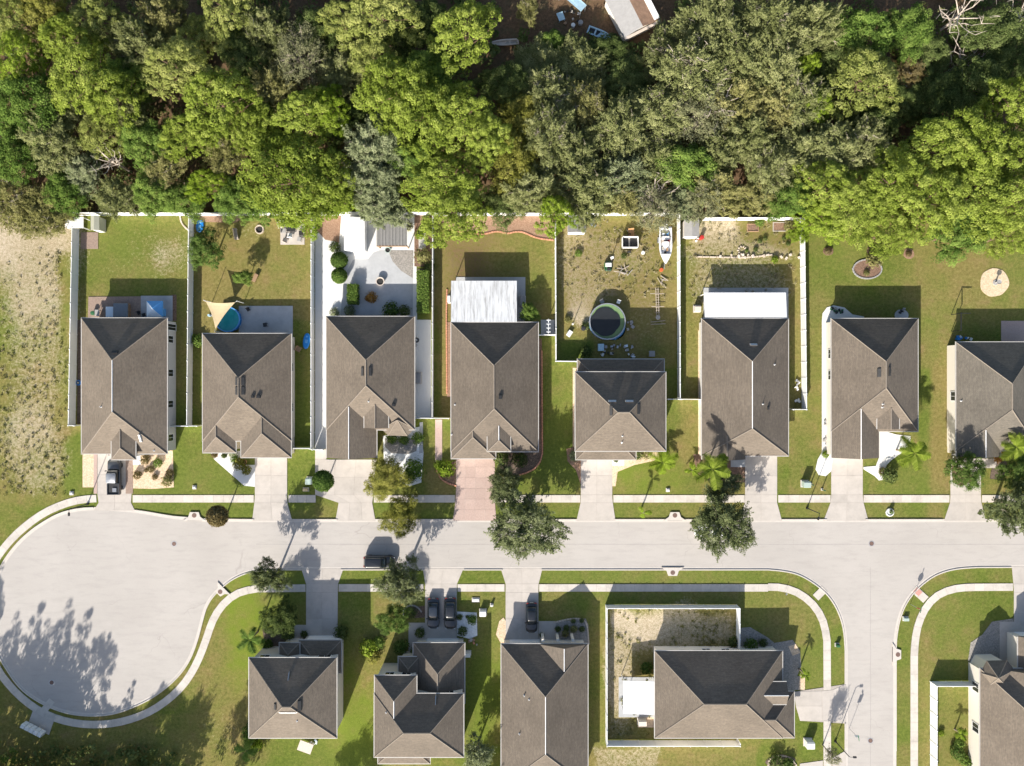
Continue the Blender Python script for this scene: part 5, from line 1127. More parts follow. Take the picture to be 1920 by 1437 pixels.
SHR = '''733,582,13,hedge,dark rounded bush against the back wall of the courtyard house|757,584,10,dark,small dark bush right of the rounded one by the courtyard house|697,558,9,orange,orange flowering plant on the courtyard patio|655,583,9,moss,pale spiky plant near the courtyard hedge block|627,587,8,moss,grey plant at the corner of the courtyard house|793,480,13,olive,loose shrub above the long courtyard hedge|805,500,9,dark,purple dark shrub beside the long courtyard hedge|787,440,8,lime,small lime plant at the courtyard corner bed|803,425,12,lime,lime shrub under the pine at the courtyard corner|765,425,8,olive,small shrub right of the slatted pergola|690,560,5,orange,tiny orange plant left on the courtyard patio
628,464,9,dark,dark shrub in front of the white courtyard shed|371,640,10,green,green shrub at the back left corner of the second house|367,635,7,lime,small lime shrub beside the second house corner|783,822,10,green,shrub beside the six-sided bay roof|735,822,9,green,low green hedge plant under the bay|757,824,9,green,second low green plant under the bay|776,880,16,green,leafy shrub in the white gravel of the third house|768,895,10,hedge,small shrub below the leafy one in white gravel|836,880,14,lime,bright green shrub left of the pink drive|823,872,8,lime,small lime shrub at the brick edged bed
272,862,8,bronze,brownish shrub nearest the wall in the tan gravel yard|296,868,7.5,green,green shrub in the tan gravel yard|283,880,6,bronze,small brown shrub in the middle of the gravel yard|257,891,7,bronze,brown shrub nearest the pickup in the gravel yard|290,895,5,bronze,tiny brown shrub low in the gravel yard|274,882,3.5,bronze,tiniest brown plant in the gravel yard|313,902,9,olive,spiky yellow-green plant at the gravel yard corner|318,888,7,bronze,thin twiggy plant above the spiky one
400,852,6,terra,x|448,870,10,yellow,yellow flowering shrub on the second house white path|462,882,8,yellow,second yellow shrub on the second house white path|440,862,7,green,small green shrub beside the yellow ones|436,850,7,moss,pale plant at the second house entry
1196,852,9,dark,dark shrub left under the two-storey house front window|1212,851,9,olive,olive shrub in the middle under the front window|1078,855,9,moss,grey shrub at the left corner of the two-storey house|1155,863,4,dark,potted dark plant by the two-storey house garage|940,860,12,dark,dark shrub in the shaded bed of the fourth house|975,862,12,dark,dark shrub right in the shaded bed of the fourth house
1656,885,7,bronze,twiggy brown shrub on the white walk of the seventh house|1668,892,13,dark,dark round shrub beside the white walk of the seventh house|1548,852,6,lime,lime plant at the foot of the white side walk|1640,487,13,olive,leafy shrub at the top of the big mulch bed|1872,860,7,orange,orange shrub beside the right-edge drive|1873,845,7,orange,upper orange shrub by the right-edge house|1870,832,7,orange,topmost orange shrub by the right-edge house
640,1187,12,dark,dark shrub right of the concrete drive top|570,1190,6,dark,small dark shrub by the south house entry|540,1190,10,dark,dark shrub below the glossy tree|500,1210,10,hedge,shrub at the left front of the square south house|787,1187,8,dark,dark potted shrub at the stepped house entry|770,1150,9,dark,dark shrub in the round mulch bed|780,1225,10,dark,dark shrub in the shaded entry court|752,1215,12,hedge,green shrub left of the shaded entry court|862,1158,5,dark,small dark shrub in white gravel nearest the car|885,1163,8,green,green shrub in the white gravel bed|867,1184,8,dark,dark shrub low in the white gravel bed|876,1157,3,dark,tiny shrub in the white gravel bed
1062,1178,5,dark,first dark shrub of the grey gravel bed|1046,1180,5,dark,leftmost dark shrub of the grey gravel bed|1076,1180,6,olive,olive shrub of the grey gravel bed|1091,1180,5,dark,right dark shrub of the grey gravel bed|1075,1165,4,dark,upper small shrub of the grey gravel bed|1091,1164,4,dark,upper right small shrub of the grey gravel bed|1060,1188,6,olive,low olive shrub of the grey gravel bed|1016,1191,4,dark,potted plant by the porch columns
1408,1210,11,hedge,green shrub beside the corner house fence|1431,1206,7,dark,dark shrub beside the corner house walk|1375,1205,9,dark,dark shrub inside the fence corner|1213,1254,10,hedge,green shrub in the shaded back yard of the corner house|1455,1428,12,dark,dark shrub in the round bed at the bottom edge|1478,1434,10,hedge,green shrub in the round bed at the bottom edge|1800,1395,9,green,leafy plant at the top of the lower right garden bed|1795,1412,11,hedge,green plants in the lower right garden bed|1808,1425,9,green,low green plant at the bottom of the lower right garden|1820,1432,9,hedge,plant by the wall of the lower right house|1765,1375,5,lime,small lime plant in the lower right garden
1400,470,3,green,tiny plant among the sandy yard stones|1417,468,4,dark,small dark plant in the sandy yard|1425,452,4,dark,plant with long shadow in the sandy yard|1435,447,4,dark,second plant with long shadow in the sandy yard|1470,447,3.5,dark,plant near the right fence of the sandy yard|1478,457,4,dark,lower plant near the right fence of the sandy yard|1453,487,6,lime,bright little shrub at the house shadow edge|1480,425,9,olive,loose shrub by the sandy yard back fence|1425,416,8,green,leafy sprig hanging over the sandy yard fence
1085,475,6,green,small green bush in the dry boat yard|1170,480,5,dark,dark clump right of the wooden box trailer|1065,600,6,olive,shrub left of the round pool|1098,612,7,dark,dark shrub at the pool left side|1098,660,10,dark,dark shrub at the back corner of the two-storey house|690,1215,14,lime,bright lime shrub between the south houses|700,1232,11,yellow,yellow-green shrub between the south houses|710,1205,10,green,green shrub above the lime one|470,1375,14,green,loose green shrub below the square south house|480,1395,12,lime,lime shrub below the square south house'''
for t in SHR.replace('\n', '|').split('|'):
    a = t.split(',')
    if a[4] == 'x': continue
    shrub(float(a[0]), float(a[1]), float(a[2]), a[3], a[4], group=None)

# palms: separate fronds
def frond_mesh(seed, L_=2.4, wide=.42, droop=.9):
    rs = random.Random(seed); m_ = MB(); n = 18; sp = []
    for k in range(n+1): f = k/n; sp.append(Vector((L_*f*(1-.12*f), 0, L_*(.30*f-droop*.5*f*f))))
    m_.tube(sp, [.03*(1-.8*k/n) for k in range(n+1)], 4)
    for k in range(2, n+1):
        f = k/n; l = wide*(.55+.9*math.sin(math.pi*min(1, f*.95)))*1.25
        for sg in (-1, 1):
            b = sp[k]; d = Vector((.55, sg*1.0, -.25+rs.uniform(-.15,.1))).normalized(); tip = b+d*l; w = Vector((.085, 0, 0))
            m_.poly([b-w, b+w, tip+w*.2, tip-w*.2])
    me = m_.mesh('frond'); a = me.attributes.new('tone', 'FLOAT', 'POINT'); a.data.foreach_set('value', [rs.uniform(.25,.8)]*len(me.vertices)); me.materials.append(None); return me
FR = [frond_mesh(k, 2.4, .45, .7+.25*k) for k in range(3)]
def palm(px, py, rpx, H, label, kind='palm', n=15, trunk=True):
    x, y = P(px, py, H); root = thing('palm_tree', label, 'palm', (x, y, 0), 0); s_ = rpx/PXM/2.2
    rs = random.Random(int(px)); lean = (0, 0)
    MB().tube([(0,0,-.1),(.06,.03,H*.4),(0,.02,H*.8),(0,0,H)], [.17,.12,.11,.13], 8).build('trunk', M['palm_trunk'], root)
    for k in range(n):
        o = link('frond', FR[k % 3], None, root); setmat(o, LF[kind]); o.location = (0, 0, H); o.scale = (s_*rs.uniform(.62,1.12),)*3
        o.rotation_euler = (rs.uniform(-.15,.15), rs.uniform(-.45, .25), 2*math.pi*k/n*2.4+rs.uniform(-.2,.2))
    return root
palm(1336, 880, 33, 6.8, 'bright green palm between the sixth house and the street oak'); palm(1243, 868, 26, 1.6, 'low yellow-green palm in front of the two-storey house', 'lime', 11); palm(1298, 882, 14, 1.2, 'small yellowish palm left of the bright green palm', 'lime', 8)
palm(1715, 850, 30, 5.0, 'palm beside the white walk of the seventh house'); palm(1905, 838, 34, 5.0, 'tall palm at the right edge before the grey house'); palm(1207, 962, 14, 2.6, 'thin young palm in the verge right of the fifth house drive', 'lime', 7)
palm(468, 1200, 24, 3.4, 'palm at the left of the square south house', 'green', 12); palm(1510, 1266, 12, 2.4, 'small palm in the gravel beside the corner house', 'lime', 9); palm(1802, 1377, 14, 1.6, 'little palm in the lower right garden', 'lime', 9); palm(462, 1408, 22, 3, 'palm at the bottom edge left of the square south house', 'green', 10)
palm(1548, 1340, 16, 4.2, 'x', 'street', 10) if False else None
# ------------------------------------------------------------ vehicles (front points along local +x)
def rr_ring(x0, x1, w, z, n=5, rf=.35, rb=.35, crown=0.0):
    """rounded rectangle outline, front corner radius rf, rear rb"""
    pts = []
    for (cx, cy, a0, r_) in ((x1-rf, w-rf*.8, 0, rf), (x0+rb, w-rb*.8, 90, rb), (x0+rb, -w+rb*.8, 180, rb), (x1-rf, -w+rf*.8, 270, rf)):
        for k in range(n): a = R(a0+90*k/(n-1)); pts.append((cx+r_*math.cos(a), cy+r_*.8*math.sin(a), z))
    return pts
def wheels(root, xs, w, r_=.33, tw_=.22):
    for x in xs:
        for sg in (-1, 1):
            wh = bpy.data.objects.new('wheel', None); COL.objects.link(wh); wh.parent = root; wh.location = (x, sg*(w-tw_/2-.02), r_); wh.rotation_euler = (R(90), 0, 0)
            MB().lathe([(r_*.62,-tw_/2),(r_*.94,-tw_/2),(r_,-tw_*.3),(r_,tw_*.3),(r_*.94,tw_/2),(r_*.62,tw_/2)], 16).build('tyre', M['rubber'], wh, True); MB().lathe([(r_*.6,-tw_*.4),(r_*.6,tw_*.4),(.06,tw_*.46)], 10).build('rim', M['rim'], wh)
def car(label, px, py, heading, paint, L_=4.75, W_=1.84, H_=1.45, kind='sedan', group=None, glass='car_glass', roof=None):
    root = thing('parked_car', label, 'car', at(px, py), R(heading), group); h = L_/2; w = W_/2; belt = H_*.64
    b = MB().loft([rr_ring(-h+.12, h-.12, w-.10, .20, rf=.5, rb=.35), rr_ring(-h+.02, h-.02, w-.02, .32, rf=.6, rb=.4), rr_ring(-h, h, w, .55, rf=.65, rb=.45), rr_ring(-h+.04, h-.06, w-.01, belt*.82, rf=.7, rb=.5), rr_ring(-h+.14, h-.22, w-.07, belt*.93, rf=.7, rb=.5), rr_ring(-h+.30, h-.55, w-.20, belt, rf=.6, rb=.5)])
    b.build('body', M[paint], root, True)
    if kind == 'sedan': c0, c1, t0, t1 = -h+.42, h-1.30, -h+1.15, h-2.05
    else: c0, c1, t0, t1 = -h+.10, h-1.20, -h+.42, h-1.95
    MB().loft([rr_ring(c0, c1, w-.13, belt-.05, rf=.35, rb=.3), rr_ring((c0+t0)/2, (c1+t1)/2, w-.20, (belt+H_)/2-.02, rf=.33, rb=.28), rr_ring(t0, t1, w-.29, H_-.05, rf=.3, rb=.25)]).build('windows', M[glass], root, True)
    MB().loft([rr_ring(t0-.05, t1+.05, w-.27, H_-.075, rf=.3, rb=.25), rr_ring(t0, t1, w-.29, H_-.03, rf=.3, rb=.25), rr_ring(t0+.15, t1-.15, w-.42, H_, rf=.3, rb=.25)]).build('roof', M[roof or paint], root, True)
    for sg in (-1, 1):
        MB().tube([(c1-.02, sg*(w-.13), belt), (t1+.02, sg*(w-.29), H_-.06)], .035, 4).build('pillar', M[paint], root)
        MB().cbox(c1-.35, sg*(w+.07), belt+.05, .16, .2, .13, .04).build('mirror', M[paint], root)
        MB().cbox(h-.22, sg*(w-.36), belt*.76, .30, .34, .13, .05).build('headlight', M['lamp_clear'], root); MB().cbox(-h+.10, sg*(w-.32), belt*.80, .16, .36, .13, .05).build('taillight', M['lamp_red'], root)
    MB().box(-h-.004, -.26, .52, -h+.02, .26, .64).build('plate', M['white_paint'], root); MB().cbox(h-.05, 0, .42, .10, 1.0, .16, .03).build('grille', M['black_plastic'], root)
    wheels(root, (h-.92, -h+.98), w); return root
car('left of two black cars in the shaded south drive', 813.5, 1148, -90, 'paint_navy', 4.75, 1.84, 1.44, group='cars parked along the street and drives')
car('right of two black cars in the shaded south drive', 845, 1148, -90, 'paint_black', 4.9, 1.86, 1.46, group='cars parked along the street and drives')
car('single black car in the drive before the porch columns', 996.5, 1156, -90, 'paint_black', 4.7, 1.82, 1.44, group='cars parked along the street and drives')
car('black sport utility car parked at the road edge under a tree', 713, 1051.5, 0, 'paint_black', 4.9, 1.92, 1.75, 'suv', group='cars parked along the street and drives')
car('white car mostly hidden under the big street oak', 1327, 994, 180, 'paint_white', 4.6, 1.8, 1.45, group='cars parked along the street and drives')
def pickup(label, px, py, heading):
    root = thing('pickup_truck', label, 'truck', at(px, py), R(heading)); h, w = 2.72, .96
    MB().loft([rr_ring(-h+.05, h-.10, w-.08, .35, rf=.4, rb=.1), rr_ring(-h, h, w, .5, rf=.5, rb=.12), rr_ring(-h, h-.02, w, .85, rf=.5, rb=.12), rr_ring(-h+.02, h-.08, w-.03, .98, rf=.5, rb=.12)]).build('body', M['paint_grey'], root, True)
    MB().loft([rr_ring(.95, h-.12, w-.08, .96, rf=.5, rb=.1), rr_ring(1.0, h-.45, w-.18, 1.10, rf=.45, rb=.1)]).build('hood', M['paint_grey'], root, True)
    MB().loft([rr_ring(-.95, 1.35, w-.10, .96, rf=.3, rb=.12), rr_ring(-.88, .98, w-.16, 1.45, rf=.28, rb=.12), rr_ring(-.80, .62, w-.22, 1.76, rf=.25, rb=.12)]).build('windows', M['car_glass'], root, True)
    MB().loft([rr_ring(-.86, .66, w-.20, 1.74, rf=.25, rb=.12), rr_ring(-.80, .58, w-.24, 1.83, rf=.25, rb=.12)]).build('roof', M['paint_silver'], root, True)
    b = MB().box(-h+.02, -w+.01, .9, -1.0, -w+.13, 1.14).box(-h+.02, w-.13, .9, -1.0, w-.01, 1.14).box(-1.08, -w+.13, .9, -1.0, w-.13, 1.14); b.build('bed_side', M['paint_grey'], root)
    MB().box(-h-.02, -w+.02, .55, -h+.06, w-.02, 1.14).build('tailgate', M['paint_grey'], root); MB().box(-h+.07, -w+.14, .975, -1.09, w-.14, .99).build('bed_liner', M['black_plastic'], root)
    MB().box(-h+.4, -.5, 1.0, -h+1.0, .1, 1.12).build('cargo', M['paint_silver'], root)
    for sg in (-1, 1):
        MB().cbox(.95, sg*(w+.13), 1.2, .16, .26, .2, .04).build('mirror', M['black_plastic'], root); MB().cbox(h-.14, sg*(w-.25), .82, .22, .34, .2, .04).build('headlight', M['lamp_clear'], root); MB().cbox(-h+.02, sg*(w-.1), .9, .1, .16, .3, .02).build('taillight', M['lamp_red'], root)
    MB().cbox(h-.02, 0, .5, .16, 1.7, .2, .05).build('bumper', M['rim'], root); wheels(root, (1.75, -1.75), w, .39, .26); return root
pickup('charcoal pickup truck with silver cab roof parked beside the gravel yard', 219.5, 893, 90)

# ------------------------------------------------------------ boats and trailers
def hull_rings(L_, W_, z0, z1, n=9, inner=0.0):
    """top view outline from stern (x = -L/2) to bow (x = L/2)"""
    out = []
    for k in range(n): f = k/(n-1); out.append((-L_/2+inner+(L_-2.2*inner)*f, (W_/2-inner)*(1-max(0, (f-.45)/.55)**2.2)*(1-.10*(1-f)**2)))
    return [(x, y, 0) for x, y in out] + [(x, -y, 0) for x, y in reversed(out)]
def boat(label, px, py, heading, L_, W_, z, hullmat, deckmat, gear=True, name='boat'):
    root = thing(name, label, 'boat', at(px, py), R(heading)); A = hull_rings(L_, W_, 0, 0)
    def ring(pts, zz, s=1.0, sx=1.0): return [(p[0]*sx, p[1]*s, zz+(.22*max(0, p[0]/(L_/2))**2)) for p in pts]
    B = hull_rings(L_, W_, 0, 0, inner=.22); hgt = .85 if gear else .45
    MB().loft([ring(A, z, .45, .9), ring(A, z+hgt*.4, .85, .97), ring(A, z+hgt, 1, 1), ring(B, z+hgt+.02), ring(B, z+hgt*.55, .95, .99)]).build('hull', M[hullmat], root)
    MB().prism([(p[0]*.98, p[1]*.94) for p in B], z+hgt*.55+.005, z+hgt*.55+.02).build('deck', M[deckmat], root)
    zt = z+hgt*.55
    if gear:
        MB().cbox(-.3, 0, zt+.45, .7, .75, .9, .08).build('console', M['white_paint'], root); MB().cbox(-1.25, 0, zt+.28, .5, 1.2, .5, .08).build('seat', M['white_paint'], root)
        MB().prism([(L_/2*.45, W_/2*.72), (L_/2*.93, .12), (L_/2*.93, -.12), (L_/2*.45, -W_/2*.72)], z+hgt+.02, z+hgt+.22).build('foredeck', M['white_paint'], root)
        for k, (gx, gy, mt) in enumerate(((-1.9,.35,'canopy_blue'),(-1.8,-.3,'canopy_white'),(-.9,.5,'red_plastic'),(-.8,-.45,'pot_pale'),(.5,.3,'wood'),(.3,-.4,'wood_grey'),(1.0,0,'black_plastic'))): MB().cbox(gx, gy, zt+.18, .5, .3, .3, .06).build('gear', M[mt], root)
        MB().cbox(-L_/2-.30, 0, z+.75, .55, .42, .85, .1).build('outboard_motor', M['white_paint'], root); MB().cbox(-L_/2-.1, 0, z+.6, .3, W_*.95, .12, .03).build('swim_platform', M['white_paint'], root)
        for sg in (-1, 1): MB().tube([(-1.4, sg*.75, zt+.2), (-1.3, sg*.7, zt+1.5), (-.2, sg*.7, zt+1.5), (-.1, sg*.75, zt+.2)], .025, 5).build('rail', M['galvanised'], root)
    else:
        for f in (-.2, .15): MB().box(L_*f-.12, -W_*.42, z+hgt*.8, L_*f+.12, W_*.42, z+hgt*.8+.05).build('thwart', M[hullmat], root)
    return root
boat('white motor boat full of gear standing on a trailer by the fence', 1244.5, 465, -90, 5.6, 2.1, .55, 'paint_white', 'shed_grey')
def trailer(label, px, py, heading, L_=6.2, W_=1.7, name='boat_trailer'):
    root = thing(name, label, 'trailer', at(px, py), R(heading)); m_ = MB()
    for sg in (-1, 1): m_.tube([(-L_/2+.3, sg*W_/2*.8, .45), (L_*.12, sg*W_/2*.75, .45), (L_/2, 0, .45)], .05, 5)
    for f in (-.4, -.2, 0, .2): m_.tube([(L_*f, -W_/2*.8, .45), (L_*f, W_/2*.8, .45)], .045, 5)
    m_.build('frame', M['galvanised'], root); MB().tube([(L_/2, 0, .45), (L_/2+.9, 0, .45)], .05, 6).build('tongue', M['galvanised'], root)
    for sg in (-1, 1): MB().cbox(-L_*.15, sg*(W_/2+.1), .68, .9, .26, .08, .04).build('fender', M['galvanised'], root)
    wheels(root, (-L_*.15,), W_/2+.22, .3, .2); return root
trailer('galvanised trailer under the white motor boat', 1244.5, 462, -90, 5.4)
boat('pale blue skiff lying under the trees at the top', 1125, 67, -22, 4.2, 1.35, .1, 'pale_tarp', 'black_plastic', False, 'skiff'); boat('grey white upturned canoe at the top between pine and clearing', 945, 83, 184, 4.6, 1.0, .15, 'pot_pale', 'wood_grey', False, 'canoe')
# long empty frame trailer lying in the boat yard
root = thing('frame_trailer', 'long pale skeletal frame trailer lying in the boat yard', 'trailer', at(1232, 575), R(-88)); m_ = MB()
for sg in (-.18, .18): m_.tube([(-2.9, sg, .35), (1.9, sg, .35)], .045, 5)
for k in range(12): x = -2.6+k*.4; m_.tube([(x, -.3, .37), (x, .3, .37)], .03, 4)
m_.build('spine', M['dead_wood'], root)
for x, w in ((-2.0, 1.1), (.0, .95)): MB().tube([(x, -w, .4), (x+.1, w, .45)], .045, 5).build('bunk', M['dead_wood'], root)
MB().lathe([(.22,.3),(.34,.32),(.36,.42),(.26,.46)], 14, 1.75, 0).build('winch_wheel', M['wood_grey'], root)
for k, a in enumerate((.1, .25)): MB().tube([(2.4+k*.35, -1.1, .1), (2.15+k*.35+a, 1.2, .12)], .05, 5).build('loose_bar', M['dead_wood'], root)
# wooden box trailer
root = thing('box_trailer', 'white-sided box trailer with plywood sheets inside in the dry yard', 'trailer', at(1179.5, 457), 0); w, h_ = 1.25, 1.2
for (a, b, c, d) in ((-w,-.85,-w+.07,.85),(w-.07,-.85,w,.85),(-w,-.85,w,-.78),(-w,.78,w,.85)): MB().box(a, b, .5, c, d, 1.35).build('side_board', M['white_paint'], root)
MB().box(-w,-.85,.45,w,.85,.5).build('floor', M['black_plastic'], root); m_ = MB().box(-.2,-.75,.52,.05,.75,.62); m_.build('plank', M['wood_grey'], root); wheels(root, (0,), 1.5, .3, .2)
root = thing('plywood_sheet', 'orange plywood sheet leaning on scrap behind the box trailer', 'plywood', at(1183, 440), R(8)); m_ = MB(); m_.v = [(-.45,-.8,.15),(.45,-.8,.15),(.45,.8,.75),(-.45,.8,.75),(-.45,-.8,.19),(.45,-.8,.19),(.45,.8,.79),(-.45,.8,.79)]; m_.f = [(0,3,2,1),(4,5,6,7),(0,1,5,4),(1,2,6,5),(2,3,7,6),(3,0,4,7)]; m_.build('sheet', M['ply'], root); MB().box(-.5,.5,0,.5,.7,.62).build('prop_block', M['wood_grey'], root)

# ------------------------------------------------------------ street furniture
def street_lamp(label, px, py, heading, H=4.7):
    root = thing('street_lamp', label, 'street lamp', at(px, py), R(heading), 'street lamps along the verge'); MB().lathe([(.20,0),(.18,.25),(.10,.32),(.075,1.0),(.055,H-.1)], 10).build('pole', M['pole'], root, True)
    MB().tube([(0,0,H-.15),(.15,0,H),(.55,0,H+.06)], .035, 6).build('arm', M['pole'], root); MB().cbox(.75, 0, H+.06, .55, .28, .14, .08).build('lamp_head', M['pole'], root); MB().cbox(.78, 0, H-.02, .36, .2, .03, .02).build('lens', M['lamp_clear'], root); return root
street_lamp('black street lamp at the cul-de-sac entrance before the gravel yard', 165, 945, 270); street_lamp('black street lamp in the verge before the seventh house', 1513, 953, 250); street_lamp('black street lamp by the side road at the bottom', 1566, 1390, 0); street_lamp('black street lamp by the south sidewalk bend', 1473, 1113, 90, 3.0) if False else None
def sign_post(label, px, py, heading, plate, H=2.6):
    root = thing('sign_post', label, 'sign', at(px, py), R(heading)); MB().tube([(0,0,-.05),(0,0,H+.5)], .035, 6).build('post', M['galvanised'], root)
    if plate == 'stop': m_ = MB(); pts = [(.38*math.cos(R(22.5+45*k)), .38*math.sin(R(22.5+45*k))) for k in range(8)]; m_.loft([[(.045, p[0], H-.3+p[1]) for p in pts], [(.06, p[0], H-.3+p[1]) for p in pts]]); m_.build('stop_plate', M['sign_red'], root)
    else: MB().box(.04,-.3,H-.6,.06,.3,H+.1).build('plate', M['white_paint'], root)
    MB().box(-.45,-.012,H+.15,.45,.012,H+.33).build('street_name_plate', M['sign_green'], root); return root
sign_post('stop sign with street name blades at the junction corner', 1707, 1133, 80, 'stop'); sign_post('sign on a post by the side road at the bottom edge', 1592, 1366, 100, 'plate', 2.8)
def manhole(label, px, py):
    root = thing('manhole_cover', label, 'manhole', at(px, py, 0), 0, 'manhole covers in the road'); MB().lathe([(.44,.01),(.44,.029),(.36,.031)], 20).build('frame', M['galvanised'], root); MB().lathe([(.34,.02),(.34,.034),(.05,.036)], 18).build('lid', M['iron'], root)
manhole('round manhole cover in the cul-de-sac neck', 326.5, 1020); manhole('round manhole cover in the road before the seventh house', 1634, 1019.5); manhole('round manhole cover in the tree shadow on the circle', 97, 1280); manhole('round manhole cover low in the side road', 1632, 1389)
def inlet(label, px, py, heading, w=30):
    root = thing('storm_drain', label, 'storm drain', at(px, py), R(heading), 'storm drain inlets along the kerb'); s_ = w/PXM/2
    MB().prism([(-s_*1.4,-.75),(s_*1.4,-.75),(s_*.75,-.2),(s_*.55,.55),(-s_*.55,.55),(-s_*.75,-.2)], -.02, .165).build('apron', M['kerb'], root); MB().lathe([(.36,.15),(.36,.178),(.3,.182)], 18, 0, .05).build('lid', M['iron'], root); MB().box(-s_*.9,-.78,.03,s_*.9,-.745,.13).build('slot', M['black_plastic'], root)
inlet('storm drain with rusty lid in the verge left of the brown topiary', 365, 967, 0); inlet('storm drain with rusty lid in the verge before the sixth house', 1265, 967, 0); inlet('storm drain with rusty lid on the south kerb opposite the fifth house', 1261, 1073, 180); inlet('storm drain with rusty lid at the inner bend of the cul-de-sac', 414, 1109, 45+90, 24); inlet('storm drain with rusty lid on the side road east kerb', 1682, 1227, 270)
root = thing('mailbox_cluster', 'cluster of pale mailboxes at the lower left sidewalk', 'mailbox', at(70, 1362), R(-27))
for k in range(5):
    bx = (k-2)*.72; MB().cbox(bx, 0, 1.0, .66, .62, 1.05, .05).build('mailbox', M['mailbox'], root)
    MB().box(bx-.07,-.07,0,bx+.07,.07,.5).build('pedestal', M['galvanised'], root)
def cabinet(label, px, py, w, d, h_, mat, rz=0, lid=True, name='utility_box'):
    root = thing(name, label, 'utility box', at(px, py), R(rz)); MB().cbox(0,0,.06,w+.2,d+.2,.12).build('pad', M['kerb'], root); MB().cbox(0,0,h_/2+.1,w,d,h_,.05).build('cabinet', M[mat], root); MB().cbox(0,-.05,h_+.13,w+.06,d*.8,.07,.03).build('lid', M[mat], root); return root
cabinet('green transformer box with dark shadow left of the white walk', 1508, 907, 1.0, .95, 1.15, 'green_box'); cabinet('pale green transformer box beside the round topiary', 582, 901, .9, 1.0, 1.0, 'green_box'); cabinet('small yellowish utility box below the pale green transformer', 574, 918, .75, .4, .35, 'sail'); cabinet('white transformer box beside the corner house drive', 1514, 1391, 1.15, 1.1, 1.2, 'pale_box'); cabinet('white utility box on the grass beside white gravel', 905.5, 1148, .95, .95, .7, 'pale_box')
cabinet('dark utility pedestal in the side road verge', 1569, 1209, .5, .4, .5, 'deep_green'); cabinet('low green utility box in the east verge', 1697, 1160, .7, .55, .35, 'green_box'); cabinet('small white post box on the south verge', 922, 1134, .3, .3, .4, 'pale_box', name='marker_box'); cabinet('thin dark pedestal right of the green transformer', 1520, 908, .15, .15, .9, 'deep_green', name='pedestal'); cabinet('second thin dark pedestal near the white walk', 1541, 918, .15, .15, 1.1, 'deep_green', name='pedestal')
cabinet('small white valve cover in the second house lawn', 365, 914, .4, .4, .12, 'pale_box', name='valve_box'); cabinet('small white valve cover in the fifth house lawn', 1252, 919, .4, .4, .12, 'pale_box', name='valve_box'); cabinet('small white valve cover beside the first house sidewalk', 135, 925, .4, .4, .12, 'pale_box', name='valve_box')
for lab, x, y, rz, w in (('tactile ramp strip at the junction corner sidewalk', 1721, 1110, -42, 1.0),):
    root = thing('tactile_strip', lab, 'paving', at(x, y, .06), R(rz)); MB().box(-.55,-.45,0,.55,.45,.012).build('pad', M['tactile'], root)
    for k in range(5):
        for j in range(4): MB().lathe([(.05,.012),(.03,.022)], 6, -.44+k*.22, -.33+j*.22).build('dome', M['tactile'], root)
root = thing('ring_planter', 'white stone ring with a small plant in the verge', 'planter', at(1668, 961), 0)
for k in range(12): a = R(30*k); o = MB().cbox(0,0,.08,.30,.18,.18,.04).build('stone', M['white_concrete'], root); o.location = (.55*math.cos(a), .55*math.sin(a), 0); o.rotation_euler = (0,0,a+R(90))
MB().lathe([(.5,0),(.48,.06)], 16).build('soil', M['shell_white'], root); c = link('foliage', LOOSE[0], None, root); setmat(c, LF['green']); c.scale = (.28,.28,.5); c.location = (.05,.15,.05)
def yard_flag(label, px, py):
    root = thing('garden_flag', label, 'sign', at(px, py), R(60)); MB().tube([(0,0,-.05),(0,0,1.1)], .015, 5).build('stake', M['pole'], root); MB().box(0,-.008,.6,.35,.008,1.05).build('cloth', M['white_paint'], root)
yard_flag('little garden flag at the south sidewalk bend', 1470, 1113)

# ------------------------------------------------------------ sheds, pergola, pools, yard things
def shed(label, x0, y0, x1, y1, hw, wall, roof, rise=.45, name='shed', axis='y'):
    ax0, ay1 = P(x0, y0, hw); ax1, ay0 = P(x1, y1, hw); cx, cy = (ax0+ax1)/2, (ay0+ay1)/2; w, d = (ax1-ax0)/2, (ay1-ay0)/2
    root = thing(name, label, 'shed', (cx, cy, 0)); MB().box(-w+.1,-d+.1,0,w-.1,d-.1,hw-.03).build('wall', M[wall], root)
    for sg in (-1, 1):
        m_ = MB()
        if axis == 'y': q = [(0,-d,hw+rise),(sg*w,-d,hw),(sg*w,d,hw),(0,d,hw+rise)]
        else: q = [(-w,0,hw+rise),(-w,sg*d,hw),(w,sg*d,hw),(w,0,hw+rise)]
        m_.loft([[(p[0],p[1],p[2]-.05) for p in q], q]); m_.build('roof_panel', M[roof], root)
    for sg in (-1, 1):
        if axis == 'y': MB().poly([(-w+.1,sg*(d-.1),hw-.04),(w-.1,sg*(d-.1),hw-.04),(0,sg*(d-.1),hw+rise-.05)]).build('gable', M[wall], root)
        else: MB().poly([(sg*(w-.1),-d+.1,hw-.04),(sg*(w-.1),d-.1,hw-.04),(sg*(w-.1),0,hw+rise-.05)]).build('gable', M[wall], root)
    MB().box(-.4,-d+.06,.05,.4,-d+.099,1.8).build('door', M['trim'], root); return root
shed('small sage shed at the corner of the first back yard', 170, 405, 186, 432, 2.0, 'shed_sage', 'shed_sage', .25); shed('white metal shed against the courtyard back fence', 645, 408, 684, 470, 2.2, 'white_metal', 'white_metal', .3); shed('grey shed with dark roof beside the lime tree', 1065, 404, 1099, 436, 2.2, 'trim', 'shed_roof', .25); shed('grey roofed shed in the upper left of the sandy yard', 1283, 412, 1311, 444, 2.2, 'stucco_cream', 'shed_grey', .25)
root = thing('white_screen', 'white flat screen roof at the first yard corner', 'shelter', at(154, 423), 0); MB().box(-1.5,-.8,1.75,1.3,.9,1.83).build('panel', M['white_vinyl'], root)
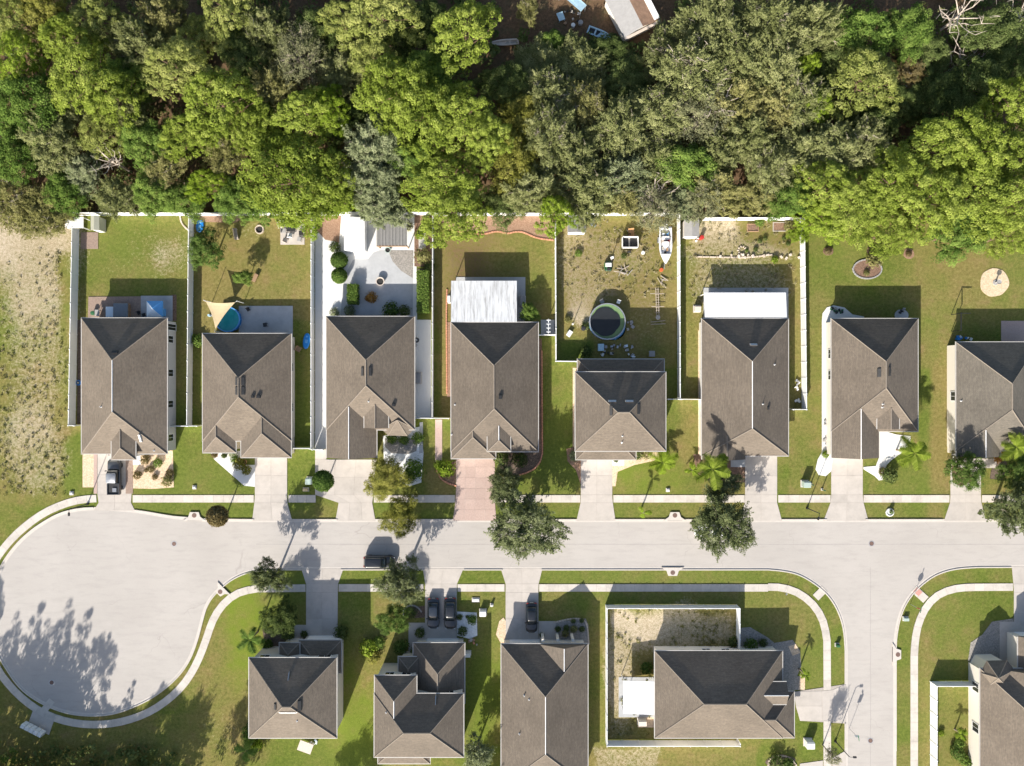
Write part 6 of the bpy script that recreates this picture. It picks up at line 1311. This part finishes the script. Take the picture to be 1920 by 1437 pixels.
for x, y in ((-1.4,-.7),(1.2,-.7),(1.2,.8),(-1.4,.8)): MB().box(x-.05,y-.05,0,x+.05,y+.05,1.75).build('post', M['white_vinyl'], root)
# slatted pergola
x0, y1 = P(706, 402, 2.5); x1, y0 = P(763, 461, 2.5); root = thing('pergola', 'dark ribbed pergola roof behind the courtyard patio', 'pergola', ((x0+x1)/2, (y0+y1)/2, 0)); w, d = (x1-x0)/2, (y1-y0)/2
MB().box(-w,-d,2.40,w,d,2.46).build('roof_sheet', M['shed_roof'], root)
for k in range(9): u = -w+2*w*(k+.5)/9; MB().box(u-.04,-d,2.46,u+.04,d,2.53).build('rib', M['shed_grey'], root)
MB().box(-w,-d-.12,2.3,w,-d,2.5).build('fascia', M['wood'], root)
for x in (-w+.1, w-.1):
    for y in (-d+.1, d-.1): MB().box(x-.07,y-.07,0,x+.07,y+.07,2.4).build('post', M['wood'], root)
def pool(label, px, py, rpx, hgt, wall, rim, inner, cover=None):
    z = hgt; x, y = P(px, py, z); r_ = rpx/PXM*(CAM_H-z)/CAM_H; root = thing('round_pool', label, 'pool', (x, y, 0)); n = 40
    MB().lathe([(r_,0),(r_,hgt-.04),(r_-.04,hgt-.04),(r_-.05,.02)], n, close=False).build('wall', M[wall], root); MB().lathe([(r_+.05,hgt-.05),(r_+.07,hgt),(r_-.10,hgt+.01),(r_-.10,hgt-.05)], n, close=False).build('rim', M[rim], root)
    MB().lathe([(r_-.06,.02),(r_-.06,.03),(.01,.03)], n).build('liner', M[inner], root)
    if cover:
        pts = []
        for k in range(28): a = 2*math.pi*k/28; rr = (r_-.42)*(1-.08*max(0, math.cos(4*a+2.6))**2); pts.append((rr*math.cos(a)-.30, rr*math.sin(a)*.96-.02))
        MB().prism(pts, hgt-.30, hgt-.26).build('cover', M[cover], root); MB().lathe([(r_-.07,hgt-.36),(r_-.07,hgt-.35),(.01,hgt-.35)], n).build('water', M[inner], root)
        q = [(R(-78+78*k/10), .55*math.sin(math.pi*k/10)) for k in range(11)]; m_ = MB(); m_.loft([[((r_+.02)*math.cos(a), (r_+.02)*math.sin(a), hgt*.85) for a, b in q]+[((r_+.02)*math.cos(a), (r_+.02)*math.sin(a), .02) for a, b in reversed(q)], [((r_+.04+b*.5)*math.cos(a), (r_+.04+b*.5)*math.sin(a), hgt*.5) for a, b in q]+[((r_+.04+b)*math.cos(a), (r_+.04+b)*math.sin(a), .02) for a, b in reversed(q)]]); m_.build('side_tarp', M['blue_tarp'], root)
    else: MB().lathe([(r_-.07,hgt-.2),(r_-.07,hgt-.18),(.01,hgt-.18)], n).build('water', M['pool_water'], root)
    for k in range(14):
        a = 2*math.pi*k/14; MB().box(r_+.01,-.05,0,r_+.07,.05,hgt-.03).build('upright', M[rim], root).rotation_euler = (0, 0, a)
    return root
pool('round above-ground pool with turquoise water under the shade sail', 426, 599, 23, .95, 'blue_plastic', 'canopy_blue', 'pool_water'); pool('large round pool with black cover and green rim in the boat yard', 1139, 603, 33.5, 1.3, 'blue_tarp', 'galvanised', 'liner_green', 'cover_black')
root = thing('pool_pump', 'small blue white pump beside the shaded pool', 'pump', at(394, 592), 0); MB().lathe([(.2,0),(.22,.3),(.18,.62)], 12).build('filter_tank', M['pale_tarp'], root); MB().cbox(.35,0,.18,.4,.24,.3,.05).build('motor', M['galvanised'], root)
root = thing('pool_pump', 'blue filter box below the black covered pool', 'pump', at(1126, 652), 0); MB().cbox(0,0,.4,.9,1.1,.8,.06).build('housing', M['pale_tarp'], root); MB().cbox(.75,.1,.3,.5,.5,.6,.1).build('motor', M['shed_grey'], root)
# shade sail with poles
root = thing('shade_sail', 'tan triangular shade sail stretched over the round pool', 'shade sail', at(412, 590), 0); ox, oy = root.location.x, root.location.y
C_ = [(*P(386,566,2.9), 2.9), (*P(441,567,2.7), 2.7), (*P(404,617,2.6), 2.6)]; C_ = [(c[0]-ox, c[1]-oy, c[2]) for c in C_]; cen = Vector([sum(c[k] for c in C_)/3 for k in range(3)]); m_ = MB(); n = 8; g = {}
for i in range(n+1):
    for j in range(n+1-i):
        k = n-i-j; p = Vector(C_[0])*(i/n)+Vector(C_[1])*(j/n)+Vector(C_[2])*(k/n); t = 27*i*j*k/n**3
        e = (i*j+j*k+i*k)/n**2*3; pull = .24*(e-t*.3) if min(i, j, k) == 0 else .10; p = p+(cen-p)*pull*.75; p.z -= .10*t; g[(i,j)] = len(m_.v); m_.v.append(tuple(p))
for i in range(n):
    for j in range(n-i):
        m_.f.append((g[(i,j)], g[(i+1,j)], g[(i,j+1)]))
        if i+j < n-1: m_.f.append((g[(i+1,j)], g[(i+1,j+1)], g[(i,j+1)]))
m_.build('cloth', M['sail'], root)
for c in C_: d = (Vector((c[0], c[1], 0))-Vector((cen.x, cen.y, 0))).normalized()*.35; MB().tube([(c[0]+d.x, c[1]+d.y, 0), (c[0]+d.x, c[1]+d.y, c[2]+.2)], .05, 6).build('pole', M['white_paint'], root); MB().tube([c, (c[0]+d.x, c[1]+d.y, c[2]+.1)], .015, 4).build('rope', M['white_paint'], root)
# canopy tent
root = thing('canopy_tent', 'small blue and white canopy tent on the first house patio', 'tent', at(302, 582), 0); w, z0, z1 = 1.22, 2.0, 2.75; cs = [(-w,-w),(w,-w),(w,w),(-w,w)]
for k in range(4): a, b = cs[k], cs[(k+1)%4]; MB().poly([(*a,z0),(*b,z0),(0,0,z1)]).build('roof_panel', M['canopy_white' if k in (0,3) else 'canopy_blue'], root, fix=False); MB().poly([(*a,z0),(*b,z0),(*b,z0-.22),(*a,z0-.22)]).build('valance', M['canopy_blue'], root, fix=False)
for c in cs: MB().box(c[0]*.97-.03,c[1]*.97-.03,0,c[0]*.97+.03,c[1]*.97+.03,z0).build('leg', M['galvanised'], root)
MB().cbox(0,-.4,.45,1.6,1.2,.9,.1).build('side_cloth', M['canopy_blue'], root)
root = thing('hot_tub', 'square grey hot tub cover on the first house patio', 'hot tub', at(232, 583), 0); MB().cbox(0,0,.42,2.2,2.1,.82,.15).build('cabinet', M['wood'], root); MB().cbox(0,0,.9,2.28,2.18,.16,.15).build('cover', M['spa_cover'], root)
def table(label, px, py, w, d, h_, mat, rz=0, name='table', cat='table'):
    root = thing(name, label, cat, at(px, py), R(rz)); MB().cbox(0,0,h_-.03,w,d,.06,.03).build('table_top', M[mat], root)
    for x in (-1,1):
        for y in (-1,1): MB().box(x*(w/2-.08)-.03,y*(d/2-.08)-.03,0,x*(w/2-.08)+.03,y*(d/2-.08)+.03,h_-.06).build('leg', M[mat], root)
def chair(label, px, py, mat, rz=0, s_=.5, group=None):
    root = thing('chair', label, 'chair', at(px, py), R(rz), group); MB().cbox(0,0,.43,s_,s_,.05,.03).build('seat', M[mat], root); MB().box(-s_/2,s_/2-.05,.45,s_/2,s_/2,.9).build('backrest', M[mat], root)
    for x in (-1,1):
        for y in (-1,1): MB().box(x*(s_/2-.04)-.02,y*(s_/2-.04)-.02,0,x*(s_/2-.04)+.02,y*(s_/2-.04)+.02,.42).build('leg', M[mat], root)
def bin_(label, px, py, mat, r_=.3, h_=1.0, name='bin'):
    root = thing(name, label, 'bin', at(px, py)); MB().lathe([(r_*.85,0),(r_,h_*.95)], 12).build('drum', M[mat], root); MB().lathe([(r_*1.06,h_*.95),(r_*1.02,h_),(r_*.3,h_*1.04)], 12).build('lid', M[mat], root)
table('white table between the bins and the hot tub', 210.5, 586, 1.15, 1.6, .8, 'canopy_white'); table('grey cabinet table at the left of the first patio', 188, 588, .7, 1.0, .9, 'shed_grey'); bin_('dark green planter bin at the left end of the first patio', 178, 588, 'deep_green', .32, .7, 'planter_bin')
chair('left dark patio chair between hot tub and canopy', 263, 588, 'black_plastic', 20); chair('right dark patio chair beside the canopy tent', 272, 591, 'black_plastic', 200)
def coil(label, px, py, r_, mat, h_=.25):
    root = thing('hose_reel', label, 'hose', at(px, py)); m_ = MB()
    for k in range(3): n = 18; m_.tube([(r_*(1-.12*k)*math.cos(2*math.pi*i/n), r_*(1-.12*k)*math.sin(2*math.pi*i/n), .06+.05*k) for i in range(n+1)], .04, 5, False)
    m_.build('hose', M[mat], root); MB().lathe([(.12,0),(.1,h_)], 8).build('hub', M['pale_box'], root)
coil('blue coiled hose between the left fence and first house', 147.5, 718, .4, 'blue_plastic'); coil('upper black coil in the paved side yard of the third house', 781, 638, .38, 'black_plastic'); coil('lower small grey coil in the paved side yard of the third house', 780, 648, .22, 'galvanised')
def kayak(label, px, py, L_, W_, heading, name='kayak'):
    root = thing(name, label, 'kayak', at(px, py), R(heading)); A = [(L_/2*math.cos(a), W_/2*(abs(math.sin(a))**.8)*math.copysign(1, math.sin(a))) for a in [2*math.pi*k/20 for k in range(20)]]
    MB().loft([[(p[0]*.85,p[1]*.6,.02) for p in A],[(p[0],p[1],.22) for p in A],[(p[0]*.94,p[1]*.86,.34) for p in A],[(p[0]*.6,p[1]*.5,.28) for p in A]]).build('hull', M['blue_plastic'], root, True); MB().cbox(-.05,0,.33,L_*.22,W_*.36,.06,.05).build('seat', M['canopy_blue'], root); MB().cbox(L_*.28,0,.33,.22,W_*.3,.05,.03).build('hatch', M['canopy_blue'], root)
kayak('bright blue plastic tub lying at the top of the second back yard', 376, 425, 2.0, 1.25, 85, 'plastic_tub'); kayak('bright blue plastic slide lying beside the second house wall', 575.5, 640, 2.5, 1.1, 82, 'plastic_slide')
root = thing('fire_pit', 'stone fire ring near the top of the second back yard', 'fire pit', at(487, 431))
for k in range(14): a = 2*math.pi*k/14; o = MB().cbox(0,0,.13,.26,.17,.26,.04).build('stone', M['stone_edge'], root); o.location = (.62*math.cos(a),.62*math.sin(a),0); o.rotation_euler = (0,0,a+R(90))
MB().lathe([(.55,0),(.5,.06)], 14).build('ash', M['fire'], root)
root = thing('garden_bench', 'pale wooden bench standing askew in the second back yard', 'bench', at(444.5, 440), R(100)); MB().box(-.9,-.22,.4,.9,.22,.46).build('seat', M['dead_wood'], root); MB().box(-.9,.2,.46,.9,.26,.9).build('backrest', M['dead_wood'], root)
for x in (-.75,.75): MB().box(x-.05,-.2,0,x+.05,.2,.4).build('leg', M['dead_wood'], root)
table('dark round-cornered table on the concrete pad of the second yard', 548, 430, 1.4, 1.0, .72, 'black_plastic')
for k, (x, y, rz, mt, lab) in enumerate(((533,434,90,'shed_grey','grey chair at the left of the garden pad'),(566,438,-90,'black_plastic','black chair at the right of the garden pad'),(545,443,180,'white_paint','white chair below the table on the garden pad'),(536,452,160,'pot_pale','pale chair at the lower left of the garden pad'),(563,450,-100,'shed_grey','grey chair at the lower right of the garden pad'))): chair(lab, x, y, mt, rz, .7, 'chairs on the garden pad')
for k, (a, b, lab) in enumerate((((527,418),(571,418),'white crossbar frame along the top of the garden pad'),)):
    root = thing('swing_frame', lab, 'frame', at(548, 420)); m_ = MB(); m_.tube([(-1.8,0,2.0),(1.8,0,2.0)], .05, 6); m_.build('crossbar', M['white_paint'], root)
    for sx in (-1.8, 1.8):
        for sy in (-.7, .7): MB().tube([(sx,0,2.0),(sx+math.copysign(.3,sx),sy,0)], .045, 5).build('leg', M['white_paint'], root)
table('small brown play bench on the second lawn', 480, 522, 1.3, .6, .5, 'wood', 65, 'play_bench', 'bench'); chair('wooden deck chair beside the blue slide', 561, 655, 'wood', 60, .8); table('black grill table on the second house slab', 500, 610, .6, .6, .8, 'black_plastic', 10, 'grill', 'grill'); chair('dark bent chair at the upper left of the second slab', 467, 581, 'black_plastic', 30)
def pot(label, px, py, r_, mat, plant=None):
    root = thing('plant_pot', label, 'pot', at(px, py)); MB().lathe([(r_*.7,0),(r_,.55*r_+.2),(r_*1.05,.6*r_+.25),(r_*.85,.6*r_+.24),(r_*.8,.5*r_+.15)], 18).build('pot', M[mat], root); MB().lathe([(r_*.8,.5*r_+.12),(r_*.8,.5*r_+.17)], 16).build('soil', M['fire'], root)
    if plant: c = link('foliage', LOOSE[1], None, root); setmat(c, LF[plant]); c.scale = (r_*1.1,r_*1.1,r_); c.location = (0,0,.5*r_+.15)
pot('round pale fire bowl in the middle of the courtyard patio', 714, 529, .65, 'pot_pale'); pot('green urn at the top of the courtyard patio', 728, 470, .45, 'green_box'); pot('terracotta pot at the second house entry', 405, 853, .4, 'terracotta', 'bronze'); pot('dark pot beside the terracotta one at the second house entry', 423, 854, .35, 'black_plastic', 'dark'); pot('terracotta pot under the second house garage corner', 460, 866, .35, 'terracotta')
cabinet('air conditioner on the right wall of the third house', 785, 709, .9, 1.7, 1.1, 'shed_grey', name='air_conditioner'); cabinet('air conditioner at the right of the worn patio roof', 980, 566, .8, 1.6, .9, 'shed_grey', name='air_conditioner'); cabinet('beige air conditioner left of the sixth house', 1306, 580, .9, .9, .8, 'stucco_beige', name='air_conditioner'); cabinet('beige air conditioner at the corner house back wall', 1203, 1352, 1.2, .9, .8, 'stucco_beige', name='air_conditioner')
cabinet('white cabinet left of the worn patio roof', 843, 562, .4, 1.1, 1.2, 'pale_box', name='storage_cabinet'); cabinet('white side cabinet right of the stepped house garage', 877, 1224, .9, .6, 1.1, 'pale_box', name='storage_cabinet')
root = thing('gate_arbour', 'white rung arbour over the gate beside the fourth house', 'arbour', at(1027, 614)); m_ = MB(); m_.tube([(0,-1.1,2.3),(0,1.1,2.3)], .06, 6); m_.build('beam', M['white_vinyl'], root)
for k in range(4): y = -.9+k*.6; MB().box(-.32,y-.05,2.34,.32,y+.05,2.42).build('rung', M['white_vinyl'], root)
for y in (-1.0, 1.0): MB().box(-.06,y-.06,0,.06,y+.06,2.3).build('post', M['white_vinyl'], root)
def edging(label, pts, mat, w=.22, step=.42, h_=.14, name='garden_edging'):
    ww = [P(*p) for p in smooth(pts)]; root = thing(name, label, 'edging', (ww[0][0], ww[0][1], 0)); me = MB().cbox(0,0,h_/2,step*.92,w,h_,.03).mesh('block'); me.materials.append(M[mat]); acc = 0
    for a, b in zip(ww[:-1], ww[1:]):
        L_ = math.dist(a, b); ang = math.atan2(b[1]-a[1], b[0]-a[0])
        while acc < L_: t = acc/L_; o = link('block', me, None, root); o.location = (a[0]+(b[0]-a[0])*t-ww[0][0], a[1]+(b[1]-a[1])*t-ww[0][1], 0); o.rotation_euler = (0,0,ang+random.uniform(-.05,.05)); acc += step
        acc -= L_
edging('wavy terracotta edging in front of the fourth yard mulch', [(823,434),(838,432),(870,436),(905,441),(932,433),(950,439),(970,434),(985,437),(1005,447),(1037,451)], 'brick_edge'); edging('curved terracotta edging left of the pink drive', [(820,884),(826,897),(838,906),(854,911)], 'brick_edge'); edging('curved terracotta edging round the shaded bed of the fourth house', [(1016,660),(1017,850),(1012,870),(996,884),(970,892)], 'brick_edge'); edging('curved pale edging at the first yard fence corner', [(338,406),(340,418),(348,428),(354,432)], 'stone_edge')
edging('stone edging round the big mulch bed of the seventh yard', [(1626-27*math.cos(R(a)), 505+18*math.sin(R(a))) for a in range(0,361,20)], 'shed_grey'); edging('pale edging round the grey gravel bed by the porch columns', [(1040,1167),(1070,1160),(1088,1160),(1101,1166),(1104,1210)], 'stone_edge'); edging('edging round the bed at the bottom edge of the corner lot', [(1440,1437),(1442,1422),(1460,1416),(1482,1420),(1494,1437)], 'stone_edge'); edging('round mulch bed edging beside the stepped house walk', [(757,1160),(756,1143),(768,1134),(784,1138),(792,1150)], 'shed_grey'); edging('terracotta edging down the left wall of the fourth house', [(838,545),(837,590),(838,740)], 'brick_edge'); edging('stone edging along the sandy yard bottom', [(1310,482),(1360,483),(1400,484),(1450,478)], 'stone_edge', .2, 1.1)
for lab, x, y in (('broken ring of stones left in the sandy yard', 1391, 470),):
    root = thing('stone_ring', lab, 'stones', at(x, y))
    for k in range(9): a = 2*math.pi*k/10; o = MB().cbox(0,0,.1,.28,.2,.2,.05).build('stone', M['stone_edge'], root); o.location = (.6*math.cos(a),.6*math.sin(a),0); o.rotation_euler = (0,0,a)
root = thing('bird_bath', 'grey bird bath in the middle of the sandy ring bed', 'bird bath', at(1866, 530)); MB().lathe([(.3,0),(.14,.1),(.1,.7),(.35,.85),(.38,.95),(.3,.9)], 14).build('basin', M['shed_grey'], root); MB().lathe([(.45,0),(.4,.12)], 12).build('plinth', M['shed_grey'], root)
for k, (x, y, r_, kd, lab) in enumerate(((1553,471,6,'bronze','young brown plant in the left mulch ring'),(1704,476,5,'bronze','young plant in the right mulch ring'),(1632,469,4,'olive','young plant in the middle mulch ring'),(1625,512,5,'olive','spiky plant in the big mulch bed'))): shrub(x, y, r_, kd, lab)
# boat yard clutter
root = thing('lawn_mower', 'green riding mower with pale hood in the dry yard', 'mower', at(1140, 500), R(90)); MB().cbox(0,0,.35,1.5,.8,.4,.1).build('chassis', M['deep_green'], root); MB().cbox(.15,0,.68,.6,.95,.28,.08).build('hood', M['pale_box'], root); MB().cbox(-.5,0,.7,.5,.5,.3,.08).build('seat', M['black_plastic'], root); MB().cbox(.0,0,.2,1.2,1.2,.14,.05).build('cutting_deck', M['deep_green'], root); wheels(root, (.55,-.55), .52, .22, .18)
root = thing('outboard_stand', 'white motor on a tall stand beside the green mower', 'motor', at(1145, 487), R(20)); MB().tube([(0,0,0),(0,0,1.6)], .05, 6).build('stand', M['wood_grey'], root); MB().cbox(0,0,1.75,.45,.35,.5,.08).build('cowling', M['white_paint'], root)
for sg in (-1,1): MB().tube([(0,sg*.4,0),(0,0,.9)], .04, 5).build('leg', M['wood_grey'], root)
def heap(label, px, py, n, spread_, mats, seed, cat='clutter', name='scrap_heap', long=False):
    rs = random.Random(seed); root = thing(name, label, cat, at(px, py))
    for k in range(n):
        L_ = rs.uniform(.5,1.6) if long else rs.uniform(.2,.55); w = rs.uniform(.06,.12) if long else rs.uniform(.18,.45)
        o = MB().cbox(0,0,.1,L_,w,.2 if not long else .08,.02).build('piece', M[rs.choice(mats)], root); o.location = (rs.uniform(-1,1)*spread_[0], rs.uniform(-1,1)*spread_[1], rs.uniform(0,.15)); o.rotation_euler = (rs.uniform(-.15,.15), rs.uniform(-.15,.15), rs.uniform(0,3.14))
heap('pile of grey planks and branches on the dry yard', 1170, 508, 12, (.9,.55), ['wood_grey','dead_wood','wood'], 4, long=True); heap('loose sticks leaning above the frame trailer', 1240, 528, 6, (.5,.6), ['wood_grey','dead_wood'], 6, long=True)
heap('clutter of crates and chairs behind the two-storey house left', 1140, 655, 10, (1.6,.9), ['shed_grey','wood_grey','pale_box','black_plastic'], 8); heap('clutter of boxes behind the two-storey house middle', 1180, 662, 11, (.8,1.2), ['shed_grey','pale_box','galvanised','canopy_white'], 9); heap('stacked boxes row along the two-storey house back', 1165, 650, 7, (1.6,.2), ['shed_grey','wood_grey','galvanised'], 10); heap('small pile of scrap right of the covered pool', 1183, 610, 6, (.6,.7), ['shed_grey','wood_grey'], 11)
table('square grey table with round top by the two-storey house back', 1221, 664, .9, .9, .7, 'shed_grey'); chair('white chair above the covered pool', 1159, 567, 'white_paint', -20, .55); chair('dark chair at the upper left of the covered pool', 1128, 566, 'shed_grey', 30, .6); table('small white slatted table at the left fence of the boat yard', 1067.5, 626, .7, 1.0, .4, 'pale_box', -35, 'side_table')
root = thing('clothes_post', 'leaning post with long shadow left of the covered pool', 'post', at(1074, 608)); MB().tube([(0,0,-.05),(.05,.05,1.9)], .05, 6).build('post', M['wood_grey'], root); MB().box(-.15,-.15,0,.15,.15,.06).build('base', M['pale_box'], root)
bin_('red barrel beside the sandy yard shed', 1314, 447, 'red_plastic', .32, .8, 'barrel'); bin_('orange bucket at the boat bow', 1239, 507, 'orange_plastic', .28, .5, 'bucket'); bin_('dark stump-like bucket right of the box trailer', 1205, 475, 'pale_box', .28, .4, 'bucket'); bin_('dark bin left of the covered pool', 1093, 617, 'black_plastic', .35, .8, 'bin'); heap('dark tarps bundled right of the grey shed', 1112, 422, 6, (.4,.9), ['spa_cover','shed_grey','galvanised'], 15); heap('red and white scraps beside the sandy yard shed', 1308, 449, 4, (.5,.3), ['red_plastic','pale_box'], 16); heap('stones strewn along the sandy yard', 1425, 481, 16, (6.5,.35), ['stone_edge','pot_pale'], 17, 'stones', 'stones'); heap('pots along the wall right of the sixth house', 1494, 735, 8, (.25,2.0), ['pale_box','shed_grey','galvanised','white_paint'], 18); heap('thin white pole leaning by the fence right of the sixth house', 1494, 722, 1, (.1,.1), ['white_paint'], 19, long=True)
root = thing('raised_bed', 'timber raised bed near the sandy yard back fence', 'raised bed', at(1411, 428))
for (a, b, c, d) in ((-.9,-.6,-.82,.6),(.82,-.6,.9,.6),(-.82,-.6,.82,-.52),(-.82,.52,.82,.6)): MB().box(a,b,0,c,d,.28).build('board', M['wood'], root)
MB().box(-.82,-.52,0,.82,.52,.2).build('soil', M['mulch_brown'], root)
root = thing('raised_bed', 'low timber raised bed at the right of the sandy yard back fence', 'raised bed', at(1462, 426))
for (a, b, c, d) in ((-1.1,-.7,-1.02,.7),(1.02,-.7,1.1,.7),(-1.02,-.7,1.02,-.62),(-1.02,.62,1.02,.7)): MB().box(a,b,0,c,d,.2).build('board', M['wood_grey'], root)
MB().box(-1.02,-.62,0,1.02,.62,.14).build('soil', M['mulch_brown'], root)
root = thing('pergola', 'thin dark open frame at the right-edge house corner', 'frame', at(1790, 606)); z = 2.3
for (x, y) in ((-.5,-1.3),(-.5,1.3)): MB().box(x-.05,y-.05,0,x+.05,y+.05,z).build('post', M['pole'], root)
MB().box(-.56,-1.4,z,-.44,1.4,z+.1).build('beam', M['pole'], root); MB().box(-.44,1.25,z+.002,1.0,1.35,z+.098).build('beam', M['pole'], root)
heap('toys and pots on the shaded patio of the right-edge house', 1805, 634, 6, (1.2,.25), ['blue_plastic','shed_grey','pale_box'], 21); bin_('blue bin at the right-edge house back wall', 1793, 636, 'blue_plastic', .25, .7, 'bin')
for k, (x, y, lab) in enumerate(((1542,700,'upper'),(1545,741,'middle'),(1545,800,'lower'))): bin_(f'small grey garden ornament on the white side walk, {lab} of three', 1551.5, y-10+k*4, 'shed_grey', .14, .5, 'garden_ornament')
heap('scattered grey pebbles on the white side walk', 1547, 812, 7, (.35,1.8), ['shed_grey','galvanised'], 24, 'stones', 'stones'); heap('dark plants pots on the shaded end of the white walk', 1568, 583, 10, (1.2,.5), ['black_plastic','shed_grey','deep_green'], 25, 'pots', 'plant_pots'); heap('dark pots on the round slab behind the seventh house', 1690, 584, 4, (.4,.4), ['black_plastic','shed_grey'], 26, 'pots', 'plant_pots')
table('pale picnic table standing out from the back of the square south house', 575, 1397, 2.2, 1.6, .75, 'pot_pale', -20); heap('white scraps beside the picnic table', 590, 1392, 5, (.8,.4), ['pale_box','canopy_white'], 28)
heap('rusty pots at the right of the stepped house garage', 886, 1205, 6, (.7,.6), ['wood','terracotta','wood_grey'], 30); cabinet('pale stepping stone slab in the shaded south lawn', 892, 1125, 1.0, .5, .06, 'pale_box', name='stepping_slab')
# clearing at the top: shed with rusty roof, tarps, drums
root = thing('barn_shed', 'old shed with rusty roof and white edges at the top clearing', 'shed', at(1180, 32), R(27)); MB().box(-2.7,-3.2,0,2.7,3.2,2.3).build('wall', M['stucco_cream'], root)
for sg, mt in ((-1,'shed_grey'),(1,'rust_roof')): m_ = MB(); q = [(0,-3.4,3.1),(sg*3.0,-3.4,2.3),(sg*3.0,3.4,2.3),(0,3.4,3.1)]; m_.loft([[(p[0],p[1],p[2]-.07) for p in q], q]); m_.build('roof_panel', M[mt], root)
MB().box(-3.0,-3.75,2.1,3.0,-3.4,2.35).build('fascia', M['pot_pale'], root); MB().box(2.2,-3.2,2.56,3.1,1.6,2.62).build('tarp', M['white_paint'], root)
root = thing('tarp_canopy', 'pale blue tarp canopy over clutter at the top clearing', 'canopy', at(1072, 12), R(-40)); m_ = MB(); m_.loft([[(-2.2,-.7,2.2),(2.2,-.7,2.1),(2.2,.7,1.9),(-2.2,.7,2.2)], [(-2.2,-.7,2.24),(2.2,-.7,2.14),(2.2,.7,1.94),(-2.2,.7,2.24)]]); m_.build('tarp', M['pale_tarp'], root)
m_ = MB(); m_.loft([[(-2.2,.75,2.2),(-.6,.75,2.1),(-.6,3.6,1.9),(-2.2,3.2,1.8)], [(-2.2,.75,2.24),(-.6,.75,2.14),(-.6,3.6,1.94),(-2.2,3.2,1.84)]]); m_.build('tarp', M['pale_tarp'], root)
for x, y in ((-2.1,-.6),(2.1,-.6),(2.1,.6),(-2.1,3.0)): MB().tube([(x,y,0),(x,y,2.1)], .04, 5).build('pole', M['galvanised'], root)
bin_('left white drum below the blue tarp', 1074, 51, 'pale_box', .32, .7, 'drum'); bin_('right grey drum below the blue tarp', 1088, 46, 'shed_grey', .36, .7, 'drum'); table('pale blue table left of the blue tarp', 1051, 35, 1.0, 1.3, .7, 'pale_tarp', 20); heap('clutter of brown boxes under the blue tarp', 1072, 34, 10, (1.4,1.2), ['wood','shed_grey','wood_grey','black_plastic'], 33)
